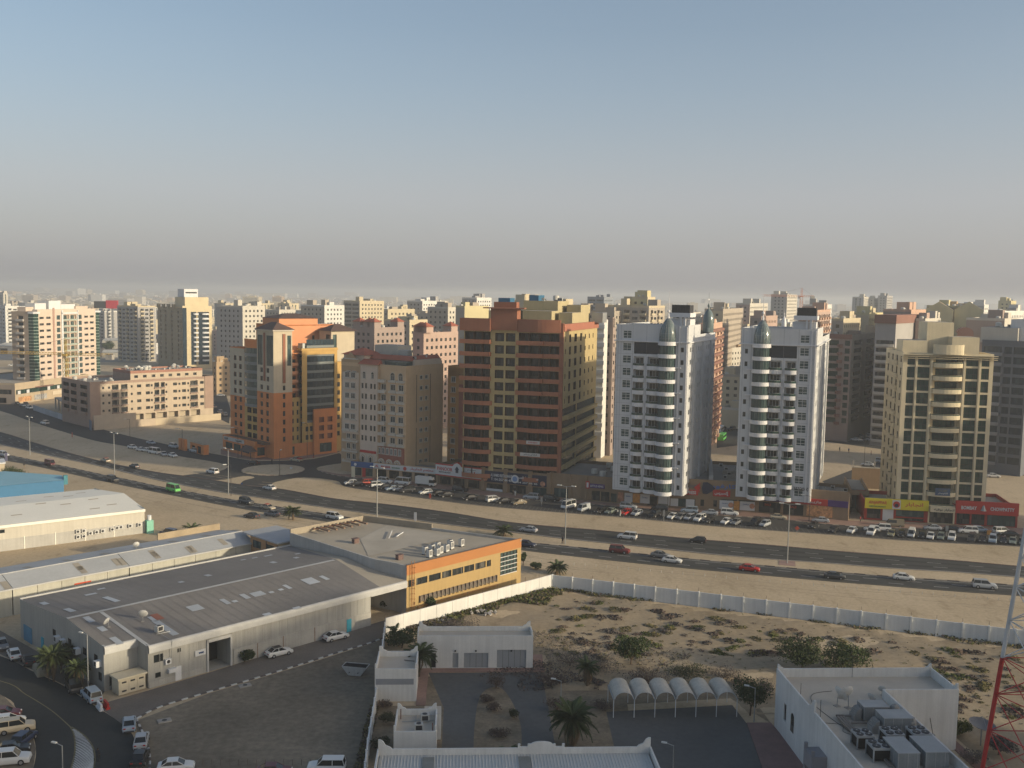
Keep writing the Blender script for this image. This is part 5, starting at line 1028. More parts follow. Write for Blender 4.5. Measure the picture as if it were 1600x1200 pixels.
def cityb(o, Wd, Dp, H, ang, col, label, style='win', col2=None, n_roof=3, cat='building', name='apartment_block', group=None, storey=3.3, spac=3.6, top=None, seed=0, clut=4, wst='plain', ww=1.5, front=None, side=None):
 r = random.Random(seed); m = PAL[col]; m2 = PAL[col2] if col2 else m
 b = Bld(name, label, cat, o, ang, group, joined=True); n = max(2, int((H - 2.5) / storey)); z0 = H - 1.6 - n * storey
 def cols(L, sp=spac, w=ww):
  k = max(1, int((L - 1.5) / sp)); s = (L - k * sp) / 2; return [(s + sp * i + (sp - w) / 2, s + sp * i + (sp + w) / 2) for i in range(k)]
 def face(p0, p1, L, mm, st):
  if st == 'win': hs = rows(z0 + .9, storey, n, cols(L), 1.4, wst, .25)
  elif st == 'band': hs = rows(z0 + .8, storey, n, [(L * .06, L * .48), (L * .53, L * .94)], 1.7, 'tintband', .4)
  elif st == 'balc':
   c = cols(L, 4.6, 3.2); hs = rows(z0 + .15, storey, n, c[::2], 2.5, 'plain', 1.2) + rows(z0 + .9, storey, n, c[1::2], 1.4, wst, .25)
  elif st == 'strip': hs = rows(z0 + .2, storey, n, cols(L, 5.2, 1.8), 3.0, 'tint', .3)
  else: hs = []
  b.wall(p0, p1, 0, H, [h for h in hs if h[2] > .3], mm)
  if st == 'balc':
   mb = MB(); dx, dy = (p1[0] - p0[0]) / L, (p1[1] - p0[1]) / L
   for i in range(n):
    for u0, u1 in c[::2]:
     a = (p0[0] + dx * (u0 - .2), p0[1] + dy * (u0 - .2)); e = (p0[0] + dx * (u1 + .2), p0[1] + dy * (u1 + .2)); o1 = (dy * .9, -dx * .9)
     mb.prism([(a[0] + o1[0], a[1] + o1[1]), (e[0] + o1[0], e[1] + o1[1]), (e[0], e[1]), (a[0], a[1])], z0 + i * storey - .1, z0 + i * storey + 1.0, m2)
   b.part('balcony', mb, kind='stuff')
 if front: b.wall((0, 0), (Wd, 0), 0, H, front(Wd, H), m)
 else: face((0, 0), (Wd, 0), Wd, m, style)
 if side: b.wall((Wd, 0), (Wd, Dp), 0, H, side(Dp, H), m2)
 else: face((Wd, 0), (Wd, Dp), Dp, m if not col2 or style == 'balc' else m2, style if style != 'band' else 'win')
 face((0, Dp), (0, 0), Dp, m, 'win'); b.wall((Wd, Dp), (0, Dp), 0, H, [], m)
 mb = MB(); mb.poly([(0, 0, H - .9), (Wd, 0, H - .9), (Wd, Dp, H - .9), (0, Dp, H - .9)], ROOFC if r.random() < .6 else ROOFG); b.part('roof', mb)
 ring([(0, 0), (Wd, 0), (Wd, Dp), (0, Dp)], .3, H - 1, H + .1, m2).build('parapet', b.root)
 for i in range(n_roof):
  w, d_, h = r.uniform(3, 6.5), r.uniform(3, 6), r.uniform(2.2, 4.8); x, y = r.uniform(.3, max(.4, Wd - w - .3)), r.uniform(.5, max(.6, Dp - d_ - .3))
  boxpart(b, 'roof_house', x, min(x + w, Wd - .3), y, min(y + d_, Dp - .3), H - .9, H + h - .9, m2 if r.random() < .5 else m, ROOFC)
 if clut: clutter(b, .8, max(1, Wd - .8), .8, max(1, Dp - .8), H - .88, clut, ('ac_unit', 'water_tank', 'satellite_dish'), seed)
 b.finish(); b.W, b.D, b.H = Wd, Dp, H
 return b
# named buildings, near to far --------------------------------------------------
b = bgb(183, 215, 243, 478, 800, -30, 'grey', 'grey and cream tower with a sunlit balcony side, left of the navy striped tower', 'balc', 'cream', name='apartment_tower', cat='tower block')
# navy striped tower
d = ray(285, 481); t = 742 / d[1]; C = (d[0] * t, 742); Ht = CAM_H + d[2] * t; Wd = reach(C, 132, 246, Ht, 90); Dp = reach(C, 42, 331, Ht, 80); print('navy', Wd, Dp, Ht)
b = Bld('apartment_tower', 'tall cream tower with navy glass stripes and rounded white balconies', 'tower block', C, 42)
NVG = GLB; CRT = wm('bright_cream', (.60, .50, .32)); CRS = wm('shaded_side_cream', (.30, .25, .17))  # second cream is a darker copy with the left side's shade in it
p = 3.5; n = int((Ht - 5) / p); z0 = Ht - n * p - 1.5; f = lambda a: a * Dp
b.wall((0, 0), (Dp, 0), 0, Ht + 1.5, [(f(.28), f(.46), 3, Ht - 3, 'blueband', .5), (f(.52), f(.90), 3, Ht - 3, 'blueband', .5)], CRT)
for i in range(n):
 z = z0 + i * p
 for a, c in ((.36, .54), (.66, .90)): b.balcony((0, 0), (Dp, 0), f(a), f(c), z, 1.3, 1.0, 'round', WHITE)
for a in (.5, .90): mb = MB(); mb.box(f(a) - .25, f(a) + .25, -.5, -.003, 3, Ht - 3, CRT); b.part('pilaster', mb)
mb = MB(); mb.box(0, f(.13), -.3, -.003, 0, Ht, GLB); b.part('glass_strip', mb)
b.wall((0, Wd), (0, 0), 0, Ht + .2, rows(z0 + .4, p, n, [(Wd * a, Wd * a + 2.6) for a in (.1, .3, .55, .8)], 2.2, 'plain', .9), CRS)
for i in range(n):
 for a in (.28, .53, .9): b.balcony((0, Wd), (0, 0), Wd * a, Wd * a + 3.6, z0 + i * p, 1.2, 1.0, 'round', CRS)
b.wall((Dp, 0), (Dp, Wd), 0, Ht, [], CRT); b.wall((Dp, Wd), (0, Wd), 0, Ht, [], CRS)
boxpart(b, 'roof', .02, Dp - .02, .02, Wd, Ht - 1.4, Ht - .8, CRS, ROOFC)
boxpart(b, 'upper_storey', f(.1), f(.9), .8, Wd * .4, Ht + .2, Ht + 8.0, CRT, ROOFC); boxpart(b, 'lift_house', f(.15), f(.62), Wd * .1, Wd * .35, Ht + 8, Ht + 14, WHITE, ROOFC); mb = MB(); mb.box(f(.2), f(.58), Wd * .1 - .1, Wd * .1 - .01, Ht + 10.8, Ht + 11.8, DARK); b.part('louvre', mb)
for k in range(4): boxpart(b, 'roof_fin', -1.2, .6, Wd * (.3 + .2 * k), Wd * (.3 + .2 * k) + 3, Ht - .5, Ht + 2.4, CRS)
b.finish()
BG = [
 # xl xc xr ytop dist ang colour label style col2
 (338, 379, 414, 478, 640, -28, 'grey', 'plain grey and cream block with small paired windows behind the orange block', 'win', 'pale'),
 (333, 338, 359, 566, 560, -40, 'tan', 'small mustard low block glimpsed left of the orange block', 'win', 'tan'),
 (470, 507, 538, 477, 720, -30, 'greige', 'white walled block with rows of small square windows behind the orange block roof', 'win', 'white'),
 (374, 400, 428, 474, 1050, -25, 'cream', 'distant cream block with a tall dark arched window strip', 'strip', 'cream'),
 (434, 452, 467, 474, 1060, -25, 'cream', 'distant cream block beside the one with the arched strip', 'strip', 'cream'),
 (537, 562, 600, 470, 800, -35, 'greige', 'olive and cream block with dark glass bands, tall behind the pinkish beige block', 'band', 'cream'),
 (600, 606, 648, 483, 690, -40, 'greige', 'flat roofed beige block with a sunlit right end above the villas', 'win', 'cream'),
 (636, 660, 700, 470, 820, -30, 'grey', 'grey stepped block with white roof houses in the middle distance', 'win', 'white'),
 (668, 700, 722, 480, 640, -30, 'greige', 'greige block with a bright top corner beside the pale yellow hall', 'win', 'pale'),
 (712, 726, 764, 478, 600, -40, 'greige', 'pale yellow block with a plain sunlit wall', 'none', 'yellow'),
 (722, 745, 768, 465, 840, -30, 'grey', 'small white block with a bright front face above the pale yellow block', 'win', 'white'),
 (790, 845, 865, 470, 560, -35, 'cream', 'cream block with a blue tank just behind the rust red block', 'none', 'cream'),
 (860, 885, 905, 478, 520, -35, 'cream', 'narrow cream block behind the right end of the rust red block', 'win', 'cream'),
 (895, 960, 985, 486, 520, -30, 'greige', 'beige block with a plain wall left of the left white tower', 'win', 'greige'),
 (918, 944, 958, 464, 900, -20, 'bluegrey', 'blue grey office block on the horizon above the rust red block', 'band', 'bluegrey'),
 (946, 1014, 1039, 478, 520, -30, 'greige', 'large yellowish beige block with stepped roof behind the left white tower', 'balc', 'cream'),
 (975, 1012, 1024, 464, 540, -30, 'yellow', 'stepped top storey block crowning the yellowish beige group', 'win', 'cream'),
 (1052, 1075, 1095, 488, 620, -25, 'grey', 'grey block seen between the domes of the left white tower', 'win', 'pale'),
 (1101, 1130, 1172, 483, 560, -20, 'cream', 'cream block dotted with small windows between the two white towers', 'win', 'greige'),
 (1106, 1118, 1130, 487, 700, -20, 'dark', 'small black glass block behind the salmon tower', 'band', 'dark'),
 (1172, 1190, 1215, 494, 540, -20, 'mauve', 'mauve block immediately behind the dome of the right white tower', 'win', 'pink'),
 (1205, 1230, 1246, 460, 1000, -25, 'grey', 'unfinished grey tower beside the orange crane', 'win', 'pale'),
 (1150, 1172, 1200, 474, 760, -25, 'pink', 'pinkish block with dishes behind the right white tower', 'win', 'pale'),
 (1248, 1270, 1298, 485, 480, -25, 'pink', 'rose pink block with stepped wings and dark openings', 'balc', 'salmon'),
 (1255, 1280, 1300, 476, 620, -25, 'grey', 'grey flat block behind the rose pink block', 'win', 'white'),
 (1300, 1318, 1345, 498, 430, -20, 'greige', 'stepped beige block right of the rose pink block', 'win', 'cream'),
 (1330, 1358, 1380, 489, 470, -25, 'cream', 'pale yellow block with stepped tower at its right end', 'win', 'yellow'),
 (1332, 1350, 1362, 464, 1300, -20, 'grey', 'left one of three far pale towers on the right horizon', 'strip', 'pale'),
 (1358, 1366, 1374, 466, 1320, -20, 'pale', 'middle one of three far pale towers on the right horizon', 'win', 'pale'),
 (1372, 1386, 1395, 462, 1310, -20, 'grey', 'right one of three far pale towers on the right horizon', 'win', 'grey'),
 (1380, 1424, 1447, 484, 450, -20, 'mauve', 'mauve and pale pink block behind the beige tower', 'win', 'salmon'),
 (1440, 1446, 1470, 498, 430, -20, 'pink', 'pale pink lower block right behind the beige tower', 'win', 'pale'),
 (1448, 1500, 1525, 478, 620, -25, 'tan', 'big yellow block with a gabled roof on the right', 'none', 'yellow'),
 (1500, 1538, 1545, 476, 760, -25, 'grey', 'grey white block with a stair tower on the right', 'win', 'white'),
 (1560, 1580, 1588, 470, 900, -25, 'yellow', 'small pale yellow tower near the right edge horizon', 'win', 'yellow'),
 (1510, 1570, 1592, 498, 430, -15, 'mauve', 'pink white block with red arched roof screens at right', 'none', 'pale'),
 (-60, 8, 30, 478, 900, -40, 'white', 'white balconied apartment block at the far left edge', 'balc', 'white'),
 (22, 40, 60, 482, 1000, -35, 'white', 'white block just left of the pale pink tower', 'balc', 'white'),
 (150, 163, 183, 486, 1000, -30, 'grey', 'white modern block with square windows between the two left towers', 'balc', 'white'),
 (-10, 5, 12, 458, 1400, -30, 'pale', 'thin pale tower on the far left horizon', 'strip', 'pale'),
 (335, 352, 372, 474, 1100, -30, 'grey', 'far grey block right of the navy striped tower', 'win', 'cream'),
 (1545, 1562, 1600, 486, 560, -20, 'grey', 'grey roofed block beyond the dark tower on the right', 'win', 'white'),
 (410, 436, 470, 484, 900, -28, 'greige', 'beige block low behind the orange block roof', 'win', 'pale'),
]
for q in BG:
 xl, xc, xr, yt, ds, ag, c1, lb, st, c2 = q; bgb(xl, xc, xr, yt, ds, ag, c1, lb, st, c2, clut=6 if ds < 700 else 2)
# purple pink block with a column of white balconies between the rust red block and the left white tower
b = bgb(944, 958, 962, 512, 372, -20, 'mauve', 'mauve block with small square windows squeezed beside the left white tower', 'win', 'mauve', spac=8)
b = bgb(932, 944, 950, 500, 366, -20, 'white', 'thin white block with a stack of boxy balconies beside the rust red block', 'none', 'white', n_roof=0, clut=0)
for i in range(13): mb = MB(); mb.box(-.6, b.W + .6, -1.5, -.003, 0, 1.5, WHITEF); b.part('balcony', mb, loc=(0, 0, b.H - 3.2 - i * 3.3))
b = bgb(1098, 1108, 1129, 506, 385, -20, 'salmon', 'salmon tower with red balconies peeking out right of the left white tower', 'balc', 'salmon', cat='tower block')
for i in range(13): mb = MB(); mb.box(b.W + .003, b.W + 1.1, 1, b.D - 1, 0, 1.1, PAL['maroon']); b.part('balcony', mb, loc=(0, 0, b.H - 3.4 - i * 3.3))
bgb(1128, 1160, 1187, 586, 470, -20, 'cream', 'low cream block with three storeys between the white towers', 'win', 'greige', n_roof=3)
bgb(1126, 1180, 1200, 640, 452, -8, 'cream', 'low pale courtyard building behind the rear car park', 'none', 'pale', n_roof=1, clut=2, cat='building', name='low_building')
# dark reddish tower and its neighbours behind the rear car park
NS_ = lambda H, st=3.3: int(H / st) - 2
b = bgb(1292, 1331, 1372, 524, 420, -24, 'mauve', 'brown and red tower with green balconies over the rear car park', 'none', 'greige', cat='tower block', n_roof=2, front=lambda W, H: rows(H - 1.6 - NS_(H) * 3.3 + .4, 3.3, NS_(H), [(W * .05, W * .5), (W * .74, W * .94)], 2.2, 'green', .5), side=lambda W, H: rows(H - 1.6 - NS_(H) * 3.3 + .5, 3.3, NS_(H), [(W * .1, W * .4), (W * .55, W * .85)], 2.0, 'plain', .5))
n = NS_(b.H)
for i in range(n): b.balcony((0, 0), (b.W, 0), b.W * .45, b.W * .66, b.H - 1.6 - n * 3.3 + i * 3.3, 1.8, 1.0, 'bow', PAL['maroon'])
boxpart(b, 'top_band', -.2, b.W + .3, -.3, -.005, b.H - 1.6, b.H + .3, PAL['maroon'])
b = bgb(1368, 1400, 1440, 506, 408, -24, 'grey', 'dark red topped tower with white banded balconies left of the beige tower', 'none', 'grey', cat='tower block', n_roof=0, front=lambda W, H: rows(H - 6 - NS_(H) * 3.3 + .4, 3.3, NS_(H), [(W * .08, W * .92)], 2.0, 'tintband', .5)); n = NS_(b.H)
for i in range(n): b.balcony((0, 0), (b.W, 0), b.W * .05, b.W * .95, b.H - 6 - n * 3.3 + i * 3.3, 1.4, .9, 'bow', PAL['pale'])
boxpart(b, 'roof_storey', -.3, b.W + .3, -.8, b.D, b.H + .1, b.H + 3.6, PAL['maroon'])
# dark tower at the right edge
PAL['slate'] = wm('city_slate', (.12, .13, .15))
b = bgb(1535, 1607, 1640, 534, 342, -24, 'slate', 'dark blue grey tower with pale roof storey at the right edge', 'none', 'slate', cat='tower block', n_roof=0, clut=0, name='apartment_tower', front=lambda W, H: rows(H - 1.5 - (NS_(H, 3.5) + 1) * 3.5 + .5, 3.5, NS_(H, 3.5) + 1, [(W * .04, W * .44), (W * .5, W * .66), (W * .7, W * .96)], 2.4, 'blueband', .5)); n = NS_(b.H, 3.5) + 1
for i in range(n): b.balcony((0, 0), (b.W, 0), b.W * .02, b.W * .46, b.H - 1.5 - n * 3.5 + i * 3.5, 1.1, .9, 'flat', wm('slate_balcony', (.22, .225, .24)))
boxpart(b, 'roof_storey', -1, b.W * .75, 1, b.D * .8, b.H - .9, b.H + 4.5, PAL['pale'], ROOFG); boxpart(b, 'roof_storey', b.W * .55, b.W * .95, 3, b.D * .6, b.H - .8, b.H + 7.5, WHITE, ROOFG); clutter(b, 1, b.W * .6, 2, b.D * .7, b.H + 4.5, 8, seed=5)
# tiled villas with pyramid corner towers
def villa(xl, xc, xr, ytop, dist, col, label, seed):
 b = bgb(xl, xc, xr, ytop, dist, -35, col, label, 'win', col, n_roof=1, spac=3.2, clut=5, name='apartment_block', wst='plain');
 for (x, y) in ((0, 0), (b.W - 5, 0), (b.W - 5, b.D - 5), (b.W * .45, 0)): boxpart(b, 'corner_turret', x + .2, x + 4.8, y + .2, y + 4.8, b.H, b.H + 2.6, PAL[col]); hip(b, x + .2, x + 4.8, y + .2, y + 4.8, b.H + 2.6, 2.0, TILE, .5)
 return b
villa(551, 585, 632, 512, 470, 'mauve', 'maroon pink building with two red pyramid roofs behind the pinkish beige block', 1)
villa(645, 662, 716, 520, 430, 'pink', 'salmon pink building with pyramid turrets and an arched loggia', 2)
bgb(600, 640, 668, 500, 520, -30, 'greige', 'beige building with a projecting flat roof between the two tiled buildings', 'win', 'cream')
# gable roofs on the big yellow block, red arched screens
for (x, yv, ds) in ((1465, 484, 615), (1512, 484, 612)):
 d = ray(x, yv); t = ds / d[1]; z = CAM_H + d[2] * t
 b = Bld('roof_pavilion', 'yellow gabled pavilion on the big yellow block, ' + ('left' if x < 1500 else 'right') + ' one', 'pavilion', (d[0] * t - 8, ds), -25)
 mb = MB();
 for y in (0, 14): mb.poly([(0, y, z - 6), (16, y, z - 6), (16, y, z), (8, y, z + 5), (0, y, z)], PAL['yellow'])
 mb.poly([(0, 0, z), (8, 0, z + 5), (8, 14, z + 5), (0, 14, z)][::-1], PAL['tan']); mb.poly([(8, 0, z + 5), (16, 0, z), (16, 14, z), (8, 14, z + 5)][::-1], PAL['tan']); mb.poly([(16, 0, z - 6), (16, 14, z - 6), (16, 14, z), (16, 0, z)], PAL['yellow']); mb.poly([(0, 0, 0), (16, 0, 0), (16, 0, z - 6), (0, 0, z - 6)], PAL['yellow']); b.part('gable_house', mb)
for k, x in enumerate((1505, 1548)):
 d = ray(x, 520); t = 426 / d[1]; z = CAM_H + d[2] * t; mb = MB(); n_ = 8; pts = [(-3.2, -.3, -2.2), (3.2, -.3, -2.2)] + [(3.2 * math.cos(math.pi * i / n_), -.3, 2.4 * math.sin(math.pi * i / n_)) for i in range(n_ + 1)]
 mb.poly(pts, PAL['maroon']);
 for i in range(1, len(pts) - 1): a, c = pts[i], pts[i + 1]; mb.poly([a, (a[0], 5, a[2]), (c[0], 5, c[2]), c], PAL['maroon'])
 t_ = thing('roof_screen', 'dark red arched roof screen, ' + ('left' if k == 0 else 'right') + ' one, behind the beige tower', 'roof screen', (d[0] * t, 424, z), -15); mb.build('arched_panel', t_)
# low sheds and warehouses on the far left
for k, (xa, ya, w, d_, h, m_, lb) in enumerate(((-5, 553, 60, 40, 7, mat('shed_white', (.5, .49, .45), .7, .08), 'long white roofed warehouse with open dark bays by the far left road'), (-5, 535, 50, 34, 7, PAL['cream'], 'cream hall behind the white roofed warehouse at far left'), (0, 521, 75, 30, 7, mat('shed_blue', (.10, .22, .36), .6, .1), 'blue roofed shed at far left'),
  (160, 515, 50, 30, 7, MATS['shed_blue'], 'blue roofed shed between the two left towers'), (160, 545, 46, 30, 8, MATS['shed_white'], 'white hall between the two left towers'), (160, 558, 30, 12, 4, MATS['shed_white'], 'low white shed right of the pale pink tower'), (-40, 512, 60, 26, 6, PAL['white'], 'pale low hall behind the blue shed'), (160, 500, 70, 30, 7, PAL['pale'], 'pale low hall in front of the white modern block'))):
 o = G(xa, ya, 0); b = Bld('warehouse', lb, 'warehouse', o, 8); boxpart(b, 'wall', 0, w, 0, d_, 0, h, PAL['pale'] if k not in (1,) else PAL['cream'])
 mb = MB(); mb.poly([(-.5, -.5, h + .05), (w + .5, -.5, h + .05), (w + .5, d_ / 2, h + 2), (-.5, d_ / 2, h + 2)], m_); mb.poly([(-.5, d_ / 2, h + 2), (w + .5, d_ / 2, h + 2), (w + .5, d_ + .5, h + .05), (-.5, d_ + .5, h + .05)], m_); mb.poly([(w, 0, h), (w, d_, h), (w, d_ / 2, h + 2)], PAL['pale']); b.part('roof', mb)
 for i in range(int(w / 12)): mb = MB(); mb.box(3 + 12 * i, 9 + 12 * i, -.05, -.003, 0, h * .7, DARK); b.part('bay_door', mb)
# red and black hoarding on the far left skyline
o = (-620 * .985, 1570); t_ = thing('advertising_board', 'big red sign board on the skyline left of the navy striped tower', 'billboard', (ray(175, 470)[0] / ray(175, 470)[1] * 1000, 1000, 0), 0)
mb = MB(); mb.box(-6, 6, -.5, .5, 39, 47, mat('board_red', (.5, .04, .06), .6, .1)); mb.box(-18, -6.1, -.4, .4, 39, 46, DARKM); mb.box(-1, 1, .2, 1.2, 0, 39, STEEL); mb.build('board', t_)

# ---- generic blocks filling the district
rc = random.Random(11); placed = []
names = {'cream': 'cream', 'pale': 'beige grey', 'white': 'white', 'pink': 'pink', 'grey': 'grey', 'greige': 'greige', 'yellow': 'pale yellow', 'tan': 'tan', 'salmon': 'salmon'}
ZN = ((160, 'the pale pink tower'), (345, 'the navy striped tower'), (530, 'the orange block'), (715, 'the pinkish beige block'), (940, 'the rust red block'), (1150, 'the left white tower'), (1390, 'the right white tower'), (9999, 'the beige tower'))
SP = {'win': 'with small windows', 'balc': 'with balconies', 'band': 'with glass bands', 'strip': 'with tall window strips'}
def try_fill(N, ymin, ymax, hmin, hmax, xs, simple=False):
 k = 0
 for _ in range(N * 6):
  if k >= N: break
  y = rc.uniform(ymin, ymax); pxx = rc.uniform(*xs); x = (pxx - 800) / 1556 * y; r_ = 26
  if any((x - a) ** 2 + (y - c) ** 2 < (r_ * 1.25) ** 2 for a, c in placed): continue
  # keep the open lots, the road and the named blocks' plots free
  if pxx < 345 and y < 900: continue
  if 1290 < pxx and y < 520: continue
  if 350 < pxx < 700 and y < 640: continue
  if 1110 < pxx < 1200 and y < 600: continue
  placed.append((x, y)); c = rc.choice(('cream', 'cream', 'pale', 'white', 'pink', 'grey', 'greige', 'yellow', 'tan', 'pale', 'greige', 'salmon')); h = rc.uniform(hmin, hmax)
  if pxx < 500: h *= .75
  st_ = rc.choice(('win', 'win', 'balc', 'band' if not simple else 'win', 'strip')); zn = next(t for q, t in ZN if pxx < q); cityb((x, y), rc.uniform(16, 34), rc.uniform(14, 26), h, rc.choice((-30, -25, -20, 60, -35)), c, f'{names[c]} block {SP[st_]} in the haze far behind {zn}', st_, rc.choice((None, 'white', 'cream', 'pale')), rc.choice((1, 2, 3)), group=f'{names[c]} blocks {SP[st_]} far behind {zn}', seed=rc.randint(0, 9999), clut=2 if pxx > 300 and y < 1300 else 0, spac=4.2)
  k += 1
try_fill(34, 560, 800, 30, 46, (500, 1620)); try_fill(46, 800, 1200, 24, 47, (280, 1640), True); try_fill(50, 1200, 1800, 18, 44, (-20, 1640), True); try_fill(70, 640, 1700, 12, 30, (-20, 1640), True)
# ---- the far city: thousands of low houses too small to tell apart
def mass(name, y0, y1, N, hmin, hmax, smin, smax, mats, seed):
 r = random.Random(seed); mb = MB()
 for _ in range(N):
  y = y0 + (y1 - y0) * r.random() ** 1.2; pxx = r.uniform(-100, 1700); x = (pxx - 800) / 1556 * y; w, d = r.uniform(smin, smax), r.uniform(smin, smax); h = r.uniform(hmin, hmax); m = r.choice(mats)
  mb.box(x - w / 2, x + w / 2, y - d / 2, y + d / 2, 0, h, m, 'bk')
  if r.random() < .5: mb.box(x - w / 5, x + w / 5, y - d / 5, y + d / 5, h, h + 2.6, m, 'bk')
  if y < 3200 and h > 9:
   for i in range(int(h / 3.4) - 1): mb.box(x - w * .42, x + w * .42, y - d / 2 - .06, y - d / 2 - .01, 2 + i * 3.4, 3.3 + i * 3.4, GL, 'btk')
 return mb.build(name, kind='stuff')
PM = [PAL[k] for k in ('cream', 'pale', 'white', 'greige', 'grey', 'tan', 'pale', 'cream')]
mass('distant_houses', 1500, 3200, 900, 6, 17, 12, 30, PM, 1); mass('distant_houses', 3000, 6500, 2600, 5, 13, 14, 40, PM, 2); mass('distant_houses', 6200, 13000, 2600, 6, 16, 30, 110, PM, 3)
mass('distant_blocks', 2200, 5500, 90, 20, 42, 20, 45, PM, 4); mass('distant_blocks', 5500, 11000, 80, 24, 55, 40, 160, PM, 5)
# ================================================================== foreground: warehouse quarter
SHEET = mat('grey_corrugated_wall', (.34, .335, .31), .75, .08, .2, streak=.14); SHEETL = mat('pale_blockwork', (.37, .36, .33), .85, .12, .25, streak=.12)
RFG = mat('grey_roof_sheet', (.19, .178, .168), .9, .12, .1, streak=0, bump=.2, fine=3); RFP = mat('pale_roof_strip', (.42, .42, .41), .7, .1); SKYL = mat('skylight_sheet', (.38, .40, .42), .4, .1, rand=.15); RFT = mat('tan_screed_roof', (.35, .31, .25), .95, .12, .1, bump=.2)
WO = (-53.87, 144.98); WA_ = 46.2
b = Bld('warehouse', 'large grey warehouse with skylight patches, open dark bay and small office end', 'warehouse', WO, WA_)
E0, RZ = 6.6, 8.0
def zr(v): return E0 + (RZ - E0) * (v / 16.5 if v < 16.5 else (36 - v) / 19.5)
def rq(mb, pts, dz, m): mb.poly([(u, v, zr(v) + dz) for u, v in pts], m)
mb = MB()
for pts in (((-5.2, 3.4), (0, 3.4), (0, 16.5), (-5.2, 16.5)), ((0, 0), (44.2, 0), (46.5, 16.5), (0, 16.5)), ((-5.2, 16.5), (46.5, 16.5), (49, 36), (-5.2, 36))): rq(mb, pts, 0, RFG)
for pts in (((44.2, 0), (50.3, 0), (50.3, 3.4), (49.0, 8), (49, 16.5), (46.5, 16.5)), ((46.5, 16.5), (49, 16.5), (49, 36))): rq(mb, pts, 0, RFT)
b.part('roof', mb)
mb = MB(); rq(mb, ((-5.2, 16.1), (46, 16.1), (46, 16.9), (-5.2, 16.9)), .06, RFP); b.part('ridge_strip', mb)
mb = MB(); rq(mb, ((-.25, 0), (.35, 0), (.35, 16), (-.25, 16)), .05, RFP); b.part('cross_strip', mb)
mb = MB(); rq(mb, ((-5.2, 3.5), (-4.9, 3.5), (-4.9, 36), (-5.2, 36)), .05, RFP); b.part('verge_strip', mb)
# rounded white fascia along the front eave
def fascia(p0, p1, z):
 mb = MB(); p0, p1 = Vector(p0), Vector(p1); t = (p1 - p0).normalized(); n_ = Vector((t.y, -t.x)); prof = [(0, .05), (.22, 0), (.36, -.14), (.42, -.4), (.42, -1.15), (.02, -1.16)]
 for (a, c), (e, g) in zip(prof, prof[1:]): mb.poly([(*(p0 + n_ * a), z + c), (*(p0 + n_ * e), z + g), (*(p1 + n_ * e), z + g), (*(p1 + n_ * a), z + c)], RFP)
 b.part('fascia', mb)
fascia((0, 0), (50.3, 0), E0 + .02); fascia((-5.2, 3.4), (0, 3.4), zr(3.4))
b.wall((0, 0), (42, 0), 0, E0, [(.9, 2.4, 3.7, 4.9, 'plain', .15), (1.1, 2.0, 1.3, 2.1, 'plain', .15), (9.9, 13.7, 0, 4.7, None, 4), (4.7, 5.3, 4.4, 5.0, 'plain', .1), (26.0, 26.6, 1.6, 2.2, 'plain', .1), (27.2, 27.8, 1.6, 2.2, 'plain', .1)], SHEET)
for i in range(26):   # profiled cladding ribs and block base
 u = .2 + i * 1.62
 if not 9.5 < u < 14: mb = MB(); mb.box(u, u + .06, -.035, -.003, 2.7, 5.4, SHEET); b.part('cladding_rib', mb)
mb = MB(); mb.box(14.3, 42, -.12, -.003, 0, 2.5, SHEETL); mb.box(.1, 9.5, -.06, -.003, 0, .9, SHEETL); b.part('block_base', mb)
for u in (18.6, 23.5, 29.8): mb = MB(); mb.box(u, u + .1, -.16, -.123, 0, 2.5, mat('rust_pipe', (.2, .1, .06), .8, .2)); b.part('downpipe', mb)
mb = MB(); mb.box(36.6, 37.6, -.18, -.123, 0, 2.3, mat('cyan_door', (.05, .32, .42), .6, .1)); b.part('door', mb)
mb = MB(); mb.box(9.6, 9.9, -.2, 0, 0, 5.2, RFP); mb.box(13.7, 14.0, -.2, 0, 0, 5.2, RFP); mb.box(9.6, 14, -.2, 0, 4.7, 5.2, RFP); b.part('bay_frame', mb)
mb = MB(); mb.box(4.3, 5.3, -.1, -.003, 0, 2.2, WHITE); b.part('door', mb); mb = MB(); mb.box(3.0, 4.2, -.7, -.003, 1.7, 2.3, WHITE); b.part('ac_unit', mb)
mb = MB(); mb.box(0, 1.8, -.1, 0, 0, .9, SIGNW); o_ = b.part('sign_plate', mb, loc=(7.6, -.05, 3.0)); text('WORKS', o_, (1.05, -.13, .45), .9, .3, BLUES)
b.wall((0, 3.4), (0, 0), 0, E0 + .15, [], SHEET); b.wall((-5.2, 3.4), (0, 3.4), 0, E0 + .2, [(.8, 1.8, .6, 2.4, 'plain', .15)], SHEET)
b.wall((-5.2, 36), (-5.2, 3.4), 0, 5.2, [(30.6, 31.8, 1.3, 2.6, 'plain', .15)] + [(36 - v - 1.3, 36 - v, 3.8, 4.95, 'plain', .15) for v in (5.5, 9.5, 15, 21)], SHEET)
mb = MB(); P_ = [(-5.2, 3.4), (-5.2, 16.5), (-5.2, 36)]; mb.poly([(-5.2, 36, 5.2), (-5.2, 3.4, 5.2), (-5.2, 3.4, zr(3.4)), (-5.2, 16.5, RZ), (-5.2, 36, E0)], SHEET); b.part('gable', mb)
for v in (4.2, 11.5, 17, 19): mb = MB(); mb.box(-6.0, -5.21, v, v + 1.0, 3.6, 4.5, WHITE); mb.box(-6.02, -6.0, v + .15, v + .85, 3.7, 4.4, DARKM); b.part('ac_unit', mb)
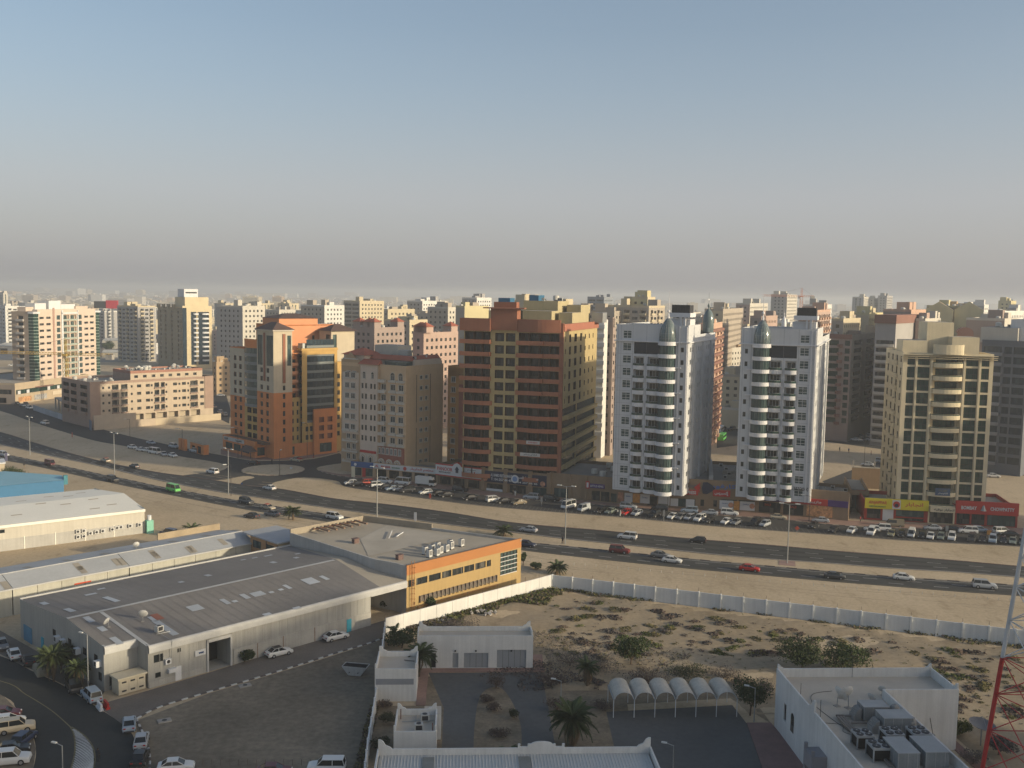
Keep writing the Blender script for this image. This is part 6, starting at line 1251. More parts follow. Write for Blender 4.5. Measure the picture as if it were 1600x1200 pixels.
mb = MB(); mb.box(-5.3, -5.21, 26, 27, 0, 2.4, MATS['cyan_door']); b.part('door', mb); mb = MB(); mb.box(-5.3, -5.21, 31, 34.5, 0, 2.7, mat('blue_sheet', (.08, .22, .34), .6, .15)); b.part('shed_door', mb)
# covered drive at the right end
b.wall((42, 12), (42, 0), 0, E0, [], SHEETL); mb = MB(); mb.box(42, 50.3, -.25, .0, 5.3, E0 - .05, RFP); b.part('lintel', mb); b.wall((42, 12), (50.2, 12), 0, E0, [], SHEET)
for k in range(4): mb = MB(); mb.box(42.6 + 1.9 * k, 44.3 + 1.9 * k, 11.8, 11.95, 0, 4.6, mat('grey_leaf', (.26, .26, .25), .7, .1)); b.part('gate_leaf', mb)
b.wall((50.3, 36), (-5.2, 36), 0, E0, [], SHEET); mb = MB(); mb.box(-5.2, 49, 35.9, 36.2, E0 - .3, E0 + .25, RFP); b.part('gutter', mb)
for ppx, ppy, lu, lv in ((485, 908, 2.4, 3.0), (507, 903, .9, 2.4), (449, 917, .8, 2.2), (439, 921, .9, .8), (424, 925, .9, .8), (403, 928, 2.3, 2.0), (383, 932, 1.0, 2.4), (367, 939, .9, .9), (352, 940, .9, 2.6), (305, 950, 2.2, 2.4), (142, 926, 2.0, 1.0), (158, 916, 1.4, .8), (69, 940, 1.0, 2.2), (174, 938, 1.0, 5.0), (109, 956, 1.0, 3.0), (283, 910, .9, 1.2), (325, 899, 1.0, 1.6), (427, 879, 1.0, 1.6), (463, 872, 1.0, 1.2), (419, 865, 1.8, .8), (398, 868, 1.2, .7), (240, 967, 1.0, 2.4), (258, 977, 1.1, 7.0), (139, 972, 1.0, 2.6), (160, 983, 1.0, 2.0), (182, 997, 1.0, 3.0), (464, 943, 1.4, .9), (417, 953, 1.4, .9), (465, 864, 1.2, .7), (380, 871, 1.1, .7)):
 g = G(ppx, ppy, 7.4); c_, s_ = math.cos(R(WA_)), math.sin(R(WA_)); u, v = (g[0] - WO[0]) * c_ + (g[1] - WO[1]) * s_, -(g[0] - WO[0]) * s_ + (g[1] - WO[1]) * c_
 mb = MB(); rq(mb, ((u - lu / 2, v - lv / 2), (u + lu / 2, v - lv / 2), (u + lu / 2, v + lv / 2), (u - lu / 2, v + lv / 2)), .05, SKYL); b.part('skylight', mb)
mb = MB(); rq(mb, ((5.5, 8), (6.8, 8), (6.8, 10.6), (5.5, 10.6)), .07, mat('rust_sheet', (.25, .1, .07), .8, .15)); b.part('rust_sheet', mb)
k_ = roof_kit(); put(k_['satellite_dish'], 'satellite_dish', b.root, (3.6, 9.0, zr(9)), 2.6).scale = (.85,) * 3; put(k_['satellite_dish'], 'satellite_dish', b.root, (-1.6, 9.8, zr(9.8)), 3.6).scale = (.7,) * 3; put(k_['ac_unit'], 'ac_unit', b.root, (3.4, 3.2, zr(3.2) + .3), .2)
mb = MB(); mb.tube((2.9, 3.0, zr(3) + .1), (5.0, 2.8, zr(3) + .1), .05, n=5, m=STEEL); mb.tube((3.2, 3.0, zr(3) + .3), (3.6, -.5, zr(0) + .1), .04, n=5, m=STEEL); mb.tube((3.6, -.5, E0), (3.6, -.2, 3.6), .04, n=5, m=STEEL); b.part('conduit', mb)
mb = MB(); mb.box(2.6, 3.5, -.45, -.003, 3.1, 3.9, WHITE); mb.tube((3.05, -.46, 3.5), (3.05, -.45, 3.5), .28, n=12, m=DARKM); b.part('ac_unit', mb)
mb = MB()
for i in range(1, 33): u = -5.2 + i * 1.65; mb.box(u, u + .05, 3.5 if u < 0 else .3, 3.6 if u < 0 else .4, 0, 0, RFG) if False else mb.poly([(u, max(.1, 3.5 if u < 0 else .1), zr(3.5 if u < 0 else .1) + .035), (u + .07, 3.5 if u < 0 else .1, zr(3.5 if u < 0 else .1) + .035), (u + .07, 16.1, zr(16.1) + .035), (u, 16.1, zr(16.1) + .035)], mat('roof_seam', (.178, .167, .158), .9, .1)) if u < 44 else None; mb.poly([(u, 16.9, zr(16.9) + .035), (u + .07, 16.9, zr(16.9) + .035), (u + .07, 35.8, zr(35.8) + .035), (u, 35.8, zr(35.8) + .035)], MATS['roof_seam']) if u < 46 else None
b.part('roof_seams', mb, kind='stuff'); b.finish()

# yellow office building
YW = mat('yellow_render', (.39, .275, .12), .85, .05, .2, streak=.08); ORB = mat('orange_render_band', (.39, .17, .06), .85, .05, .2); PW = mat('pale_render_wall', (.40, .39, .37), .85, .1, streak=.12)
b = Bld('office_building', 'yellow office building with orange parapet band, window ribbon and rooftop cooling units', 'office building', WO, WA_)
PT = [(50.45, .05), (81.5, .05), (74.5, 20), (68.5, 36.5), (49.2, 36.5), (49.2, 8), (50.45, 3.4)]; Hy = 9.0
b.wall(PT[0], PT[1], 0, Hy - 1.5, [(.4 + k * 3.55, .4 + k * 3.55 + w, 5.2, 6.5, 'plain', .2) for k, w in ((0, 1.6), (.55, 2.8), (1.45, 3.0), (2.4, 2.4), (3.15, 2.9), (4.05, 2.7), (4.9, 2.9), (5.8, 1.2))] + [(24.9, 29.9, 2.6, 7.3, None, .3)] + [(1.7, 2.1, 1.5, 2.1, 'plain', .1), (3.2, 3.6, 1.6, 2.2, 'plain', .1)], YW)
mb = MB(); mb.poly([(50.45, .02, Hy - 1.5), (81.5, .02, Hy - 1.5), (81.5, .02, Hy + .4), (50.45, .02, Hy + .4)], ORB); b.part('orange_band', mb); mb = MB(); mb.box(50.45, 81.5, .021, .35, Hy - .5, Hy + .4, ORB); b.part('parapet', mb)
for r_ in range(5):
 for c_ in range(5):
  x, z = 75.45 + c_ * .97, 2.75 + r_ * .92; put(win_mesh('tint', .9, .85, .1), 'window', b.root, (x, .1, z))
 mb = MB(); mb.box(75.35, 80.35, .0, .12, 2.62 + r_ * .92, 2.74 + r_ * .92, WHITEF); b.part('glazing_bar', mb)
mb = MB(); mb.poly([(53.6, -.25, 1.9), (74.3, -.25, 1.9), (74.3, .04, 3.0), (53.6, .04, 3.0)], mat('louvre_brown', (.11, .09, .07), .7, .2))
for k in range(20): u = 53.6 + k * 1.08; mb.box(u, u + .1, -.35, .04, 1.7, 3.05, mat('louvre_dark', (.24, .19, .14), .7, .1))
b.part('sun_louvre', mb); mb = MB(); mb.box(53.0, 74.6, -.3, .04, .9, 1.05, mat('ledge_orange', (.4, .22, .08), .8, .1)); b.part('ledge', mb)
mb = MB()
for x in (51.3, 52.0): mb.tube((x, -.35, .6), (x, -.35, Hy + 1.2), .05, n=5, m=mat('ladder_orange', (.35, .16, .06), .7, .1))
for k in range(28): mb.tube((51.3, -.35, .8 + k * .32), (52.0, -.35, .8 + k * .32), .03, n=4, m=MATS['ladder_orange'])
for k in range(7): z = 3 + k * 1.0; mb.tube((51.3, -.35, z), (51.65, -1.0, z), .03, n=4, m=MATS['ladder_orange']); mb.tube((51.65, -1.0, z), (52.0, -.35, z), .03, n=4, m=MATS['ladder_orange'])
b.part('cage_ladder', mb)
for p0, p1, m_ in ((PT[1], PT[2], YW), (PT[2], PT[3], PW), (PT[3], PT[4], PW), (PT[4], PT[5], PW), (PT[5], PT[6], PW), (PT[6], PT[0], PW)): b.wall(p0, p1, 0, Hy + .1, [], m_)
mb = MB(); mb.poly([(x, y, Hy - .25) for x, y in PT], RFT); b.part('roof', mb)
mb = MB()
for p0, p1 in ((PT[1], PT[2]), (PT[2], PT[3]), (PT[3], PT[4]), (PT[4], PT[5]), (PT[5], PT[6]), (PT[6], PT[0])):
 a, c = Vector(p0), Vector(p1); t = (c - a).normalized(); n_ = Vector((t.y, -t.x)); h_ = 1.1 if p0 in (PT[3], PT[2]) else .25
 q = [a + n_ * .004, c + n_ * .004, c - n_ * .3, a - n_ * .3]; mb.prism([(v.x, v.y) for v in q], Hy - .25, Hy + h_, PW if h_ < 1 else mat('weathered_parapet', (.3, .26, .2), .9, .15))
b.part('parapet', mb)
mb = MB(); mb.poly([(50.8, 12, Hy - .2), (74, 12, Hy - .2), (70, 30, Hy - .2), (58, 24, Hy - .2)], mat('paler_screed', (.38, .345, .29), .95, .12, .15)); b.part('roof_patch', mb)
for k in range(6): mb = MB(); mb.box(0, .45, -2.2, 2.2, .5, .8, mat('beam_brown', (.2, .13, .09), .85, .15)); b.part('roof_beam', mb, loc=(55.0 + k * 2.0, 33.2, Hy), rz=.0)
mb = MB(); mb.box(54.3, 66.6, 35.2, 35.5, Hy + .3, Hy + .5, mat('rust_flashing', (.33, .14, .07), .85, .15)); b.part('flashing', mb)
for i, (u, v) in enumerate([(59.0, 3.4), (60.8, 3.2), (59.8, 5.6), (62.4, 4.0), (62.0, 6.0), (64.2, 4.2), (64.0, 6.6), (66.4, 5.2), (67.2, 6.4), (69.4, 5.4)]):
 mb = MB(); mb.box(-.45, .45, -.4, .4, .15, 1.55, mat('white_casing', (.55, .55, .53), .5, .05)); mb.tube((0, 0, 1.55), (0, 0, 1.58), .34, n=12, m=DARKM); mb.box(-.35, .35, -.42, -.4, .5, 1.4, mat('coil_grey', (.2, .2, .2), .6, .1)); mb.box(-.5, -.4, -.4, .4, 0, .15, DARKM); mb.box(.4, .5, -.4, .4, 0, .15, DARKM)
 t_ = mb.build('cooling_unit', b.root, (u, v, Hy - .24), .1)
for u, v in ((53.8, 6.2), (55.3, 22)): mb = MB(); mb.box(-.6, .6, -.45, .45, 0, .9, mat('vent_brown', (.14, .09, .08), .7, .15)); mb.box(-.7, .7, -.55, .55, .9, 1.0, MATS['vent_brown']); b.part('roof_vent', mb, loc=(u, v, Hy - .24))
mb = MB(); mb.tube((74.6, 25, Hy), (74.0, 26.4, Hy + .2), .35, n=8, m=CONC); b.part('roof_pipe', mb); mb = MB(); mb.tube((62, 19.5, Hy + .1), (66.5, 24, Hy + .1), .09, n=5, m=WHITE); mb.tube((64, 19.5, Hy + .1), (67.5, 21.5, Hy + .1), .12, n=5, m=WHITE); b.part('loose_pipes', mb)
b.finish()
# orange office box between the roofs
b = Bld('office_building', 'small orange box office wedged between the long shed and the warehouse roof', 'office building', WO, WA_)
ORX = mat('brown_orange_render', (.42, .24, .12), .85, .08, streak=.1)
b.wall((47.4, 38.3), (54.5, 38.3), 0, 6.8, [(3.8, 5.0, 5.0, 6.1, 'plain', .15)], mat('tan_render_wall', (.36, .28, .17), .85, .08, streak=.1)); b.wall((47.4, 49), (47.4, 38.3), 0, 6.8, [(1, 4.2, 4.4, 6.0, 'tint', .15), (6.2, 9.4, 4.4, 6.0, 'tint', .15)], ORX); b.wall((54.5, 38.3), (54.5, 49), 0, 6.8, [], ORX); b.wall((54.5, 49), (47.4, 49), 0, 6.8, [], ORX)
mb = MB(); mb.box(47.1, 56, 38.0, 52, 6.801, 7.05, mat('pale_grey_sheet', (.36, .37, .38), .6, .08)); b.part('roof', mb); mb = MB(); mb.box(47.35, 47.39, 42.6, 42.8, 3, 6.8, DARKM); b.part('downpipe', mb); mb = MB(); mb.tube((53.6, 38.0, 5.6), (53.6, 38.2, 5.6), .5, n=12, m=WHITE); b.part('ac_unit', mb); b.finish()
# long low shed behind
SHR = mat('shed_roof_sheet', (.37, .38, .385), .6, .09, .1, streak=0, fine=2)
b = Bld('storage_shed', 'long low pale shed with skylights behind the grey warehouse', 'shed', WO, WA_)
for u0, u1 in ((-30, -2), (-1.9, 20), (20.1, 48.4)):
 mb = MB(); mb.poly([(u0, 48.6, 5.1), (u1, 48.6, 5.1), (u1, 54, 6.6), (u0, 54, 6.6)], SHR); mb.poly([(u0, 54, 6.6), (u1, 54, 6.6), (u1, 64.6, 5.0), (u0, 64.6, 5.0)], SHR); b.part('roof', mb)
 k5 = round((u1 - u0) / 4.4); L5 = (u1 - u0) / k5
 for i in range(k5):
  a = u0 + i * L5; mb = MB(); mb.box(a + .04, a + L5 - .04, 48.75, 48.85, 0, 5.0, mat('cream_panel', (.42, .41, .35), .8, .08, streak=.1, rand=.06)); b.part('wall_panel', mb)
mb = MB(); mb.box(-30, 48.4, 48.3, 48.6, 4.85, 5.12, RFP); b.part('gutter', mb); mb = MB(); mb.box(-30, 48.4, 53.85, 54.15, 6.58, 6.7, RFP); b.part('ridge_cap', mb)
for ppx, ppy in ((66, 978 - 60), (10, 912), (122, 916 - 30), (128, 888), (190, 876), (182, 877 + 0), (240, 865), (243, 866), (300, 856), (297, 857), (43, 888), (105, 877), (163, 867), (215, 857), (270, 847), (322, 838), (348, 846), (368, 830)):
 g = G(ppx, ppy, 5.9); c_, s_ = math.cos(R(WA_)), math.sin(R(WA_)); u, v = (g[0] - WO[0]) * c_ + (g[1] - WO[1]) * s_, -(g[0] - WO[0]) * s_ + (g[1] - WO[1]) * c_
 if 49.5 < v < 62:
  zz = lambda vv: 5.1 + 1.5 * (vv - 48.6) / 5.4 if vv < 54 else 6.6 - 1.6 * (vv - 54) / 10.6
  v = min(max(v, 50), 52.4) if v < 54 else max(v, 55.8)
  mb = MB(); mb.poly([(u - .6, v - 1.4, zz(v - 1.4) + .04), (u + .6, v - 1.4, zz(v - 1.4) + .04), (u + .6, v + 1.4, zz(v + 1.4) + .04), (u - .6, v + 1.4, zz(v + 1.4) + .04)], mat('yellowed_skylight', (.30, .27, .22), .6, .12)); b.part('skylight', mb)
put(k_['satellite_dish'], 'satellite_dish', b.root, (24.2, 54.3, 6.6), 2.9).scale = (.75,) * 3; mb = MB(); mb.box(0, 3.2, -.02, 0, 0, .3, ORR); b.part('red_sign', mb, loc=(9.2, 48.7, 3.4))
b.wall((-30, 64.6), (-30, 48.6), 0, 5, [], SHEET); b.wall((48.4, 48.8), (48.4, 64.6), 0, 5, [], SHEET); b.wall((48.4, 64.6), (-30, 64.6), 0, 4.9, [], SHEET)
b.wall((34, 65), (46, 65.2), 5.0, 6.3, [], mat('worn_tan_upstand', (.34, .27, .18), .9, .15)); mb = MB(); mb.box(34, 49, 64.7, 65.0, 4.5, 6.4, MATS['worn_tan_upstand']); b.part('end_upstand', mb); b.finish()
# white warehouse and its neighbours
WSH = mat('cream_white_roof', (.80, .77, .68), .7, .04, .1, fine=2); WSW = mat('cream_white_wall', (.52, .49, .42), .75, .06, .2, streak=.08)
b = Bld('warehouse', 'cream white warehouse with a row of wall mounted cooling units', 'warehouse', G(0, 862), 37.5)
b.wall((-30, 0), (32.2, 0), 0, 6.0, [(a, a + 1.9, 4.2, 5.0, 'plain', .15) for a in (19.5, 23.2, 26.8, 29.2)] + [(7.6, 8.3, 4.6, 5.4, 'plain', .1)], WSW)
for i in range(9): u = -28 + 6.6 * i; mb = MB(); mb.box(u, u + .18, -.15, -.003, 0, 2.9, WSH); b.part('post', mb)
mb = MB(); mb.box(-30, 32.2, -.06, -.003, 0, 2.7, mat('grey_lower_wall', (.42, .41, .38), .8, .08, streak=.1)); b.part('lower_cladding', mb)
mb = MB(); mb.poly([(-30, -.3, 6.0), (32.3, -.3, 6.0), (32.3, 17, 7.0), (-30, 17, 7.0)], WSH); mb.poly([(-30, 17, 7.0), (32.3, 17, 7.0), (29, 32, 6.0), (-30, 34, 6.0)], WSH); b.part('roof', mb)
mb = MB(); mb.box(-30, 32.3, -.4, -.3, 5.4, 6.02, WSH); b.part('fascia', mb); b.wall((32.2, 0), (28.9, 32), 0, 6.3, [], WSW)
for u, v in ((5, 7), (12, 15), (9, 22), (17, 12), (20, 22), (16, 25), (24, 26), (24, 14), (26.5, 7), (22, 5)): mb = MB(); zz = 6 + (v + .3) / 17.3 if v < 17 else 7 - (v - 17) / 15 * 1.0; z2 = 6 + (v + .9) / 17.3 if v < 17 else 7 - (v - 16.4) / 15; mb.poly([(u - 1.2, v, zz + .03), (u + 1.2, v, zz + .03), (u + 1.2, v + .6, z2 + .04), (u - 1.2, v + .6, z2 + .04)], mat('tan_skylight', (.4, .32, .22), .6, .1)); b.part('skylight', mb)
for u, z in [(16.2, .8), (16.2, 2.1), (17.5, .8), (17.5, 2.1), (19, 1.3), (20.4, 1.4), (21.8, 1.5), (24, 1.6), (25.1, 1.8), (26, 1.9), (28.2, 1.9), (30.4, 1.9)]: mb = MB(); mb.box(0, .95, -.45, 0, 0, .85, MATS['white_casing']); mb.tube((.4, -.47, .42), (.4, -.45, .42), .3, n=12, m=DARKM); b.part('ac_unit', mb, loc=(u, -.07, z))
mb = MB(); mb.box(32.4, 34, -1.2, .4, 0, 3.2, mat('mint_cabinet', (.22, .5, .38), .6, .08)); b.part('mint_cabinet', mb); mb = MB(); mb.tube((33.2, -.4, 3.2), (33.2, -.4, 4.4), .5, n=10, m=WHITE); b.part('roof_tank', mb); mb = MB(); mb.box(-2.0, -.4, -.7, -.1, 1.0, 1.8, DARKM); mb.tube((-.9, -.4, 1.6), (-.9, -.4, 4.6), .05, n=5, m=DARKM); b.part('generator', mb); b.finish()
bo = G(100, 771); b = Bld('warehouse', 'light blue roofed warehouse behind the cream white one', 'warehouse', bo, 37.5); BLR = mat('light_blue_roof', (.20, .38, .48), .6, .08, .1, streak=0)
b.wall((-60, 0), (0, 0), 0, 4.0, [], mat('blue_wall', (.05, .17, .32), .6, .06)); mb = MB(); mb.poly([(-60, -.3, 4), (.3, -.3, 4), (.3, 3.5, 4.8), (-12, 19, 4.8), (-60, 19, 4.8)], BLR); b.part('roof', mb); b.wall((0, 0), (0, 4), 0, 4.2, [], MATS['blue_wall']); mb = MB(); mb.box(.1, 1.2, .3, 1.2, 2.5, 5.2, mat('teal_box', (.05, .2, .25), .6, .1)); b.part('wall_box', mb); b.finish()
b = Bld('guard_house', 'small cream building at the left edge beside green shrubs', 'building', G(8, 752), 30); b.wall((-14, 0), (0, 0), 0, 5.5, [(9, 11, 2, 3.6, 'plain')], CRE); b.wall((0, 0), (0, 8), 0, 5.5, [], CRE); boxpart(b, 'roof', -14.3, .3, -.3, 8, 5.5, 5.9, WHITE); b.finish()
# transformer hut by the office end
b = Bld('transformer_cabinet', 'cream electrical cabinet hut with flat overhanging lid against the warehouse office', 'cabinet', WO, WA_); CC = mat('cream_cabinet', (.52, .47, .36), .7, .06, streak=.06)
boxpart(b, 'body', -4.5, -.4, .1, 2.4, .15, 2.5, CC); mb = MB(); mb.box(-4.75, -.2, -.2, 2.6, 2.5, 2.75, CC); b.part('lid', mb)
for k in range(3): mb = MB(); mb.box(-4.3 + 1.32 * k, -3.1 + 1.32 * k, .05, .097, .3, 2.3, CC); d_ = b.part('door', mb); mb = MB(); mb.box(-4.05 + 1.32 * k, -3.35 + 1.32 * k, .03, .048, .55, .8, DARKM); mb.box(-4.05 + 1.32 * k, -3.35 + 1.32 * k, .03, .048, 1.85, 2.1, DARKM); mb.build('vent', d_)
# climbing plant, spare drum and barrier by the warehouse
def local(o, ang, u, v): return (o[0] + u * math.cos(R(ang)) - v * math.sin(R(ang)), o[1] + u * math.sin(R(ang)) + v * math.cos(R(ang)))
t_ = thing('barrier_block', 'white and red concrete barrier beside the silver estate car at the corner', 'barrier', G(156, 1108), -52)
for k in range(2): mb = MB(); mb.prism([(-1.0, -.3 + .9 * k), (1.0, -.3 + .9 * k), (1.0, .25 + .9 * k), (-1.0, .25 + .9 * k)], 0, .3, WHITE if k == 0 else RED); mb.prism([(-.95, -.15 + .9 * k), (.95, -.15 + .9 * k), (.95, .12 + .9 * k), (-.95, .12 + .9 * k)], .3, .95, WHITE if k == 0 else RED); mb.build('block', t_)
# skip
t_ = thing('rubbish_skip', 'grey open topped rubbish skip on the dirt lot', 'skip', G(556, 1054), -10); mb = MB(); GS = mat('skip_grey', (.40, .40, .39), .7, .15, streak=.2)
lo = [(-1.0, -.8), (1.0, -.8), (1.0, .8), (-1.0, .8)]; hi_ = [(-2.0, -.95), (2.0, -.95), (2.0, .95), (-2.0, .95)]
for i in range(4): j = (i + 1) % 4; mb.poly([(*lo[i], .1), (*lo[j], .1), (*hi_[j], 1.5), (*hi_[i], 1.5)], GS); mb.poly([(lo[i][0] * .93, lo[i][1] * .93, .15), (hi_[i][0] * .95, hi_[i][1] * .93, 1.5), (hi_[j][0] * .95, hi_[j][1] * .93, 1.5), (lo[j][0] * .93, lo[j][1] * .93, .15)], DARKM)
mb.poly([(*p_, .16) for p_ in lo], DARKM); mb.build('body', t_); mb = MB(); ring(hi_, .08, 1.45, 1.56, GS, mb); mb.build('rim', t_)
for x in (-.7, .7): mb = MB(); mb.tube((x, -1.0, .7), (x, -1.15, .7), .08, n=6, m=DARKM); mb.build('lifting_pin', t_)

# ================================================================== walled compound
CO = (0.0, 0.0); CA = 3.3
WW = mat('compound_white', (.63, .625, .60), .8, .07, .25, streak=.1); WTOP = mat('pinkish_screed', (.50, .44, .36), .95, .1, .2)
def L2(u, v): return local(CO, CA, u, v)
def csheet(name, P, z, m, skirt=0.0): return sheet(name, [L2(*p) for p in P], z, m, skirt=skirt)
csheet('compound_yard', [(-3.6, 153.6), (14.3, 153.6), (14.2, 140), (13.6, 105), (-1.4, 105), (-1.0, 140)], .012, YARD)
csheet('carport_yard', [(22.5, 138.4), (41.6, 140.5), (42, 132), (40, 120.9), (37, 100), (20, 100), (21.5, 121)], .012, YARD)
csheet('planted_bed', catmull([(3.2, 110), (3.0, 123.4), (3.4, 135), (4.3, 144), (6, 147.5), (7.8, 147), (9.2, 141), (9.8, 133), (9.2, 123.3), (9.0, 110)], 4), .03, SOIL)
csheet('compound_soil', [(-12.4, 100), (22, 100), (26, 141), (42, 143), (45.4, 134), (45.4, 150), (20, 160), (15, 154), (-5, 152), (-5, 141), (-12.4, 141)], .005, SOIL)
csheet('red_path', [(-5.6, 155.2), (14.9, 155.2), (15.2, 162), (13.3, 162), (13.2, 157), (-5.6, 157)][::-1], .02, PAVER) ; csheet('red_path_front', [(-5.6, 153.7), (14.9, 153.7), (14.9, 155.3), (-5.6, 155.3)], .12, PAVER, skirt=.12)
csheet('red_path_side', [(-5.1, 141.0), (-3.7, 141.0), (-3.6, 153.6), (-5.1, 153.6)], .12, PAVER, skirt=.12); csheet('red_path_right', [(41.9, 134.2), (45.4, 134.2), (47, 100), (38.4, 100), (40, 120.9)], .12, mat('dull_red_pavers', (.21, .13, .115), .9, .15), skirt=.12); csheet('red_path_far_right', [(67.7, 128), (69.2, 128), (69.5, 100), (67.7, 100)], .12, MATS['dull_red_pavers'], skirt=.12)
# garage
b = Bld('garage_building', 'long white garage with three grey doors facing the compound yard', 'garage', L2(-5.5, 155.3), CA)
b.wall((0, 0), (18.6, 0), 0, 5.4, [(2.2, 3.0, .15, 2.6, 'plain', .3), (5.7, 6.6, .15, 2.6, None, .2), (7.5, 11.4, .12, 2.6, None, .25), (12.8, 17.5, .12, 3.1, None, .25)], WW)
for a, c, h_ in ((5.7, 6.6, 2.6), (7.5, 11.4, 2.6), (12.8, 17.5, 3.1)):
 n_ = max(1, round((c - a) / 1.0))
 for k in range(n_): mb = MB(); w_ = (c - a) / n_; mb.box(a + k * w_ + .02, a + (k + 1) * w_ - .02, .15, .2, .13, h_, mat('grey_door', (.27, .285, .30), .6, .05)); b.part('door_panel', mb)
for x in (6.1, 9.4, 15.1): mb = MB(); mb.box(x - .12, x + .12, -.2, -.003, 2.85, 3.1, DARKM); b.part('wall_lamp', mb)
b.wall((18.6, 0), (18.6, 4.6), 0, 5.4, [], WW); b.wall((18.6, 4.6), (0, 4.6), 0, 5.4, [], WW); b.wall((0, 4.6), (0, 0), 0, 5.4, [], WW); mb = MB(); mb.poly([(0, 0, 4.7), (18.6, 0, 4.7), (18.6, 4.6, 4.7), (0, 4.6, 4.7)], WTOP); b.part('roof', mb); ring([(0, 0), (18.6, 0), (18.6, 4.6), (0, 4.6)], .18, 4.6, 5.45, WW).build('parapet', b.root)
def horn(b, x, y, z, ang, s=1.0):
 mb = MB(); pts = [(0, 0), (1.3, 0), (1.1, .2), (.7, .35), (.45, .75), (.2, .9), (0, .9)]; mb.prism([(a * s, c * s) for a, c in pts], -.12, .12, WW)
 o_ = mb.build('corner_horn', b.root, (x, y, z)); o_.rotation_euler = (R(90), 0, R(ang)); return o_
for x, a in ((0.15, 0), (18.45, 180)): horn(b, x, 4.5, 5.43, a); horn(b, x, .1 if a == 0 else .3, 5.43, 90 if a == 0 else 90, .8)
b.finish()
def hut(o, w, d, h, label, band=True):
 b = Bld('service_hut', label, 'hut', o, CA); b.wall((0, 0), (w, 0), 0, h, [], WW); b.wall((w, 0), (w, d), 0, h, [], WW); b.wall((w, d), (0, d), 0, h, [], WW); b.wall((0, d), (0, 0), 0, h, [], WW)
 mb = MB(); mb.poly([(0, 0, h - .8), (w, 0, h - .8), (w, d, h - .8), (0, d, h - .8)], WTOP); b.part('roof', mb); ring([(0, 0), (w, 0), (w, d), (0, d)], .2, h - .9, h + .03, WW).build('parapet', b.root)
 for x, a in ((.1, 0), (w - .1, 180)): horn(b, x, d - .1, h + .02, a, .9)
 for x in (.1, w - .1): horn(b, x, .2, h + .02, 90, .8)
 if band: mb = MB(); mb.box(.15, w - .4, -.03, -.003, h * .52, h * .70, mat('grey_band', (.25, .26, .28), .7, .06)); b.part('grey_band', mb)
 return b
b = hut(L2(-11.2, 142.6), 6.1, 7.4, 4.9, 'white hut with a grey band and upturned roof corners beside the dirt lot'); mb = MB(); mb.tube((4.0, 5.5, 4.2), (5.6, 4.9, 4.25), .06, n=5, m=DARKM); b.part('roof_pipe', mb); b.finish()
b = hut(L2(-7.2, 122.4), 5.4, 7.0, 4.5, 'smaller white hut with rooftop cooling units and pipes, in front of the planted strip', False)
for x, y in ((3.1, 2.0), (3.8, 4.9)): put(k_['ac_unit'], 'ac_unit', b.root, (x, y, 3.72), .1)
for x0, y0, x1, y1 in ((.8, 4.5, 5, 4.9), (2.6, 6.5, 2.6, 3.2), (.6, 5.6, .6, 5.61)): mb = MB(); mb.tube((x0, y0, 3.85), (x1, y1, 3.85), .05, n=5, m=STEEL); b.part('pipe', mb)
for x, y in ((.6, 5.6), (4.9, 1.2)): mb = MB(); mb.tube((x, y, 3.7), (x, y, 5.1), .07, n=6, m=mat('rust_brown_pipe', (.16, .07, .05), .8, .1)); b.part('standpipe', mb)
for k in range(3): mb = MB(); mb.box(.5 + 1.6 * k, 1.8 + 1.6 * k, -.04, -.003, .1, 1.4, DARKM); b.part('louvre_door', mb)
b.finish()
b = Bld('service_hut', 'low white annex just behind the smaller white hut', 'hut', L2(-3.6, 129.8), CA); boxpart(b, 'body', 0, 2.3, 0, 2.6, 0, 3.6, WW, WTOP); b.finish()
# front building cut by the frame
b = Bld('front_building', 'white parapeted building with ribbed grey roof at the bottom edge', 'building', L2(-8.8, 96), CA); WX = 33.4; DX = 20.6; Hf = 5.0
b.wall((0, 0), (WX, 0), 0, Hf, [], WW); b.wall((WX, 0), (WX, DX), 0, Hf, [(4, 6, 1, 2.4, 'plain'), (12, 14, 1, 2.4, 'plain')], WW); b.wall((WX, DX), (0, DX), 0, Hf, [], WW); b.wall((0, DX), (0, 0), 0, Hf, [], WW)
mb = MB()
for i in range(84):
 x = .3 + i * .39; mb.poly([(x, .2, Hf - 1.0), (x + .2, .2, Hf - 1.0), (x + .2, DX - .2, Hf - .75), (x, DX - .2, Hf - .75)], mat('ribbed_roof_grey', (.5, .5, .48), .6, .06)); mb.poly([(x + .2, .2, Hf - 1.0), (x + .3, .2, Hf - .92), (x + .3, DX - .2, Hf - .67), (x + .2, DX - .2, Hf - .75)], MATS['ribbed_roof_grey']); mb.poly([(x + .3, .2, Hf - .92), (x + .39, .2, Hf - 1.0), (x + .39, DX - .2, Hf - .75), (x + .3, DX - .2, Hf - .67)], MATS['ribbed_roof_grey'])
b.part('ribbed_roof', mb); ring([(0, 0), (WX, 0), (WX, DX), (0, DX)], .2, Hf - 1.4, Hf + .05, WW).build('parapet', b.root)
for x, a in ((.1, 0), (WX - .1, 180)): horn(b, x, DX - .1, Hf + .04, a, 1.3)
for x in (5.5, 17): mb = MB(); mb.box(x, x + 1.4, .3, DX - 1, Hf - .66, Hf - .6, mat('dull_skylight', (.22, .22, .2), .6, .1)); b.part('skylight', mb)
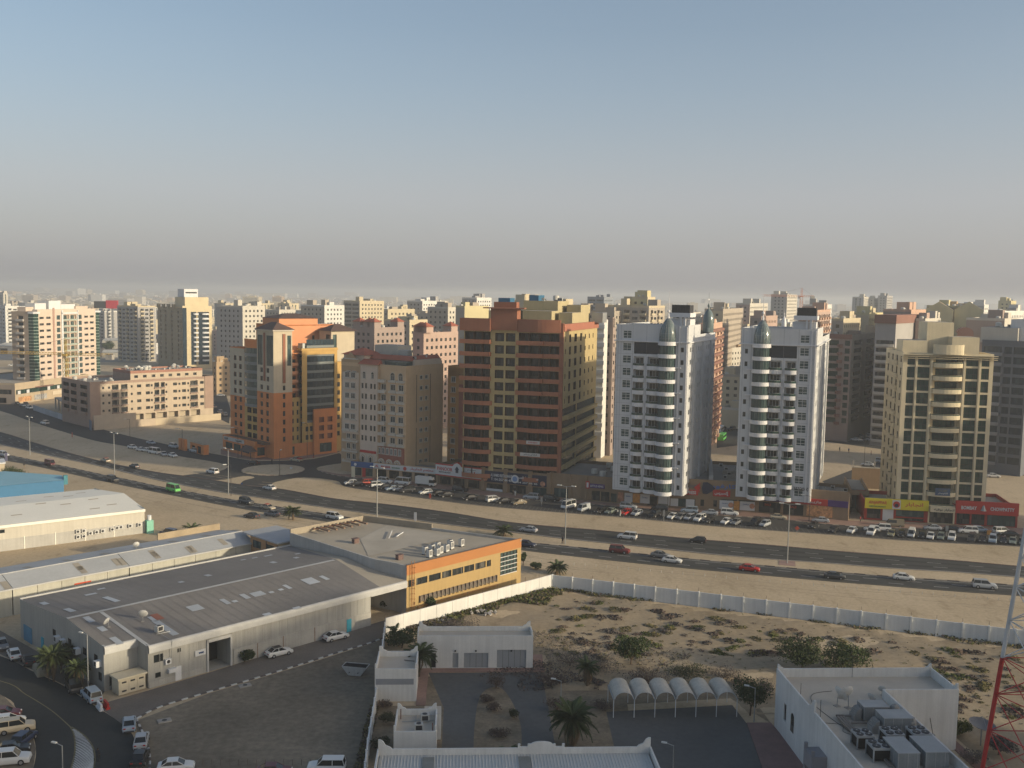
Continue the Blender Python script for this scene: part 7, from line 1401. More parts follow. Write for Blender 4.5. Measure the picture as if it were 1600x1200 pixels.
mb = MB(); n_ = 10; pts = [(17.2, DX - .2)]; P_ = [(x, z) for x, z in ([(17.0, 0), (17.0, .5), (17.3, .5), (17.3, .15), (18.2, .15), (18.2, .5), (18.6, .5)] + [(19.9 - 1.3 * math.cos(math.pi * i / n_), .45 + .35 * math.sin(math.pi * i / n_)) for i in range(n_ + 1)] + [(21.6, .5), (21.6, .15), (22.4, .15), (22.4, .5), (22.7, .5), (22.7, 0)])]
mb.prism(P_, -.1, .1, WW); o_ = mb.build('crenellation', b.root, (0, DX - .1, Hf + .05)); o_.rotation_euler = (R(90), 0, 0); b.finish()
# big right building, L shaped
b = Bld('villa_building', 'large white L shaped building with rooftop air handling plant at lower right', 'building', L2(45.55, 98), CA); Hb = 8.4; y1 = 35.2; x1 = 12.1; y2 = 27.4; x2 = 22.3
b.wall((0, y1), (0, 0), 0, Hb, [(y1 - 31.6, y1 - 30.6, 2.6, 5.0, 'plain', .3)], WW); b.wall((x2, y1), (0, y1), 0, Hb, [], WW); b.wall((x2, y2), (x2, y1), 0, Hb, [], WW); b.wall((x1, y2), (x2, y2), 0, Hb, [], WW); b.wall((x1, 0), (x1, y2), 0, Hb, [(18.2, 19.0, 1.2, 2.8, 'white', .15)], WW)
FL = 7.2; mb = MB(); mb.poly([(0, 0, FL), (x1, 0, FL), (x1, y2, FL), (x2, y2, FL), (x2, y1, FL), (0, y1, FL)], WTOP); b.part('roof', mb); ring([(0, 0), (x1, 0), (x1, y2), (x2, y2), (x2, y1), (0, y1)], .22, FL - .1, Hb + .04, WW).build('parapet', b.root)
horn(b, .1, y1 - .1, Hb + .03, 0, .7); horn(b, x2 - .1, y1 - .1, Hb + .03, 180, .7); horn(b, x2 - .1, y2 + .2, Hb + .03, 90, .8); horn(b, .1, 20.4, Hb + .03, 90, 1.6)
# entrance porch on the left wall
mb = MB(); PG = mat('grey_porch', (.26, .25, .26), .8, .08); mb.box(-1.9, -.003, 15.6, 18.4, 3.0, 4.9, PG); mb.box(-1.9, -.003, 15.6, 16.1, 0, 3.0, PG); mb.box(-1.9, -.003, 17.9, 18.4, 0, 3.0, PG); b.part('porch', mb)
for y in (15.7, 18.1): mb = MB(); mb.box(-1.9, -1.5, y, y + .3, 4.9, 5.6, PG); b.part('porch_horn', mb)
mb = MB(); mb.box(-.1, -.004, 16.1, 17.9, .2, 3.0, DARK); b.part('porch_door', mb)
# arched window
mb = MB(); n_ = 8; mb.poly([(-.04, 27.4, 2.4), (-.04, 28.6, 2.4)] + [(-.04, 28.0 + .6 * math.cos(math.pi * i / n_), 4.4 + .6 * math.sin(math.pi * i / n_)) for i in range(n_ + 1)], GL); b.part('arched_window', mb)
AH = mat('plant_metal', (.21, .23, .24), .55, .12, streak=.1); AH2 = mat('plant_metal_pale', (.33, .34, .34), .55, .1)
def ahu(x, y, w, d, h, a=0):
 mb = MB(); mb.box(0, w, 0, d, .2, h, AH); mb.box(-.05, w + .05, -.05, d + .05, h, h + .06, AH2)
 for k in range(int(w / 1.1) + 1): mb.box(min(w - .08, k * 1.1), min(w, k * 1.1 + .06), -.03, -.002, .2, h, AH2)
 for k in range(int(d / 1.1) + 1): mb.box(-.03, -.002, min(d - .08, k * 1.1), min(d, k * 1.1 + .06), .2, h, AH2)
 return b.part('air_handling_unit', mb, loc=(x, y, FL), rz=R(a))
ahu(6.3, 20.2, 3.2, 2.2, 1.9); ahu(7.2, 16.4, 3.6, 2.6, 2.1); ahu(4.9, 7.4, 2.5, 4.2, 2.0); ahu(8.2, 7.6, 2.7, 4.2, 2.0)
def chiller(x, y, w, d, h=1.7, ny=2):
 mb = MB(); mb.box(0, w, 0, d, h - .28, h, AH2); mb.box(.12, w - .12, .12, d - .12, .15, h - .28, DARK)
 for (a, c) in ((0, 0), (w - .14, 0), (0, d - .14), (w - .14, d - .14)): mb.box(a, a + .14, c, c + .14, 0, h - .28, AH2)
 mb.box(0, w, d - .05, d, .1, h - .28, AH2); mb.box(w - .05, w, 0, d, .1, h - .28, AH2); o_ = b.part('chiller', mb, loc=(x, y, FL))
 for i in range(2):
  for j in range(ny): mb = MB(); cx, cy = w * (.25 + .5 * i), d * (j + .5) / ny; mb.tube((cx, cy, h), (cx, cy, h + .1), min(w, d) * .21, n=14, m=DARKM); mb.tube((cx, cy, h + .1), (cx, cy, h + .12), .1, n=8, m=AH2); mb.build('fan', o_)
chiller(2.3, 12.6, 2.1, 2.0); chiller(2.9, 9.4, 2.3, 2.3); chiller(6.0, 12.8, 2.2, 2.4); chiller(9.3, 12.9, 2.2, 2.4)
DU = mat('duct_grey', (.26, .255, .24), .7, .1)
mb = MB()
for k, (cx, cy) in enumerate(((6.0, 20.6), (6.8, 17.0))):
 n_ = 6
 for i in range(n_): a0, a1 = R(180 - 90 * i / n_), R(180 - 90 * (i + 1) / n_); mb.box(cx - .9 + i * .16, cx - .72 + i * .16, cy - .2, cy + 1.3, FL, FL + .5 + 1.1 * math.sin(R(15 + 90 * i / n_)), DU)
b.part('duct_elbow', mb)
for x, y in ((10.4, 20.6), (10.8, 17.0)): mb = MB(); mb.lathe([(.7, 0), (.7, .9), (.45, 1.4), (.1, 1.55)], 10, DU, (0, 0)); b.part('duct_hood', mb, loc=(x, y, FL + .6))
mb = MB()
for k in range(3): mb.box(3.2 + .35 * k, 3.45 + .35 * k, 14.6, 21.5, FL + .25, FL + .45, mat('pipe_lagging', (.22, .19, .165), .8, .15))
mb.box(3.2, 6.2, 21.2, 21.5, FL + .25, FL + .45, MATS['pipe_lagging']); mb.box(4.2, 4.5, 8, 15, FL + .2, FL + .4, MATS['pipe_lagging']); mb.box(4.3, 9.8, 19.0, 19.3, FL + .25, FL + .5, MATS['pipe_lagging']); b.part('pipe_rack', mb)
for x, y, s_, a in ((6.0, 24.6, 1.35, 200), (4.9, 25.2, 1.2, 110), (9.4, 25.6, .7, 120), (12.3, 28.6, .6, 160)): o_ = put(k_['satellite_dish'], 'satellite_dish', b.root, (x, y, FL), R(a)); o_.scale = (s_,) * 3
for x, y in ((.35, 26.4), (1.0, 21.0)): mb = MB(); mb.tube((x, y, FL), (x, y, FL + 2.6), .035, n=5, m=DARKM); b.part('aerial', mb)
mb = MB(); mb.tube((10.7, y1 - .4, FL), (10.7, y1 - .4, FL + 3.4), .03, n=5, m=DARKM); b.part('aerial', mb)
mb = MB()
pr = catmull([(1.0, 20), (3.2, 19.4), (2.6, 17.5), (3.4, 17), (2.4, 22), (1.9, 26), (3, 29), (6, 30)], 5)
for a, c in zip(pr, pr[1:]): mb.tube((*a, FL + .04), (*c, FL + .04), .03, n=4, m=DARKM, cap=False)
b.part('cable', mb); mb = MB(); mb.tube((18.5, y2 - .05, 4.5), (18.2, y2 - 1.6, 3.0), .05, n=5, m=DARKM); mb.box(17.8, 18.4, y2 - 1.9, y2 - 1.5, 2.8, 3.0, STEEL); b.part('wall_lamp', mb)
b.finish()
# carport of six barrel vaults
t_ = thing('carport', 'row of six pale barrel vaulted carport shades on white posts', 'carport', L2(23.2, 136.3), CA); w_ = 2.98; CV = mat('carport_canvas', (.50, .46, .39), .8, .14, .5, streak=.1)
for k in range(6):
 mb = MB(); mb.smooth = False; n_ = 12
 for i in range(n_):
  a0, a1 = math.pi * i / n_, math.pi * (i + 1) / n_; f = lambda a, y, dr=0: (w_ / 2 - (w_ / 2 - .12 - dr) * math.cos(a), y, 2.75 + (1.05 - dr) * math.sin(a))
  mb.poly([f(a0, 0), f(a1, 0), f(a1, 5.4), f(a0, 5.4)][::-1], CV); mb.poly([f(a0, 0, .06), f(a1, 0, .06), f(a1, 5.4, .06), f(a0, 5.4, .06)], CV); mb.poly([f(a0, 0), f(a0, 0, .06), f(a1, 0, .06), f(a1, 0)], WHITE)
 mb.build('barrel_vault', t_, (k * w_, 0, 0))
for k in range(7):
 for y in (.1, 5.3): mb = MB(); mb.tube((0, 0, 0), (0, 0, 2.75), .06, n=6, m=WHITE); mb.build('post', t_, (k * w_, y, 0))
 mb = MB(); mb.box(-.1, .1, 0, 5.4, 2.66, 2.76, STEEL); mb.build('valley_beam', t_, (k * w_, 0, 0))

# compound wall
def longwall(P, h, label, post, step, m=WW, th=.22, spikes=True, out=.3):
 t_ = thing('boundary_wall', label, 'wall', (0, 0), 0)
 for a, c in zip(P, P[1:]):
  a, c = Vector((*a, 0)), Vector((*c, 0)); d = c - a; n_ = max(1, round(d.length / step)); L = d.length / n_; ag = math.atan2(d.y, d.x)
  pm = put_cache(('wp', round(L, 3), h, th, m.name), lambda: MB().box(.05, L - .002, -th / 2, th / 2, 0, h, m).mesh('panel'))
  for i in range(n_):
   put(pm, 'panel', t_, tuple(a + d * i / n_), ag)
   if post: put(put_cache(('wpo', h, out), lambda: MB().box(-.13, .13, -out, out, 0, h + .12, m).mesh('post')), 'post', t_, tuple(a + d * i / n_), ag)
   if spikes: put(put_cache(('sp', h), lambda: MB().tube((0, 0, h), (0, 0, h + .9), .035, n=4, m=mat('rusty_spike', (.16, .12, .1), .8, .1)).mesh('spike')), 'spike', t_, tuple(a + d * i / n_), ag)
 return t_
_pc = {}
def put_cache(k, fn):
 if k not in _pc: _pc[k] = fn()
 return _pc[k]
cor = L2(20.4, 198.9)
longwall([G(602, 992), cor], 3.0, 'bright white boundary wall running up beside the yellow office building', False, 3.9)
longwall([cor, G(1760, 1030)], 2.9, 'long posted boundary wall, white tinted bluish for shade, between the scrub field and the road', True, 4.2, mat('shade_tinted_white_wall', (.62, .635, .63), .8, .06, .3, streak=.08), .22, True, .34)  # white tinted bluish, the unlit face's shade is in the colour
longwall([G(602, 992), G(588, 1100), G(575, 1180), G(566, 1260)], 2.2, 'thin white wall between the dirt lot and the compound huts', True, 3.0, WW, .2, False, .18)

# lattice mast at the right edge
t_ = thing('lattice_mast', 'red and white lattice communications mast at the right edge', 'mast', (G(1522, 1271)[0], G(1522, 1271)[1] - 12), 0); MR = mat('mast_red', (.38, .03, .03), .5, .1); MWt = mat('mast_white', (.5, .52, .53), .5, .08)
s0, s1, Hm = 12.0, 5.2, 46.0
def lp(k, z):   # leg k at height z, base leg 0 at origin
 s = s0 + (s1 - s0) * min(z, Hm) / Hm; c = (s0 / 2, s0 / 2); q = [(-1, -1), (1, -1), (1, 1), (-1, 1)][k]; return Vector((c[0] + q[0] * s / 2, c[1] + q[1] * s / 2, z))
zs = [0, 5.5, 10.5, 15, 19.5, 24, 28, 31.5, 35, 38, 41, 43.5, 46, 48, 50]
for i in range(len(zs) - 1):
 m_ = MR if zs[i] < 19 or zs[i] > 45 else MWt
 for k in range(4):
  mb = MB(); mb.tube(lp(k, zs[i]), lp(k, zs[i + 1]), .26 if zs[i] < 19 else .24, n=8, m=m_); mb.build('leg', t_)
  j = (k + 1) % 4; mb = MB(); mb.tube(lp(k, zs[i]), lp(j, zs[i + 1]), .065, n=5, m=m_); mb.tube(lp(j, zs[i]), lp(k, zs[i + 1]), .065, n=5, m=m_); mb.tube(lp(k, zs[i + 1]), lp(j, zs[i + 1]), .055, n=5, m=m_); mb.build('bracing', t_)
# big dish behind it
def big_dish(o, r, h, ang, label):
 t_ = thing('satellite_dish', label, 'satellite dish', o, ang); mb = MB(); mb.tube((0, 0, 0), (0, 0, h), .1, n=8, m=STEEL); mb.build('pole', t_)
 mb = MB(); mb.smooth = True; pr = [(.01, 0), (r * .35, .08), (r * .7, .3), (r, .62)]; mb.lathe(pr, 20, mat('mesh_dish_grey', (.16, .16, .17), .6, .1)); o_ = mb.build('bowl', t_, (0, 0, h)); o_.rotation_euler = (R(8), R(6), 0)
 mb = MB()
 for a in (30, 150, 270): mb.tube((r * .9 * math.cos(R(a)), r * .9 * math.sin(R(a)), h + .5), (0, 0, h + 1.6), .03, n=4, m=STEEL)
 mb.build('feed_arm', t_); return t_
big_dish(G(1532, 1166), 1.75, 2.6, 0, 'dark mesh satellite dish on a pole right of the large white building')
# ================================================================== vehicles
CARP = mat('car_paint', (.5, .5, .5), .3, .03, objcol=True, spec=.5); CGL = mat('car_glass', (.015, .018, .02), .08, 0, spec=.6); TYRE = mat('tyre_rubber', (.02, .02, .02), .9, .1); RIM = mat('wheel_rim', (.35, .35, .36), .4, .05, metal=.5); HL = mat('head_lamp', (.6, .6, .56), .2, .03); TL = mat('tail_lamp', (.3, .01, .01), .3, .03); BUMP = mat('bumper_trim', (.05, .05, .055), .6, .05)
def car_proto(kind):
 S = {  # L, halfwidth, stations (x, ztop), belt z, greenhouse (base x0,x1, top x0,x1, roof z), wheel r, wheelbase
  'sedan': (4.5, .86, [(-2.25, .62), (-2.18, .88), (-1.95, .98), (-1.2, 1.0), (.9, .96), (1.6, .88), (2.05, .76), (2.25, .55)], .96, (-1.75, 1.05, -1.0, .25, 1.44), .32, 1.32),
  'hatchback': (4.1, .84, [(-2.05, .6), (-2.0, .95), (-1.6, 1.0), (.9, .98), (1.5, .9), (1.9, .76), (2.05, .55)], .98, (-1.95, 1.1, -1.55, .25, 1.5), .31, 1.22),
  'suv': (4.8, .93, [(-2.4, .7), (-2.36, 1.1), (-2.0, 1.15), (1.0, 1.14), (1.9, 1.04), (2.3, .92), (2.4, .65)], 1.13, (-2.32, 1.15, -2.1, .45, 1.82), .38, 1.4),
  'van': (4.7, .87, [(-2.35, .6), (-2.33, 1.1), (-1.9, 1.15), (1.6, 1.12), (2.1, 1.0), (2.35, .6)], 1.12, (-2.33, 2.1, -2.25, 1.45, 1.96), .33, 1.25),
  'minibus': (5.2, .95, [(-2.6, .6), (-2.58, 1.2), (-2.1, 1.22), (1.9, 1.2), (2.4, 1.05), (2.6, .6)], 1.2, (-2.58, 2.35, -2.5, 1.75, 2.25), .35, 1.5),
  'pickup': (5.1, .9, [(-2.55, .7), (-2.5, 1.0), (-.7, 1.02), (1.0, 1.02), (1.9, .98), (2.4, .88), (2.55, .6)], 1.0, (-.75, 1.2, -.5, .5, 1.72), .37, 1.6)}[kind]
 L, w, st, belt, (g0, g1, t0, t1, zr_), wr, wb = S
 root = thing(kind, '', 'car'); root['label'] = ''
 mb = MB(); k = mb.mi(CARP); n = 8; b0 = 0
 sec = lambda x, zt, f: [(x, -w * .9 * f, .24), (x, -w * f, .45), (x, -w * f, min(zt - .08, .8)), (x, -w * .88 * f, zt), (x, w * .88 * f, zt), (x, w * f, min(zt - .08, .8)), (x, w * f, .45), (x, w * .9 * f, .24)]
 for i, (x, zt) in enumerate(st):
  f = .86 if i in (0, len(st) - 1) else .97 if i in (1, len(st) - 2) else 1; mb.v += sec(x, zt, f)
 for i in range(len(st) - 1):
  for j in range(n): a = i * n + j; c = i * n + (j + 1) % n; mb.f.append((a, c, c + n, a + n)[::-1]); mb.m.append(k)
 mb.f.append(tuple(range(n))); mb.m.append(k); q = (len(st) - 1) * n; mb.f.append(tuple(range(q + n - 1, q - 1, -1))); mb.m.append(k)
 # roof panel and pillars
 wt = w * .72; B = [(g0, -w * .86, belt), (g1, -w * .86, belt), (g1, w * .86, belt), (g0, w * .86, belt)]; T = [(t0, -wt, zr_), (t1, -wt, zr_), (t1, wt, zr_), (t0, wt, zr_)]
 mb.prism([(t0 - .05, -wt - .02), (t1 + .05, -wt - .02), (t1 + .05, wt + .02), (t0 - .05, wt + .02)], zr_ - .02, zr_ + .05, CARP)
 for a, c in zip(B, T): mb.tube(a, c, .045, n=4, m=CARP, cap=False)
 xm = (t0 + t1) / 2
 for s in (-1, 1): mb.tube((xm, s * w * .875, belt), (xm, s * (wt + .01), zr_), .05, n=4, m=CARP, cap=False)
 if kind in ('van', 'minibus') :
  for s in (-1, 1): mb.poly([(g0 + .1, s * w * .87, belt + .02), (xm, s * w * .87, belt + .02), (xm, s * (wt + .015), zr_ - .03), (t0 + .1, s * (wt + .015), zr_ - .03)][::s], CARP) if kind == 'van' else None
 if kind == 'pickup': mb.box(-2.4, -.85, -w * .78, w * .78, 1.03, 1.05, BUMP)
 mb.build('body', root)
 mb = MB()
 for i in range(4): j = (i + 1) % 4; mb.poly([B[i], B[j], T[j], T[i]], CGL)
 mb.build('windows', root)
 mb = MB(); mb.box(L / 2 - .14, L / 2 + .03, -w * .8, w * .8, .26, .46, BUMP); mb.box(-L / 2 - .03, -L / 2 + .14, -w * .8, w * .8, .26, .46, BUMP); mb.build('bumper', root)
 wm_ = MB(); wm_.tube((0, -.11, 0), (0, .11, 0), wr, n=12, m=TYRE); wm_.tube((0, -.125, 0), (0, .125, 0), wr * .6, n=8, m=RIM); wme = wm_.mesh('wheel')
 for x in (-wb, wb):
  for s in (-1, 1): put(wme, 'wheel', root, (x, s * (w - .08), wr))
 hm = MB().box(-.1, .06, -.17, .17, -.07, .07, HL).mesh('headlight'); tm = MB().box(-.06, .1, -.15, .15, -.08, .08, TL).mesh('tail_light')
 for s in (-1, 1): put(hm, 'headlight', root, (L / 2 - .1, s * w * .62, .66)); put(tm, 'tail_light', root, (-L / 2 + .06, s * w * .64, .78))
 return root
def truck_proto():
 root = thing('box_truck', '', 'truck'); mb = MB(); mb.box(-3.4, 1.3, -1.05, 1.05, .85, 3.05, CARP)
 for i in range(9): mb.box(-3.2 + i * .5, -3.15 + i * .5, -1.075, -1.052, .9, 3.0, CARP)
 mb.build('cargo_box', root); mb = MB(); mb.prism([(1.4, -.95), (3.1, -.95), (3.1, .95), (1.4, .95)], .5, 1.35, CARP); mb.poly([(1.4, -.95, 2.3), (2.6, -.9, 2.3), (2.6, .9, 2.3), (1.4, .95, 2.3)], CARP); mb.prism([(1.0, -.9), (2.3, -.9), (2.3, .9), (1.0, .9)], 2.3, 2.9, CARP); mb.build('cab', root)
 mb = MB(); mb.poly([(3.1, -.93, 1.35), (3.1, .93, 1.35), (2.6, .9, 2.3), (2.6, -.9, 2.3)], CGL); mb.poly([(1.4, -.95, 1.35), (3.1, -.93, 1.35), (2.6, -.9, 2.3), (1.4, -.95, 2.3)], CGL); mb.poly([(1.4, .95, 1.35), (1.4, .95, 2.3), (2.6, .9, 2.3), (3.1, .93, 1.35)], CGL); mb.build('windows', root)
 mb = MB(); mb.box(-3.4, 3.0, -.45, .45, .45, .85, BUMP); mb.build('chassis', root); wm_ = MB(); wm_.tube((0, -.14, 0), (0, .14, 0), .42, n=12, m=TYRE); wme = wm_.mesh('wheel')
 for x in (-2.2, 2.3):
  for s in (-1, 1): put(wme, 'wheel', root, (x, s * .85, .42))
 return root
def bus_proto():
 root = thing('bus', '', 'bus'); mb = MB(); mb.box(-4.4, 4.4, -1.15, 1.15, .45, 2.95, CARP); mb.build('body', root); mb = MB()
 for s in (-1, 1): mb.box(-4.1, 4.0, s * 1.16 - .01, s * 1.16 + .01, 1.5, 2.4, CGL)
 mb.box(4.39, 4.42, -1.0, 1.0, 1.4, 2.5, CGL); mb.build('windows', root); wm_ = MB(); wm_.tube((0, -.14, 0), (0, .14, 0), .48, n=12, m=TYRE); wme = wm_.mesh('wheel')
 for x in (-2.7, 2.8):
  for s in (-1, 1): put(wme, 'wheel', root, (x, s * 1.02, .48))
 return root
PROTO = {k: car_proto(k) for k in ('sedan', 'hatchback', 'suv', 'van', 'minibus', 'pickup')}; PROTO['box_truck'] = truck_proto(); PROTO['bus'] = bus_proto()
USED = set()
CC_ = {'white': (.62, .62, .60), 'silver': (.36, .38, .40), 'grey': (.17, .175, .18), 'black': (.014, .014, .016), 'dark grey': (.05, .052, .055), 'red': (.40, .015, .012), 'dark red': (.14, .015, .015), 'maroon': (.10, .015, .02), 'green': (.12, .50, .10), 'yellow': (.55, .36, .02), 'tan': (.22, .18, .12), 'beige': (.42, .36, .26), 'blue': (.05, .10, .2), 'dark blue': (.02, .03, .07), 'orange red': (.5, .05, .02), 'grey green': (.18, .21, .18), 'pale blue': (.28, .34, .40), 'olive': (.20, .19, .12)}
NICE = {'suv': 'off-roader', 'van': 'people carrier', 'box_truck': 'box truck', 'pickup': 'pickup'}
def car(kind, col, pxx, pyy, head, label, group, s=1.0, z=0.02):
 g = G(pxx, pyy); p = PROTO[kind]; loc = (g[0], g[1], z)
 cn = {'box_truck': 'truck', 'bus': 'bus', 'minibus': 'minibus', 'van': 'van'}.get(kind, 'car')
 if kind not in USED:
  USED.add(kind); r = p; r.location = loc; r.rotation_euler = (0, 0, R(head)); r['label'] = label; r['group'] = group; r.scale = (s,) * 3
  for c in r.children: c.color = (*CC_[col], 1)
  r.color = (*CC_[col], 1)
 else: r = dup(p, loc, head, label, group, CC_[col], s)
 r['category'] = cn; return r
def lane(x):
 T = [(0, -38), (200, -41), (400, -36), (700, -25), (1000, -21), (1400, -18), (1600, -14)]
 for (a, c), (e, g) in zip(T, T[1:]):
  if x <= e: return c + (g - c) * (x - a) / (e - a)
 return -14
g1 = 'cars driving on the near carriageway'; g2 = 'cars driving on the far carriageway'
for kd, cl, x, y, lb in (('suv', 'silver', 6, 713, 'silver off-roader entering at the left edge on the near carriageway'), ('van', 'maroon', 78, 727, 'maroon van driving behind the blue roofed warehouse'), ('suv', 'black', 176, 752, 'black off-roader on the near carriageway ahead of the green van'), ('minibus', 'green', 271, 768, 'bright green panel van on the near carriageway'), ('suv', 'dark grey', 385, 787, 'dark off-roader just behind the cream taxi'), ('sedan', 'beige', 419, 796, 'cream taxi with a red roof on the near carriageway'), ('suv', 'white', 523, 811, 'white off-roader passing behind the pergola roof'), ('sedan', 'dark blue', 823, 854, 'dark saloon emerging behind the yellow building corner'), ('suv', 'dark red', 968, 864, 'dark red off-roader on the near carriageway'), ('sedan', 'grey', 1032, 871, 'grey saloon partly hidden behind a white saloon'), ('sedan', 'white', 1050, 879, 'white saloon overlapping a grey saloon on the near carriageway'), ('sedan', 'red', 1171, 892, 'bright red saloon on the near carriageway'), ('sedan', 'dark grey', 1304, 904, 'dark grey saloon between the red saloon and the white saloon'), ('sedan', 'white', 1412, 906, 'white saloon alone below the yellow sign restaurant'), ('suv', 'silver', 1538, 919, 'silver off-roader near the mast at the right'), ):
 r = car(kd, cl, x, y, lane(x), lb, g1)
 if 'red roof' in lb:
  for c in r.children:
   pass
  mb = MB(); mb.box(-1.0, .3, -.6, .6, 1.495, 1.52, RED); mb.build('red_roof', r)
for kd, cl, x, y, lb in (('sedan', 'beige', 165, 722, 'cream taxi with a red roof on the far carriageway'), ('sedan', 'dark grey', 210, 731, 'dark saloon following the taxi on the far carriageway'), ('suv', 'white', 332, 740, 'white off-roader on the slip road left of the roundabout'), ('sedan', 'white', 421, 765, 'white car leaving the roundabout towards the main road'), ('suv', 'white', 70, 663, 'white off-roader on the service road at the far left'), ('sedan', 'silver', 826, 831, 'silver white saloon on the far carriageway behind the yellow building'), ('suv', 'white', 980, 842, 'white off-roader on the far carriageway'), ('hatchback', 'black', 1090, 848, 'black hatchback on the far carriageway'), ('sedan', 'black', 396, 726, 'black car entering the roundabout'), ('pickup', 'beige', 463, 721, 'beige pickup with a red load behind the roundabout')):
 r = car(kd, cl, x, y, lane(x) + (180 if x not in (396,) else 190), lb, g2)
 if 'red roof' in lb: mb = MB(); mb.box(-1.0, .3, -.6, .6, 1.495, 1.52, RED); mb.build('red_roof', r)
 if 'load' in lb: mb = MB(); mb.box(-2.3, -.9, -.6, .6, 1.05, 1.4, RED); mb.build('load', r)
g3 = 'cars parked along the service road left of the roundabout'
for kd, cl, x, y, h, lb in (('sedan', 'white', 207, 701, -38, 'white saloon, first of the cars parked on the sand left of the roundabout'), ('sedan', 'white', 221, 705, -30, 'white saloon with another white car close behind it'), ('sedan', 'white', 230, 706, -30, 'white saloon between a saloon and the big white minibus'), ('minibus', 'white', 242, 709, -32, 'white minibus parked on the sand'), ('sedan', 'silver', 256, 712, -60, 'silver saloon next to the white minibus'), ('sedan', 'white', 270, 714, -45, 'white saloon, last of the cars parked on the sand nose out'), ('sedan', 'silver', 236, 694, -40, 'silver saloon moving on the service road above the parked cars'), ('suv', 'silver', 272, 700, -40, 'silver black windowed off-roader beside the orange gate pier'), ('suv', 'silver', 304, 707, 140, 'silver off-roader in front of the orange restaurant wing'), ('sedan', 'white', 6, 624, -42, 'white saloon parked by the podium at the far left'), ('sedan', 'dark grey', 27, 632, -42, 'dark saloon parked by the hoarding, first of its row'), ('sedan', 'silver', 36, 635, -42, 'silver saloon parked second along the hoarding'), ('suv', 'white', 46, 639, -42, 'white off-roader parked last along the hoarding'), ('hatchback', 'dark grey', 41, 633, -42, 'dark hatchback squeezed beside the silver saloon at the hoarding')):
 car(kd, cl, x, y, h, lb, g3)
# the long row of parked cars along the sand
row = [('hatchback', 'white', 548, 760), ('sedan', 'black', 558, 762), ('suv', 'orange red', 571, 761), ('sedan', 'black', 583, 764), ('suv', 'white', 591, 764), ('sedan', 'black', 601, 767), ('sedan', 'pale blue', 613, 769), ('sedan', 'silver', 624, 770), ('suv', 'black', 636, 772), ('hatchback', 'white', 665, 775), ('sedan', 'black', 684, 777), ('sedan', 'black', 697, 779), ('sedan', 'black', 734, 784), ('suv', 'white', 772, 787), ('sedan', 'black', 786, 789), ('sedan', 'tan', 811, 791), ('minibus', 'white', 888, 797), ('van', 'silver', 912, 801), ('sedan', 'black', 938, 804), ('sedan', 'grey green', 954, 805), ('hatchback', 'red', 978, 807), ('hatchback', 'silver', 995, 808), ('suv', 'black', 1023, 810), ('sedan', 'white', 1051, 813), ('hatchback', 'grey', 1064, 814), ('hatchback', 'silver', 1077, 815), ('suv', 'white', 1093, 817), ('sedan', 'black', 1107, 819), ('sedan', 'white', 1135, 821), ('sedan', 'grey', 1150, 822), ('suv', 'black', 1180, 823), ('hatchback', 'silver', 1195, 825), ('sedan', 'black', 1271, 827), ('sedan', 'black', 1302, 834), ('sedan', 'white', 1331, 835), ('suv', 'white', 1361, 838), ('sedan', 'olive', 1393, 840), ('hatchback', 'black', 1408, 841), ('van', 'white', 1424, 841), ('hatchback', 'black', 1440, 843), ('sedan', 'white', 1454, 844), ('hatchback', 'grey green', 1470, 845), ('suv', 'white', 1487, 846), ('suv', 'dark grey', 1518, 848), ('sedan', 'black', 1535, 849), ('suv', 'pale blue', 1551, 850), ('sedan', 'black', 1567, 851), ('sedan', 'grey green', 1582, 852), ('sedan', 'black', 1597, 853)]
def sect(x): return 'below the pinkish beige block' if x < 650 else 'below the red edged white sign' if x < 750 else 'below the rust red block' if x < 900 else 'below the left white tower' if x < 1060 else 'below the supermarket signs' if x < 1170 else 'below the right white tower' if x < 1300 else 'below the yellow sign' if x < 1450 else 'below the long red sign'
nk = {'suv': 'off-roader', 'van': 'people carrier', 'minibus': 'minibus', 'sedan': 'saloon', 'hatchback': 'hatchback'}; seen = {}
for i, (kd, cl, x, y) in enumerate(row):
 nm = f'{cl} {nk[kd]}'; nb = (f'left of a {row[i + 1][1]} {nk[row[i + 1][0]]}' if i + 1 < len(row) else 'last before the mast') ; lb = f'{nm} parked {sect(x)}, {nb}'
 if lb in seen: lb = f'{nm} parked {sect(x)}, right of a {row[i - 1][1]} {nk[row[i - 1][0]]}'
 seen[lb] = 1; slant = (38 if x < 850 else 14 if x < 1350 else 6); rr = random.Random(i); car(kd, cl, x, y - 3, -104 + lane(x) * .45 - slant + rr.uniform(-3, 3) + (180 if (kd, cl) in (('suv', 'white'),) and x < 800 else 0), lb, 'cars parked nose to the sand in front of the shops')
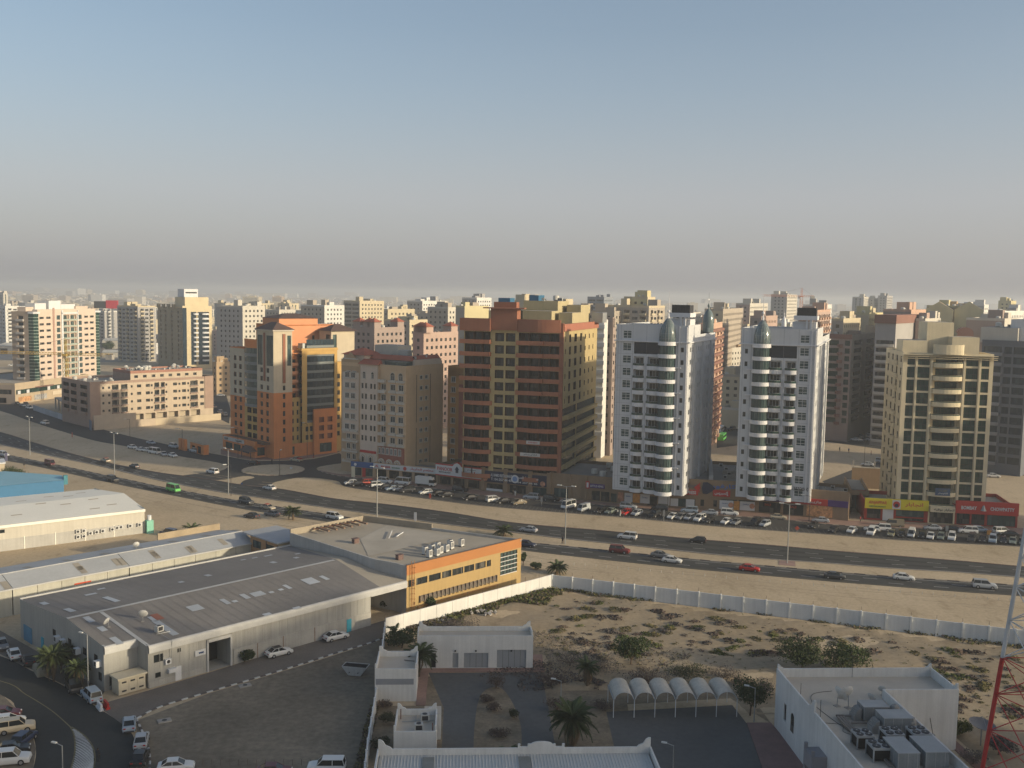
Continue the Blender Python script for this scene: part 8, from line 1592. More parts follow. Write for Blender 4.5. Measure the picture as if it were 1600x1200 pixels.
for kd, cl, x, y, d, lb in (('suv', 'white', 602, 755, 0, 'white off-roader at the kerb by the pale two script sign'), ('minibus', 'white', 629, 757, 180, 'white panel van at the kerb left of the box truck'), ('box_truck', 'white', 666, 760, 0, 'white box truck at the kerb in front of the pale sign'), ('suv', 'black', 719, 768, 0, 'black off-roader at the kerb below the red edged sign'), ('suv', 'silver', 830, 780, 180, 'silver off-roader at the kerb right of the restaurant door'), ('suv', 'black', 861, 783, 0, 'black off-roader at the kerb below the lamp post'), ('sedan', 'grey', 887, 787, 0, 'grey saloon half hidden behind the white minibus'), ('suv', 'silver', 982, 795, 0, 'silver off-roader at the kerb in front of the orange poster'), ('suv', 'black', 1031, 798, 180, 'black off-roader at the kerb under the glass bay of the left white tower'), ('suv', 'pale blue', 1077, 801, 180, 'pale blue off-roader at the kerb below the EXPRESS sign'), ('sedan', 'silver', 1109, 804, 180, 'silver saloon at the kerb below the blue arrow emblem'), ('suv', 'white', 1140, 805, 0, 'white off-roader at the kerb below the fruit poster'), ('sedan', 'beige', 1216, 811, 0, 'beige saloon at the kerb below the purple fascia'), ('sedan', 'silver', 1282, 816, 180, 'silver saloon at the kerb below the orange and cream poster'), ('suv', 'white', 1377, 829, 180, 'white off-roader moving past the yellow sign restaurant'), ('van', 'tan', 1398, 823, 180, 'tan people carrier at the kerb by the double door'), ('sedan', 'silver', 1457, 828, 180, 'silver saloon at the kerb below the curved sign'), ('sedan', 'black', 1487, 830, 180, 'black saloon beside the white pickup below the long red sign'), ('suv', 'white', 1512, 833, 180, 'white off-roader moving below the long red sign'), ('hatchback', 'pale blue', 1531, 831, 0, 'pale blue hatchback at the kerb below the long red sign'), ('suv', 'white', 1566, 834, 20, 'white off-roader turning at the right end of the shops'), ('sedan', 'black', 1577, 838, 180, 'black saloon passing the white off-roader at the right end'), ('hatchback', 'white', 1362, 830, 180, 'white hatchback behind the white off-roader at the sand edge')):
 car(kd, cl, x, y, lane(x) + 4 + d, lb, 'cars along the kerb in front of the shops')
for kd, cl, x, y, h, lb in (('sedan', 'grey', 3, 1012, -55, 'grey blue car at the left edge on the paved strip'), ('sedan', 'white', 22, 1027, 125, 'white saloon parked on the paved strip beside the grey warehouse'), ('sedan', 'black', 44, 1036, 125, 'black saloon parked behind the covered car'), ('suv', 'black', 115, 1077, -55, 'black off-roader parked by the palm and the two white fences'), ('suv', 'pale blue', 143, 1093, 130, 'silver blue estate car parked at the warehouse corner'), ('sedan', 'pale blue', 202, 1137, 110, 'silver blue car, uppermost of three along the kerb of the dirt lot'), ('sedan', 'silver', 221, 1163, 105, 'silver saloon, middle of three along the kerb of the dirt lot'), ('sedan', 'black', 219, 1190, 98, 'black saloon, lowest of three along the kerb of the dirt lot'), ('sedan', 'maroon', 6, 1121, 15, 'dark maroon car at the top of the left car park'), ('sedan', 'white', 12, 1133, 20, 'white car between the maroon car and the beige off-roader'), ('suv', 'beige', 25, 1143, 25, 'beige and grey off-roader in the left car park'), ('hatchback', 'dark blue', 38, 1160, 85, 'dark blue hatchback parked across in the left car park'), ('sedan', 'black', 18, 1177, 20, 'black car behind the beige white off-roader'), ('suv', 'white', 16, 1193, 15, 'white off-roader at the bottom of the left car park'), ('sedan', 'white', 275, 1204, 12, 'white saloon cut by the bottom edge of the picture'), ('sedan', 'maroon', 428, 1212, 5, 'dark maroon car roof at the bottom edge'), ('suv', 'white', 510, 1206, 182, 'white off-roader at the bottom edge right of the maroon car'), ('sedan', 'white', 436, 1024, 40, 'white saloon with black roof parked by the climbing plant'), ('sedan', 'white', 525, 999, 40, 'white saloon parked near the cyan door'), ('suv', 'dark blue', 264, 837, 150, 'dark blue off-roader behind the long shed'), ('sedan', 'dark grey', 393, 809, 150, 'dark car behind the long shed end wall'), ('sedan', 'grey', 425, 806, 150, 'grey car partly hidden by the shed end wall')):
 r = car(kd, cl, x, y, h, lb, 'cars parked in the foreground')
 if 'black roof' in lb: mb = MB(); mb.box(-1.05, .3, -.62, .62, 1.495, 1.52, MATS['dark_metal']); mb.build('dark_roof', r)
# covered car
t_ = thing('covered_car', 'car under a dusty beige cover beside the palms', 'car', G(64, 1050), 125); mb = MB(); mb.smooth = True; CVR = mat('dusty_cover', (.22, .20, .15), .95, .15)
st = [(-2.4, .2, .7), (-2.3, .9, .85), (-1.2, 1.5, .88), (.3, 1.55, .88), (1.2, 1.1, .9), (2.2, .9, .85), (2.4, .3, .7)]
for x, z, w in st: mb.v += [(x, -w * 1.05, .05), (x, -w, z * .7), (x, -w * .65, z), (x, w * .65, z), (x, w, z * .7), (x, w * 1.05, .05)]
kk = mb.mi(CVR)
for i in range(6):
 for j in range(5): a = i * 6 + j; mb.f.append((a, a + 6, a + 7, a + 1)[::-1]); mb.m.append(kk)
mb.f.append(tuple(range(6))[::-1]); mb.m.append(kk); mb.f.append(tuple(range(36, 42))); mb.m.append(kk); mb.build('cover', t_)
# rear car parks
rr = random.Random(4); g9 = 'cars parked in the rear car park between the towers'; cols_ = ['white', 'silver', 'black', 'grey', 'white', 'silver', 'dark grey', 'red', 'beige']
rc_ = 0
for y, xs in ((659, range(1296, 1390, 13)), (665, range(1300, 1390, 11)), (676, range(1342, 1392, 11)), (684, range(1320, 1392, 12)), (689, range(1336, 1396, 12)), (650, range(1138, 1180, 13)), (657, range(1126, 1180, 12)), (664, range(1145, 1182, 12)), (672, range(1122, 1150, 11))):
 for x in xs: car(rr.choice(('sedan', 'suv', 'hatchback')), cl := rr.choice(cols_), x + rr.uniform(-1.5, 1.5), y + rr.uniform(-1, 1), rr.choice((60, 240, -25, 155)) + rr.uniform(-8, 8), f'{cl} car among those crowded in the rear car park between the towers', f'{cl} cars in the rear car park')
car('bus', 'yellow', 1305, 686, -12, 'yellow bus parked behind the right white tower', 'buses'); car('sedan', 'yellow', 1340, 679, -15, 'yellow taxi beyond the yellow bus', 'taxis'); car('sedan', 'yellow', 1334, 673, -15, 'yellow taxi partly hidden by another yellow taxi', 'taxis')
car('bus', 'white', 1125, 676, 70, 'white coach beside the left white tower in the rear car park', 'buses'); car('bus', 'green', 1128, 688, 70, 'green coach behind the left white tower', 'buses')
for kd, cl, x, y, h, lb in (('sedan', 'white', 1355, 728, 160, 'white car on the rear lane left of the beige tower'), ('suv', 'silver', 1378, 723, -20, 'silver car on the rear lane close to the beige tower'), ('suv', 'silver', 930, 692, 60, 'silver car behind the rust red block, near the cream wall'), ('hatchback', 'silver', 952, 693, 60, 'silver hatchback beside the left white tower foot'), ('suv', 'black', 1558, 738, -15, 'black off-roader in the yard right of the beige tower'), ('sedan', 'white', 1552, 746, -15, 'white saloon in the yard right of the beige tower'), ('sedan', 'dark grey', 334, 637, 120, 'dark car nearest the tan block end'), ('suv', 'silver', 344, 646, 120, 'silver off-roader in the lane left of the orange block'), ('suv', 'grey', 351, 650, 120, 'grey off-roader against the orange block'), ('sedan', 'white', 337, 616, 10, 'white car by the mustard low block'), ('sedan', 'silver', 345, 619, 10, 'silver car by the mustard low block'), ('suv', 'white', 18, 572, 190, 'white off-roader on the far left dual road')):
 car(kd, cl, x, y, h, lb, 'cars behind the front row of buildings')
for k, p_ in PROTO.items():
 if k not in USED:
  for c in list(p_.children): bpy.data.objects.remove(c)
  bpy.data.objects.remove(p_)

# ================================================================== lamps, signs, people
def lamp(pxx, pyy, ptop, label, ang=-20, arms=2, base=False, m=STEEL):
 o = G(pxx, pyy); h = hat(ptop, *o); t_ = thing('street_lamp', label, 'street lamp', o, ang, 'tall lamps along the central reservation' if arms == 2 else 'slim street lamps'); mb = MB(); mb.tube((0, 0, 0), (0, 0, h), .15 if arms == 2 else .09, .09 if arms == 2 else .06, 8, m); mb.build('pole', t_)
 for s in ((-1, 1) if arms == 2 else (1,)):
  mb = MB(); mb.tube((0, 0, h - .1), (0, s * 1.4, h + .15), .06, n=6, m=m); mb.build('arm', t_); mb = MB(); mb.box(-.2, .2, -.55, .55, -.09, .1, mat('lamp_head_white', (.55, .55, .52), .4, .03)); mb.build('lamp_head', t_, (0, s * 1.8, h + .18))
 if base: mb = MB(); mb.box(-2.2, 2.2, -1.8, 1.8, -.02, .06, mat('brick_pad', (.30, .2, .17), .9, .12)); mb.build('brick_pad', t_)
lamp(47, 711, 652, 'tall double lamp post furthest left, beside the far carriageway', 50); lamp(179, 741, 677, 'tall double lamp post in front of the parked white saloons', 50); lamp(357, 773, 702, 'tall double lamp post left of the roundabout', 50); lamp(589, 809, 731, 'tall double lamp post in front of the pinkish beige block', 60); lamp(883, 850, 760, 'tall double lamp post in front of the brown stone shops', 70); lamp(1230, 880, 788, 'tall double lamp post with brick pad in front of the right white tower', 75, base=True)
for x, y, t, a, lb in ((203, 683, 655, 120, 'slim dark lamp post on the dirt left of the orange gate piers'), (285, 701, 670, 120, 'slim dark lamp post beside the orange gate pier'), (372, 720, 668, 120, 'slim dark lamp post in front of the orange restaurant wing'), (361, 775, 726, 120, 'slim dark pole beside the double lamp left of the roundabout'), (480, 715, 662, 60, 'slim dark lamp post at the right face of the orange block'), (437, 743, 705, 0, 'slim pole on the roundabout island'), (1043, 800, 755, 70, 'slim dark lamp post under the left white tower glass bay'), (1264, 815, 775, 70, 'slim dark lamp post at the joint of the red fascia'), (1350, 731, 688, 60, 'slim dark lamp post on the rear lot left of the beige tower')): lamp(x, y, t, lb, a, 1, m=DARKM)
def fg_lamp(x, y, h, lb):
 o = G(x, y); t_ = thing('street_lamp', lb, 'street lamp', o, 160, 'slim street lamps'); mb = MB(); mb.tube((0, 0, 0), (0, 0, h), .09, .06, 8, STEEL); mb.build('pole', t_); mb = MB(); mb.tube((0, 0, h - .05), (1.0, 0, h + .15), .05, n=6, m=STEEL); mb.build('arm', t_); mb = MB(); mb.box(-.35, .35, -.14, .14, -.07, .08, MATS['lamp_head_white']); mb.build('lamp_head', t_, (1.2, 0, h + .16))
fg_lamp(99, 1245, 6.3, 'pale lamp post beside the hatched median at the bottom left'); fg_lamp(138, 1079, 8.6, 'tall pale pole in front of the warehouse gable'); fg_lamp(1051, 1215, 4.2, 'thin lamp post rising behind the ribbed roof'); fg_lamp(876, 1110, 4.4, 'thin lamp post beside the dry bushes left of the carport'); fg_lamp(1178, 1128, 5.0, 'thin lamp post in front of the tree right of the carport')
def sign_post(x, y, w, h, z, m, lb, ang=-20, cat='sign', shape='box'):
 t_ = thing('road_sign', lb, cat, G(x, y), ang); mb = MB(); mb.tube((0, 0, 0), (0, 0, z + (h if shape == 'box' else h / 2)), .05, n=6, m=STEEL); mb.build('post', t_); mb = MB()
 if shape == 'box': mb.box(-w / 2, w / 2, -.08, -.05, z, z + h, m)
 else: mb.prism([(0, 0)] * 0 or [(-w / 2, 0), (0, -h / 2), (w / 2, 0), (0, h / 2)], -.03, .03, m)
 o_ = mb.build('plate', t_)
 if shape != 'box': o_.rotation_euler = (R(90), 0, 0); o_.location = (0, -.08, z + h / 2)
for x, y, w, h, z, m, lb, sh in ((552, 752, 1.3, 3.4, 1.4, mat('cream_sign', (.55, .52, .4), .6, .05), 'tall cream sign board beside the roundabout exit', 'box'), (649, 815, .8, 2.2, .3, WHITE, 'short white marker sign on the central reservation', 'box'), (672, 780, .7, 1.4, .3, ORR, 'orange sign in front of the white hatchback', 'box'), (1545, 838, 1.0, 1.2, .4, MATS['orange_poster'], 'orange board beside the glass shop front', 'box'), (1245, 836, 1.2, 1.2, 1.2, ORR, 'orange diamond road works sign by the empty bays', 'dia'), (1037, 816, .6, 1.6, 1.6, STEEL, 'grey sign back in front of the left white tower bay', 'box'), (1479, 838, .7, 1.4, 1.4, STEEL, 'grey sign back between parked cars below the red sign', 'box'), (846, 791, .6, 1.3, 1.3, STEEL, 'grey sign back near the silver off-roader', 'box'), (113, 684, .5, 2.0, .2, mat('red_white_post', (.45, .12, .08), .6, .2, 3), 'red and white marker post on the sand', 'box'), (10, 722, 1.1, 2.8, .4, mat('lilac_sign', (.42, .38, .5), .6, .05), 'lilac white sign cabinet at the left edge', 'box'), (319, 703, .9, .9, .6, ORR, 'orange diamond sign in front of the restaurant wing', 'dia'), (378, 758, .7, .5, .2, BLUES, 'small blue keep right sign at the triangle island', 'box'), (455, 733, .9, .5, .2, SIGNW, 'small pale chevron board on the roundabout', 'box')): sign_post(x, y, w, h, z, m, lb, shape=sh)
for x, y in ((895, 786), (1545, 829)): pass
bm_ = MB(); bm_.tube((0, 0, 0), (0, 0, .6), .055, n=6, m=KERBW); bme = bm_.mesh('bollard')
NSP = [Vector(p) for p in NS];
xs_ = [(x, 878 + (x - 875) * .0875 + 4 - max(0, x - 1300) * .012) for x in range(812, 1590, 17)]
for x, y in xs_: put(bme, 'marker_post', None, (*G(x, y - 1), 0), label='short white marker post in the line along the near edge of the main road', cat='marker post', group='white marker posts along the near road edge')
def person(x, y, top, legs, lb, ang=0, head=(.12, .07, .045)):
 t_ = bpy.data.objects.new('person', None); COL.objects.link(t_); t_.location = (*G(x, y), .02); t_.rotation_euler = (0, 0, R(ang)); t_['label'] = lb; t_['category'] = 'person'; t_['group'] = 'people on foot'
 me = bpy.data.meshes.new('body'); V = [(0, 0, .95), (0, 0, 1.15), (0, 0, 1.42), (0, 0, 1.52), (0, .02, 1.66), (.2, 0, 1.4), (.27, .02, 1.15), (.25, .12, .9), (-.2, 0, 1.4), (-.27, 0, 1.15), (-.26, .08, .9), (.1, 0, .9), (.12, .08, .5), (.12, -.02, .06), (-.1, 0, .9), (-.13, -.06, .5), (-.14, -.12, .06), (.12, .14, .04), (-.14, .04, .04)]
 Ed = [(0, 1), (1, 2), (2, 3), (3, 4), (2, 5), (5, 6), (6, 7), (2, 8), (8, 9), (9, 10), (0, 11), (11, 12), (12, 13), (0, 14), (14, 15), (15, 16), (13, 17), (16, 18)]
 me.from_pydata(V, Ed, []); o_ = bpy.data.objects.new('body', me); COL.objects.link(o_); o_.parent = t_
 me.materials.append(mat('cloth_' + top[0], top[1], .9, .1)); me.materials.append(mat('cloth_' + legs[0], legs[1], .9, .1)); me.materials.append(mat('skin', head, .7, .05))
 sm = o_.modifiers.new('s', 'SKIN'); rad = [.15, .14, .16, .06, .1, .07, .055, .04, .07, .055, .04, .1, .075, .05, .1, .075, .05, .04, .04]
 for v, r_ in zip(me.skin_vertices[0].data, rad): v.radius = (r_, r_ * .85)
 me.skin_vertices[0].data[0].use_root = True; bpy.context.view_layer.update()
 ev = o_.evaluated_get(bpy.context.evaluated_depsgraph_get()); m2 = bpy.data.meshes.new_from_object(ev); bpy.data.objects.remove(o_); m2.materials.clear()
 for q in (MATS['cloth_' + top[0]], MATS['cloth_' + legs[0]], MATS['skin']): m2.materials.append(q)
 for f in m2.polygons: z = f.center.z; f.material_index = 2 if z > 1.5 or (abs(f.center.x) > .2 and z < 1.0 and z > .8) else (0 if z > .93 else 1); f.use_smooth = True
 put(m2, 'body', t_); mb = MB(); mb.smooth = True; mb.sphere((0, .0, 1.69), .115, mat('dark_hair', (.015, .012, .01), .8, .1), 8); mb.build('hair', t_)
DKC = ('dark', (.03, .03, .035)); WHC = ('white', (.55, .55, .53)); BLC = ('blue', (.05, .08, .18)); REC = ('red', (.35, .04, .04)); KHC = ('khaki', (.25, .2, .13))
for x, y, a, c, lb in ((153, 1190, DKC, DKC, 'person in dark clothes walking beside the hatched median'), (965, 805, WHC, DKC, 'person in a white top behind the green saloon, left of a pair'), (969, 806, WHC, WHC, 'person all in white standing near the red hatchback'), (980, 802, WHC, BLC, 'person in a white shirt behind the red hatchback'), (802, 774, KHC, DKC, 'person in khaki by the navy sign restaurant door'), (805, 775, WHC, WHC, 'person in pale clothes by the navy sign restaurant door'), (1344, 816, REC, DKC, 'person in red at the dark ramp'), (906, 776, REC, DKC, 'person in red outside the brown stone shops'), (1312, 705, DKC, DKC, 'person crossing the rear sand lot, left of three'), (1326, 707, BLC, DKC, 'person crossing the rear sand lot, middle of three'), (1361, 711, REC, DKC, 'person in red crossing the rear sand lot'), (879, 849, DKC, DKC, 'person in dark clothes at the foot of the lamp post by the brown shops'), (38, 731, DKC, KHC, 'person on the central reservation at far left'), (425, 662 + 63, DKC, DKC, 'person on the corner pavement of the orange block'), (490, 716, DKC, REC, 'person at the right pavement of the orange block'), (1515, 829, DKC, BLC, 'person outside the red sign restaurant')): person(x, y, a, c, lb, rr.uniform(0, 360))
# gate piers and arched wall beside the orange block
b = Bld('garden_wall', 'orange gate piers and low arched garden wall left of the orange block', 'wall', G(279, 702), -46)
boxpart(b, 'pier', 0, 2.2, 0, 1.0, 0, 4.2, ORG); boxpart(b, 'pier', 2.8, 5.0, 0, 1.0, 0, 4.2, ORG); b.wall((7.5, 1), (18, 1), 0, 3.6, [(1.0, 3.8, .1, 2.6, None, .3), (5.5, 8.4, .1, 2.8, None, .3)], ORG); b.wall((18, 1), (18, 3), 0, 3.6, [], ORG); boxpart(b, 'cream_wall', 0, 12, 6, 6.3, 0, 2.6, CRE); b.finish()

# ================================================================== planting
BARK = mat('palm_bark', (.11, .075, .05), .95, .2, 4, bump=.4); FRD = mat('palm_frond', (.055, .075, .03), .8, .2, rand=.25); FRDD = mat('dry_frond', (.17, .12, .07), .9, .2, rand=.2); LEAF = mat('tree_leaf', (.045, .065, .022), .85, .3, 1.5, rand=.2); LEAFD = mat('dull_leaf', (.06, .065, .035), .9, .3, 1.2); TWIG = mat('dry_twig', (.115, .085, .07), .95, .25, 1.2); TWIGG = mat('grey_brush', (.11, .095, .085), .95, .25, .8); GRN = mat('green_weed', (.085, .10, .025), .9, .3, .8); OLV = mat('olive_weed', (.13, .115, .045), .95, .3, .8)
def frond_mesh(L, m, dr, seed, wd=.27):
 r = random.Random(seed); mb = MB(); n = 9; P = []
 for i in range(n + 1): t = i / n; P.append(Vector((L * (t - .12 * t * t), 0, L * (.38 * t - dr * t * t))))
 for i in range(n): mb.tube(P[i], P[i + 1], .035 * (1 - i / n) + .01, n=3, m=m, cap=False)
 q = 34
 for k in range(2, q):
  t = k / q; i = min(int(t * n), n - 1); p = P[i].lerp(P[i + 1], t * n - i); ll = L * wd * math.sin(math.pi * min(1, t * .85 + .12)) * r.uniform(.8, 1.1)
  for s in (-1, 1):
   tip = p + Vector((ll * .55, s * ll * .75, -ll * r.uniform(.15, .45))); mb.poly([p + Vector((-.018, 0, 0)), p + Vector((.022, 0, .01)), tip], m)
 return mb.mesh('frond')
FM = [frond_mesh(1.0, FRD, .62, 1), frond_mesh(1.0, FRD, .42, 2), frond_mesh(1.0, FRD, .8, 3)]; FMD = [frond_mesh(1.0, FRDD, 1.1, 4, .22)]
def palm(x, y, h, L, label, n=26, dry=5, seed=0, lean=.03, tr=.2):
 n = int(n * 1.5); tr *= .75; r = random.Random(seed); t_ = thing('palm_tree', label, 'palm tree', G(x, y), r.uniform(0, 360)); mb = MB(); k = 10; pts = [Vector((lean * h * (i / k) ** 2, 0, h * i / k)) for i in range(k + 1)]
 for i in range(k): mb.tube(pts[i], pts[i + 1], tr * (1.15 - .25 * i / k), tr * (.98 - .25 * i / k), 9, BARK, cap=False)
 mb.build('trunk', t_)
 for i in range(n + dry):
  d = i >= n; o_ = put(r.choice(FMD if d else FM), 'frond', t_, tuple(pts[-1])); s = L * r.uniform(.8, 1.08); el = (-.7 - r.random() * .4) if d else (-.25 + 1.35 * ((i % 5) / 5) + r.uniform(-.1, .1)); o_.scale = (s, s, s); o_.rotation_euler = (0, -el, i * 2.399 + r.uniform(-.2, .2))
palm(893, 1165, 3.6, 3.9, 'large date palm in the sandy bed between yard and carport', 34, 14, 1, tr=.28); palm(655, 1058, 3.4, 3.2, 'date palm between the banded hut and the long garage', 32, 3, 2); palm(617, 1003, 1.6, 2.5, 'sparse dry palm at the end of the bright white wall', 12, 8, 3, tr=.14); palm(917, 1075, 3.2, 2.6, 'darker palm standing among the dry bushes', 20, 10, 4); palm(795, 1192, 1.2, 2.2, 'small palm at the bottom of the planted strip', 14, 3, 5); palm(84, 1065, 3.8, 3.2, 'bushy palm in front of the warehouse gable', 34, 6, 6); palm(122, 1075, 3.0, 2.5, 'second smaller palm at the warehouse office corner', 24, 6, 7)
palm(871, 897, 1.3, 2.9, 'low date palm just beyond the corner of the boundary wall', 28, 3, 8, tr=.3); palm(787, 838, 1.2, 3.4, 'low palm behind the yellow building roof edge', 22, 2, 9); palm(457, 812, 2.0, 3.3, 'palm beside the road above the shed end wall', 26, 2, 10); palm(300, 836, 1.2, 2.9, 'low palm right of the dark blue off-roader', 24, 1, 11)
def blob_tree(x, y, h, w, label, m=LEAF, n=900, seed=0, trunk=.3, name='tree', cat='tree', leaf=.36, limbs=5, o=None):
 n = int(n * 2.2); limbs += 2; r = random.Random(seed); t_ = thing(name, label, cat, o or G(x, y), 0); mb = MB()
 if h > 1.4: mb.tube((0, 0, 0), (.1, 0, h * trunk), .14, .1, 7, BARK)
 cl = []
 for i in range(limbs):
  a = i * 2.4 + r.random(); rr_ = w * .5 * r.uniform(.3, .75); tip = (rr_ * math.cos(a), rr_ * math.sin(a), h * r.uniform(.5, .85));
  if h > 1.4: mb.tube((.1, 0, h * trunk * .8), tip, .07, .03, 5, BARK)
  cl.append((tip, w * r.uniform(.24, .38)))
 if mb.v: mb.build('trunk', t_)
 cl.append(((0, 0, h * .62), w * .34)); mb = MB()
 for _ in range(n):
  (cx, cy, cz), cr_ = r.choice(cl); u, v = r.uniform(-1, 1), r.uniform(0, 6.283); q = math.sqrt(1 - u * u); rad = cr_ * (.45 + .6 * r.random() ** .5); p = Vector((cx + rad * q * math.cos(v), cy + rad * q * math.sin(v), max(.05, cz + rad * u * min(1, h / w * 1.0)))); s = leaf * r.uniform(.6, 1.3)
  a = Vector((r.uniform(-1, 1), r.uniform(-1, 1), r.uniform(-.6, 1))).normalized() * s; c = Vector((r.uniform(-1, 1), r.uniform(-1, 1), r.uniform(-1, 1))).normalized() * s * .7
  mb.poly([p - a * .5, p + c * .5, p + a * .5, p - c * .5], m)
 mb.build('crown', t_)
blob_tree(985, 1042, 4.8, 5.4, 'dark green thorn tree behind the left half of the carport', n=1100, seed=1); blob_tree(1252, 1052, 5.2, 7.0, 'dark green tree behind the left end of the large white building', n=1800, seed=2, limbs=8); blob_tree(1318, 1050, 4.0, 8.0, 'wide low tree behind the large white building roof', n=1700, seed=3, limbs=8); blob_tree(1172, 1118, 5.0, 4.8, 'dark narrow tree right of the carport', n=1000, seed=4); blob_tree(1495, 1150, 1.8, 3.6, 'bright green bush at the foot of the large white building', GRN, 700, 5, name='bush', cat='bush'); blob_tree(1560, 1180, 2.4, 3.6, 'brown grey bush beneath the lattice mast', TWIGG, 700, 15, name='bush', cat='bush')
blob_tree(837, 889, 1.2, 2.4, 'round dark bush between the yellow building and the low palm', n=500, seed=6, name='bush', cat='bush'); blob_tree(817, 884, 3.2, 1.8, 'slim shrub against the right end of the yellow building', n=500, seed=7, name='bush', cat='bush'); blob_tree(18, 752, 4.2, 7, 'green tree beside the cream building at the left edge', LEAF, 1100, 8); blob_tree(382, 1034, 2.0, 2.6, 'climbing plant beside the warehouse bay door', LEAF, 600, 9, name='climbing_plant', cat='plant'); blob_tree(390, 1032, 1.2, 1.4, 'low end of the creeper over the cyan drum', LEAF, 300, 19, name='climbing_plant', cat='plant'); blob_tree(672, 952, 2.4, 1.8, 'slim green shrub behind the white wall at the yellow building', LEAF, 500, 10, name='bush', cat='bush'); blob_tree(600, 950, 1.4, 1.4, 'small shrub at the covered drive', LEAFD, 200, 11, name='bush', cat='bush')
blob_tree(95, 1052, 4.6, 5, 'leafy tree between the two palms at the warehouse gable', LEAFD, 1000, 12); blob_tree(628, 1012, 2.6, 5.0, 'dark green shrub mass behind the banded hut', LEAF, 900, 13, name='bush', cat='bush')
for i, (x, y, h, w, m, lb) in enumerate(((890, 1042, 2.6, 7.5, TWIGG, 'large leafless grey brown thicket left of the thorn tree'), (935, 1050, 2.4, 6.5, TWIGG, 'grey brown thicket in front of the large thicket'), (860, 1072, 1.8, 4.5, TWIG, 'reddish brown dry bush at the yard edge'), (1010, 1068, 1.8, 6, TWIG, 'brown brush along the back of the carport'), (1075, 1058, 1.5, 7, LEAFD, 'olive brush behind the middle of the carport'), (1130, 1062, 1.8, 5, TWIGG, 'grey brush behind the right end of the carport'), (1195, 1090, 2.6, 3.4, TWIGG, 'grey shrub between the carport tree and the large white building'), (775, 1075, 1.9, 3.0, TWIG, 'reddish dry bush at the top of the planted strip'), (770, 1110, .9, 2.2, TWIG, 'low dry bush in the middle of the planted strip'), (803, 1122, 1.2, 1.3, LEAFD, 'small dark bush at the right side of the planted strip'), (780, 1150, .8, 2.6, TWIG, 'spreading dry plant low in the planted strip'), (760, 1095, .6, 2.0, TWIG, 'flat dry plant on the left of the planted strip'), (870, 1110, 1.6, 3.2, TWIG, 'brown dead bush left of the large date palm'), (940, 1110, 1.4, 3.0, TWIG, 'brown bush right of the large date palm'), (720, 985, 1.7, 6.4, TWIGG, 'dark leafless thicket above the garage roof'), (605, 1130, 1.4, 2.2, LEAFD, 'green weeds beside the smaller white hut'), (595, 1170, 1.4, 2.4, LEAFD, 'weeds between the thin wall and the smaller hut'), (600, 1105, .8, 2.2, TWIG, 'rubble weeds below the banded hut'), (1160, 1075, 1.4, 3.2, TWIG, 'brown scrub at the foot of the carport tree'), (1520, 1195, 1.6, 3.4, TWIGG, 'grey scrub at the lower right corner'))): blob_tree(x, y, h, w, lb, m, int(150 + w * 110), 40 + i, name='bush', cat='bush', leaf=.2 if m in (TWIG, TWIGG) else .24, limbs=6)
from mathutils import noise as mn
def inside(u, v): return v < 198.6 - (max(0, u - 20.4)) * .4285 - 1.6 - max(0, (20.4 - u)) * .80 and ((v > 162 and u > -6) or (u > 15.5 and v > 147) or (u > 69.8) or (u > 43 and v > 137))
def dune(x, y):
 u = x * math.cos(R(CA)) + y * math.sin(R(CA)); v = -x * math.sin(R(CA)) + y * math.cos(R(CA))
 return max(0, .25 + .5 * mn.noise(Vector((x * .06, y * .09, 0))) + .16 * mn.noise(Vector((x * .35, y * .5, 3)))) if inside(u, v) else 0.0
# dune scrub: individual tussocks
def tuss(m, seed, n=60):
 r = random.Random(seed); mb = MB()
 for _ in range(n):
  a = r.uniform(0, 6.283); q = r.random() ** .6; p = Vector((q * .95 * math.cos(a), q * .95 * math.sin(a), .32 * (1 - q * q) * r.uniform(.4, 1.2) + .02)); d = Vector((r.uniform(-1, 1), r.uniform(-1, 1), r.uniform(-.2, .7))).normalized() * .22; c = Vector((r.uniform(-1, 1), r.uniform(-1, 1), r.uniform(-.4, .6))).normalized() * .14
  mb.poly([p - d, p + c, p + d, p - c], m)
 return mb.mesh('tussock')
TM = [tuss(OLV, 1), tuss(TWIG, 2), tuss(TWIGG, 3), tuss(GRN, 4), tuss(OLV, 5), tuss(TWIG, 6)]; tn = ['olive', 'brown', 'grey', 'green', 'olive', 'brown']
rt = random.Random(21); cnt = 0; P4 = []
while cnt < 285:
 x, y = rt.uniform(845, 1600), rt.uniform(925, 1130); top = 922 + (x - 862) * .128
 if y < top + 14 or (y > 1030 and x < 1440) : continue
 if rt.random() < (y - 925) / 600: continue
 k = rt.randrange(6); s = rt.uniform(.25, 1.0) ** 1.1 * 1.35; g = G(x, y)
 o_ = put(TM[k], 'desert_shrub', None, (*g, dune(*g) - .03), rt.uniform(0, 6.28), label=f'small {tn[k]} tussock scattered on the sandy scrub field inside the long wall', cat='shrub', group=f'{tn[k]} tussocks on the scrub field'); o_.scale = (s * rt.uniform(.9, 1.5), s * rt.uniform(.8, 1.2), s * rt.uniform(.8, 1.3)); cnt += 1
mb = MB()
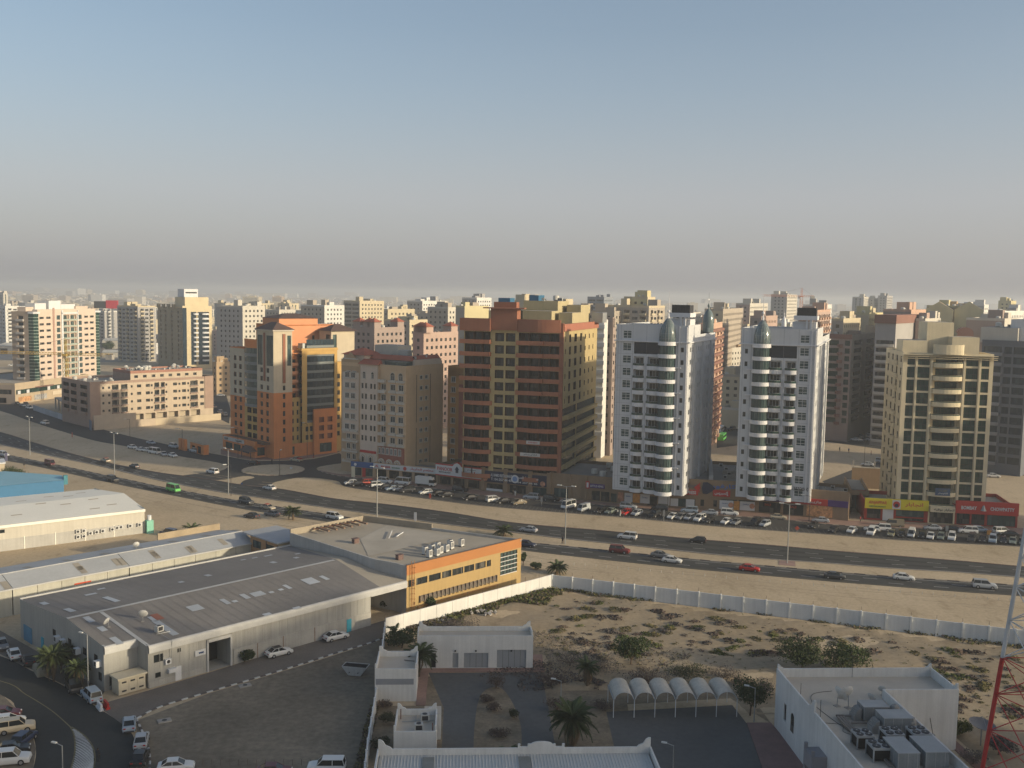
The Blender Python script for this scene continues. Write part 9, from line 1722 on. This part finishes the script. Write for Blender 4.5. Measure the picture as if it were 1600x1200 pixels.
for _ in range(1100):
 x, y = rt.uniform(845, 1600), rt.uniform(930, 1135); g = G(x, y)
 u, v = g[0] * math.cos(R(CA)) + g[1] * math.sin(R(CA)), -g[0] * math.sin(R(CA)) + g[1] * math.cos(R(CA))
 if not inside(u, v): continue
 z = dune(*g); s = rt.uniform(.08, .32); m = rt.choice((OLV, TWIG, TWIGG, OLV, GRN))
 for k in range(9):
  p = Vector((g[0] + rt.gauss(0, s * .6), g[1] + rt.gauss(0, s * .5), z + rt.random() * s * .6)); d = Vector((rt.uniform(-1, 1), rt.uniform(-1, 1), rt.uniform(-.1, .6))) * s * .5; c = Vector((rt.uniform(-1, 1), rt.uniform(-1, 1), rt.uniform(-.3, .5))) * s * .4; mb.poly([p - d, p + c, p + d, p - c], m)
mb.build('small_scrub', kind='stuff')
# green creeping belt along the wall and litter under it: uncountable
mb = MB(); rb = random.Random(5)
def belt(P, N, w0, w1, mats, hh=.55, sz=.3):
 for _ in range(N):
  i = rb.randrange(len(P) - 1); a, c = Vector(P[i]), Vector(P[i + 1]); t = rb.random(); p = a.lerp(c, t); d = (c - a).normalized(); n_ = Vector((d.y, -d.x)); wv = w0 + (w1 - w0) * rb.random() * (.55 + .45 * math.sin(p.x * .55) * math.cos(p.x * .23)); q = p + n_ * wv; z = hh * rb.random() * (1 - (wv - w0) / (w1 - w0 + .01) * .7)
  e = Vector((rb.uniform(-1, 1), rb.uniform(-1, 1), rb.uniform(-.1, .6))).normalized() * sz * rb.uniform(.5, 1.2); f = Vector((rb.uniform(-1, 1), rb.uniform(-1, 1), rb.uniform(-.3, .5))).normalized() * sz * .6; v = Vector((q.x, q.y, z + .03 + dune(q.x, q.y))); mb.poly([v - e, v + f, v + e, v - f], rb.choice(mats))
WP = [cor, G(1100, 942), G(1300, 968), G(1600, 1008), G(1740, 1027)]; belt(WP, 5200, .5, 4.2, (OLV, GRN, OLV, TWIG))
WQ = [L2(-3, 182), L2(4, 187), L2(12, 193), L2(19, 198)]; belt(WQ, 4200, 1.0, 8.5, (GRN, OLV, GRN, TWIG), .8, .34); WR = [L2(-9, 175), L2(-3, 181)]; belt(WR, 1200, 1.0, 7, (OLV, TWIG, TWIGG))
belt([L2(-12, 141), L2(-12.5, 118)][::-1], 900, .3, 3.0, (OLV, TWIG, LEAFD), .3, .25)
belt([L2(14, 172), L2(40, 160)], 1500, 0, 12, (TWIGG, TWIG, OLV), .25, .22); belt([L2(12.5, 160), L2(24, 148)], 1500, 0, 14, (TWIGG, TWIG), .35, .25)
mb.build('ground_cover', kind='stuff')
# dune relief under the scrub field
bm = bmesh.new()
NX, NY = 120, 60; V = {}
ca_, sa_ = math.cos(R(CA)), math.sin(R(CA))
for i in range(NX + 1):
 for j in range(NY + 1):
  u = -8 + 116 * i / NX; v = 99 + 100 * j / NY; x, y = L2(u, v)
  ins = inside(u, v); hgt = (.25 + .5 * mn.noise(Vector((x * .06, y * .09, 0))) + .16 * mn.noise(Vector((x * .35, y * .5, 3)))) if ins else -.25
  V[i, j] = bm.verts.new((x, y, hgt * (1 if ins else 1)))
for i in range(NX):
 for j in range(NY):
  q = [V[i, j], V[i + 1, j], V[i + 1, j + 1], V[i, j + 1]]
  if any(v.co.z > -.2 for v in q): f = bm.faces.new(q); f.smooth = True
bm.verts.ensure_lookup_table(); me = bpy.data.meshes.new('sand_dunes'); bm.to_mesh(me); bm.free(); me.materials.append(SAND2); put(me, 'sand_dunes', kind='structure')
# rubble heap on the field
for x, y, lb in ((700, 972, 'grey rubble heap in the scrub near the bright wall'), (760, 960, 'pale rubble pieces in the scrub near the bright wall')):
 t_ = thing('rubble_heap', lb, 'rubble', G(x, y), 0); r = random.Random(x)
 for k in range(26): mb = MB(); s = r.uniform(.1, .4); mb.box(-s, s, -s * .7, s * .7, -s * .4, s * .4, mat('rubble_grey', (.33, .31, .29), .9, .15, rand=.3)); o_ = mb.build('rubble_piece', t_, (r.gauss(0, 1.4), r.gauss(0, .8), .15 + r.random() * .4)); o_.rotation_euler = (r.random(), r.random(), r.random() * 6)
# dry leaves / low trees in the hazy distance (dark green patches)
for k, (xa, ya, w, h) in enumerate(((20, 512, 40, 5), (690 - 520, 545, 22, 7), (168, 548, 18, 6), (40, 506, 60, 6))):
 o = G(xa, ya); blob_tree(0, 0, h, w * .5, ('dark tree clump by the far left blue shed', 'dark tree clump right of the pale pink tower', 'smaller tree clump right of the pale pink tower', 'long tree clump behind the far left sheds')[k], LEAF, 700, 70 + k, leaf=1.4, o=o)
# service tables, posts by the dirt lot kerb
pm_ = MB().tube((0, 0, 0), (0, 0, .8), .04, n=5, m=mat('stake_brown', (.15, .12, .1), .9, .1)).mesh('stake')
for k in range(30):
 x = 205 + k * 14 if k < 25 else 0
 if x and x < 560: put(pm_, 'stake', None, (*G(x, 1196), 0), label='thin dark stake in the row along the bottom of the dirt lot', cat='stake', group='stakes along the dirt lot')
for x, y, lb in ((257, 1127, 'flat concrete slab with a manhole on the dirt lot'), (383, 1072, 'broken concrete slab at the kerb of the dirt lot')):
 t_ = thing('concrete_slab', lb, 'slab', G(x, y), 30); mb = MB(); mb.box(-.9, .9, -.6, .6, 0, .18, CONC); mb.build('slab', t_); mb = MB(); mb.tube((0, 0, .18), (0, 0, .2), .35, n=12, m=DARKM); mb.build('manhole_lid', t_)

# ================================================================== unseen blocks added outside the frame to throw the long shadows
def shade_tower(x, y, w, d, h, ang, label, c='pale'):
 cityb((x, y), w, d, h, ang, c, label, 'win', None, 2, 'tower block', 'apartment_tower', seed=int(x), clut=0, spac=4.5)
shade_tower(182, -27, 34, 112, 74, -21, 'tall unseen slab block added at right to throw shade')
shade_tower(205, 228, 30, 22, 50, -12, 'tower continuing the front row out of frame at right')
shade_tower(262, 205, 30, 22, 52, -12, 'second tower continuing the front row out of frame')

# ================================================================== air
HB = (-14500, 14500, -700, 24500, -1.03, 84)
mb = MB(); mb.box(*HB[:4], HB[4], HB[5], None); me = mb.mesh('haze'); me.materials.clear()
hm = bpy.data.materials.new('haze_air'); hm.use_nodes = True; n, l = hm.node_tree.nodes, hm.node_tree.links; n.clear(); out = n.new('ShaderNodeOutputMaterial'); pv = n.new('ShaderNodeVolumePrincipled')
pv.inputs['Color'].default_value = (.87, .90, .93, 1); pv.inputs['Density'].default_value = .00026; pv.inputs['Anisotropy'].default_value = 0.15; l.new(pv.outputs[0], out.inputs['Volume']); me.materials.append(hm); put(me, 'haze', kind='stuff')
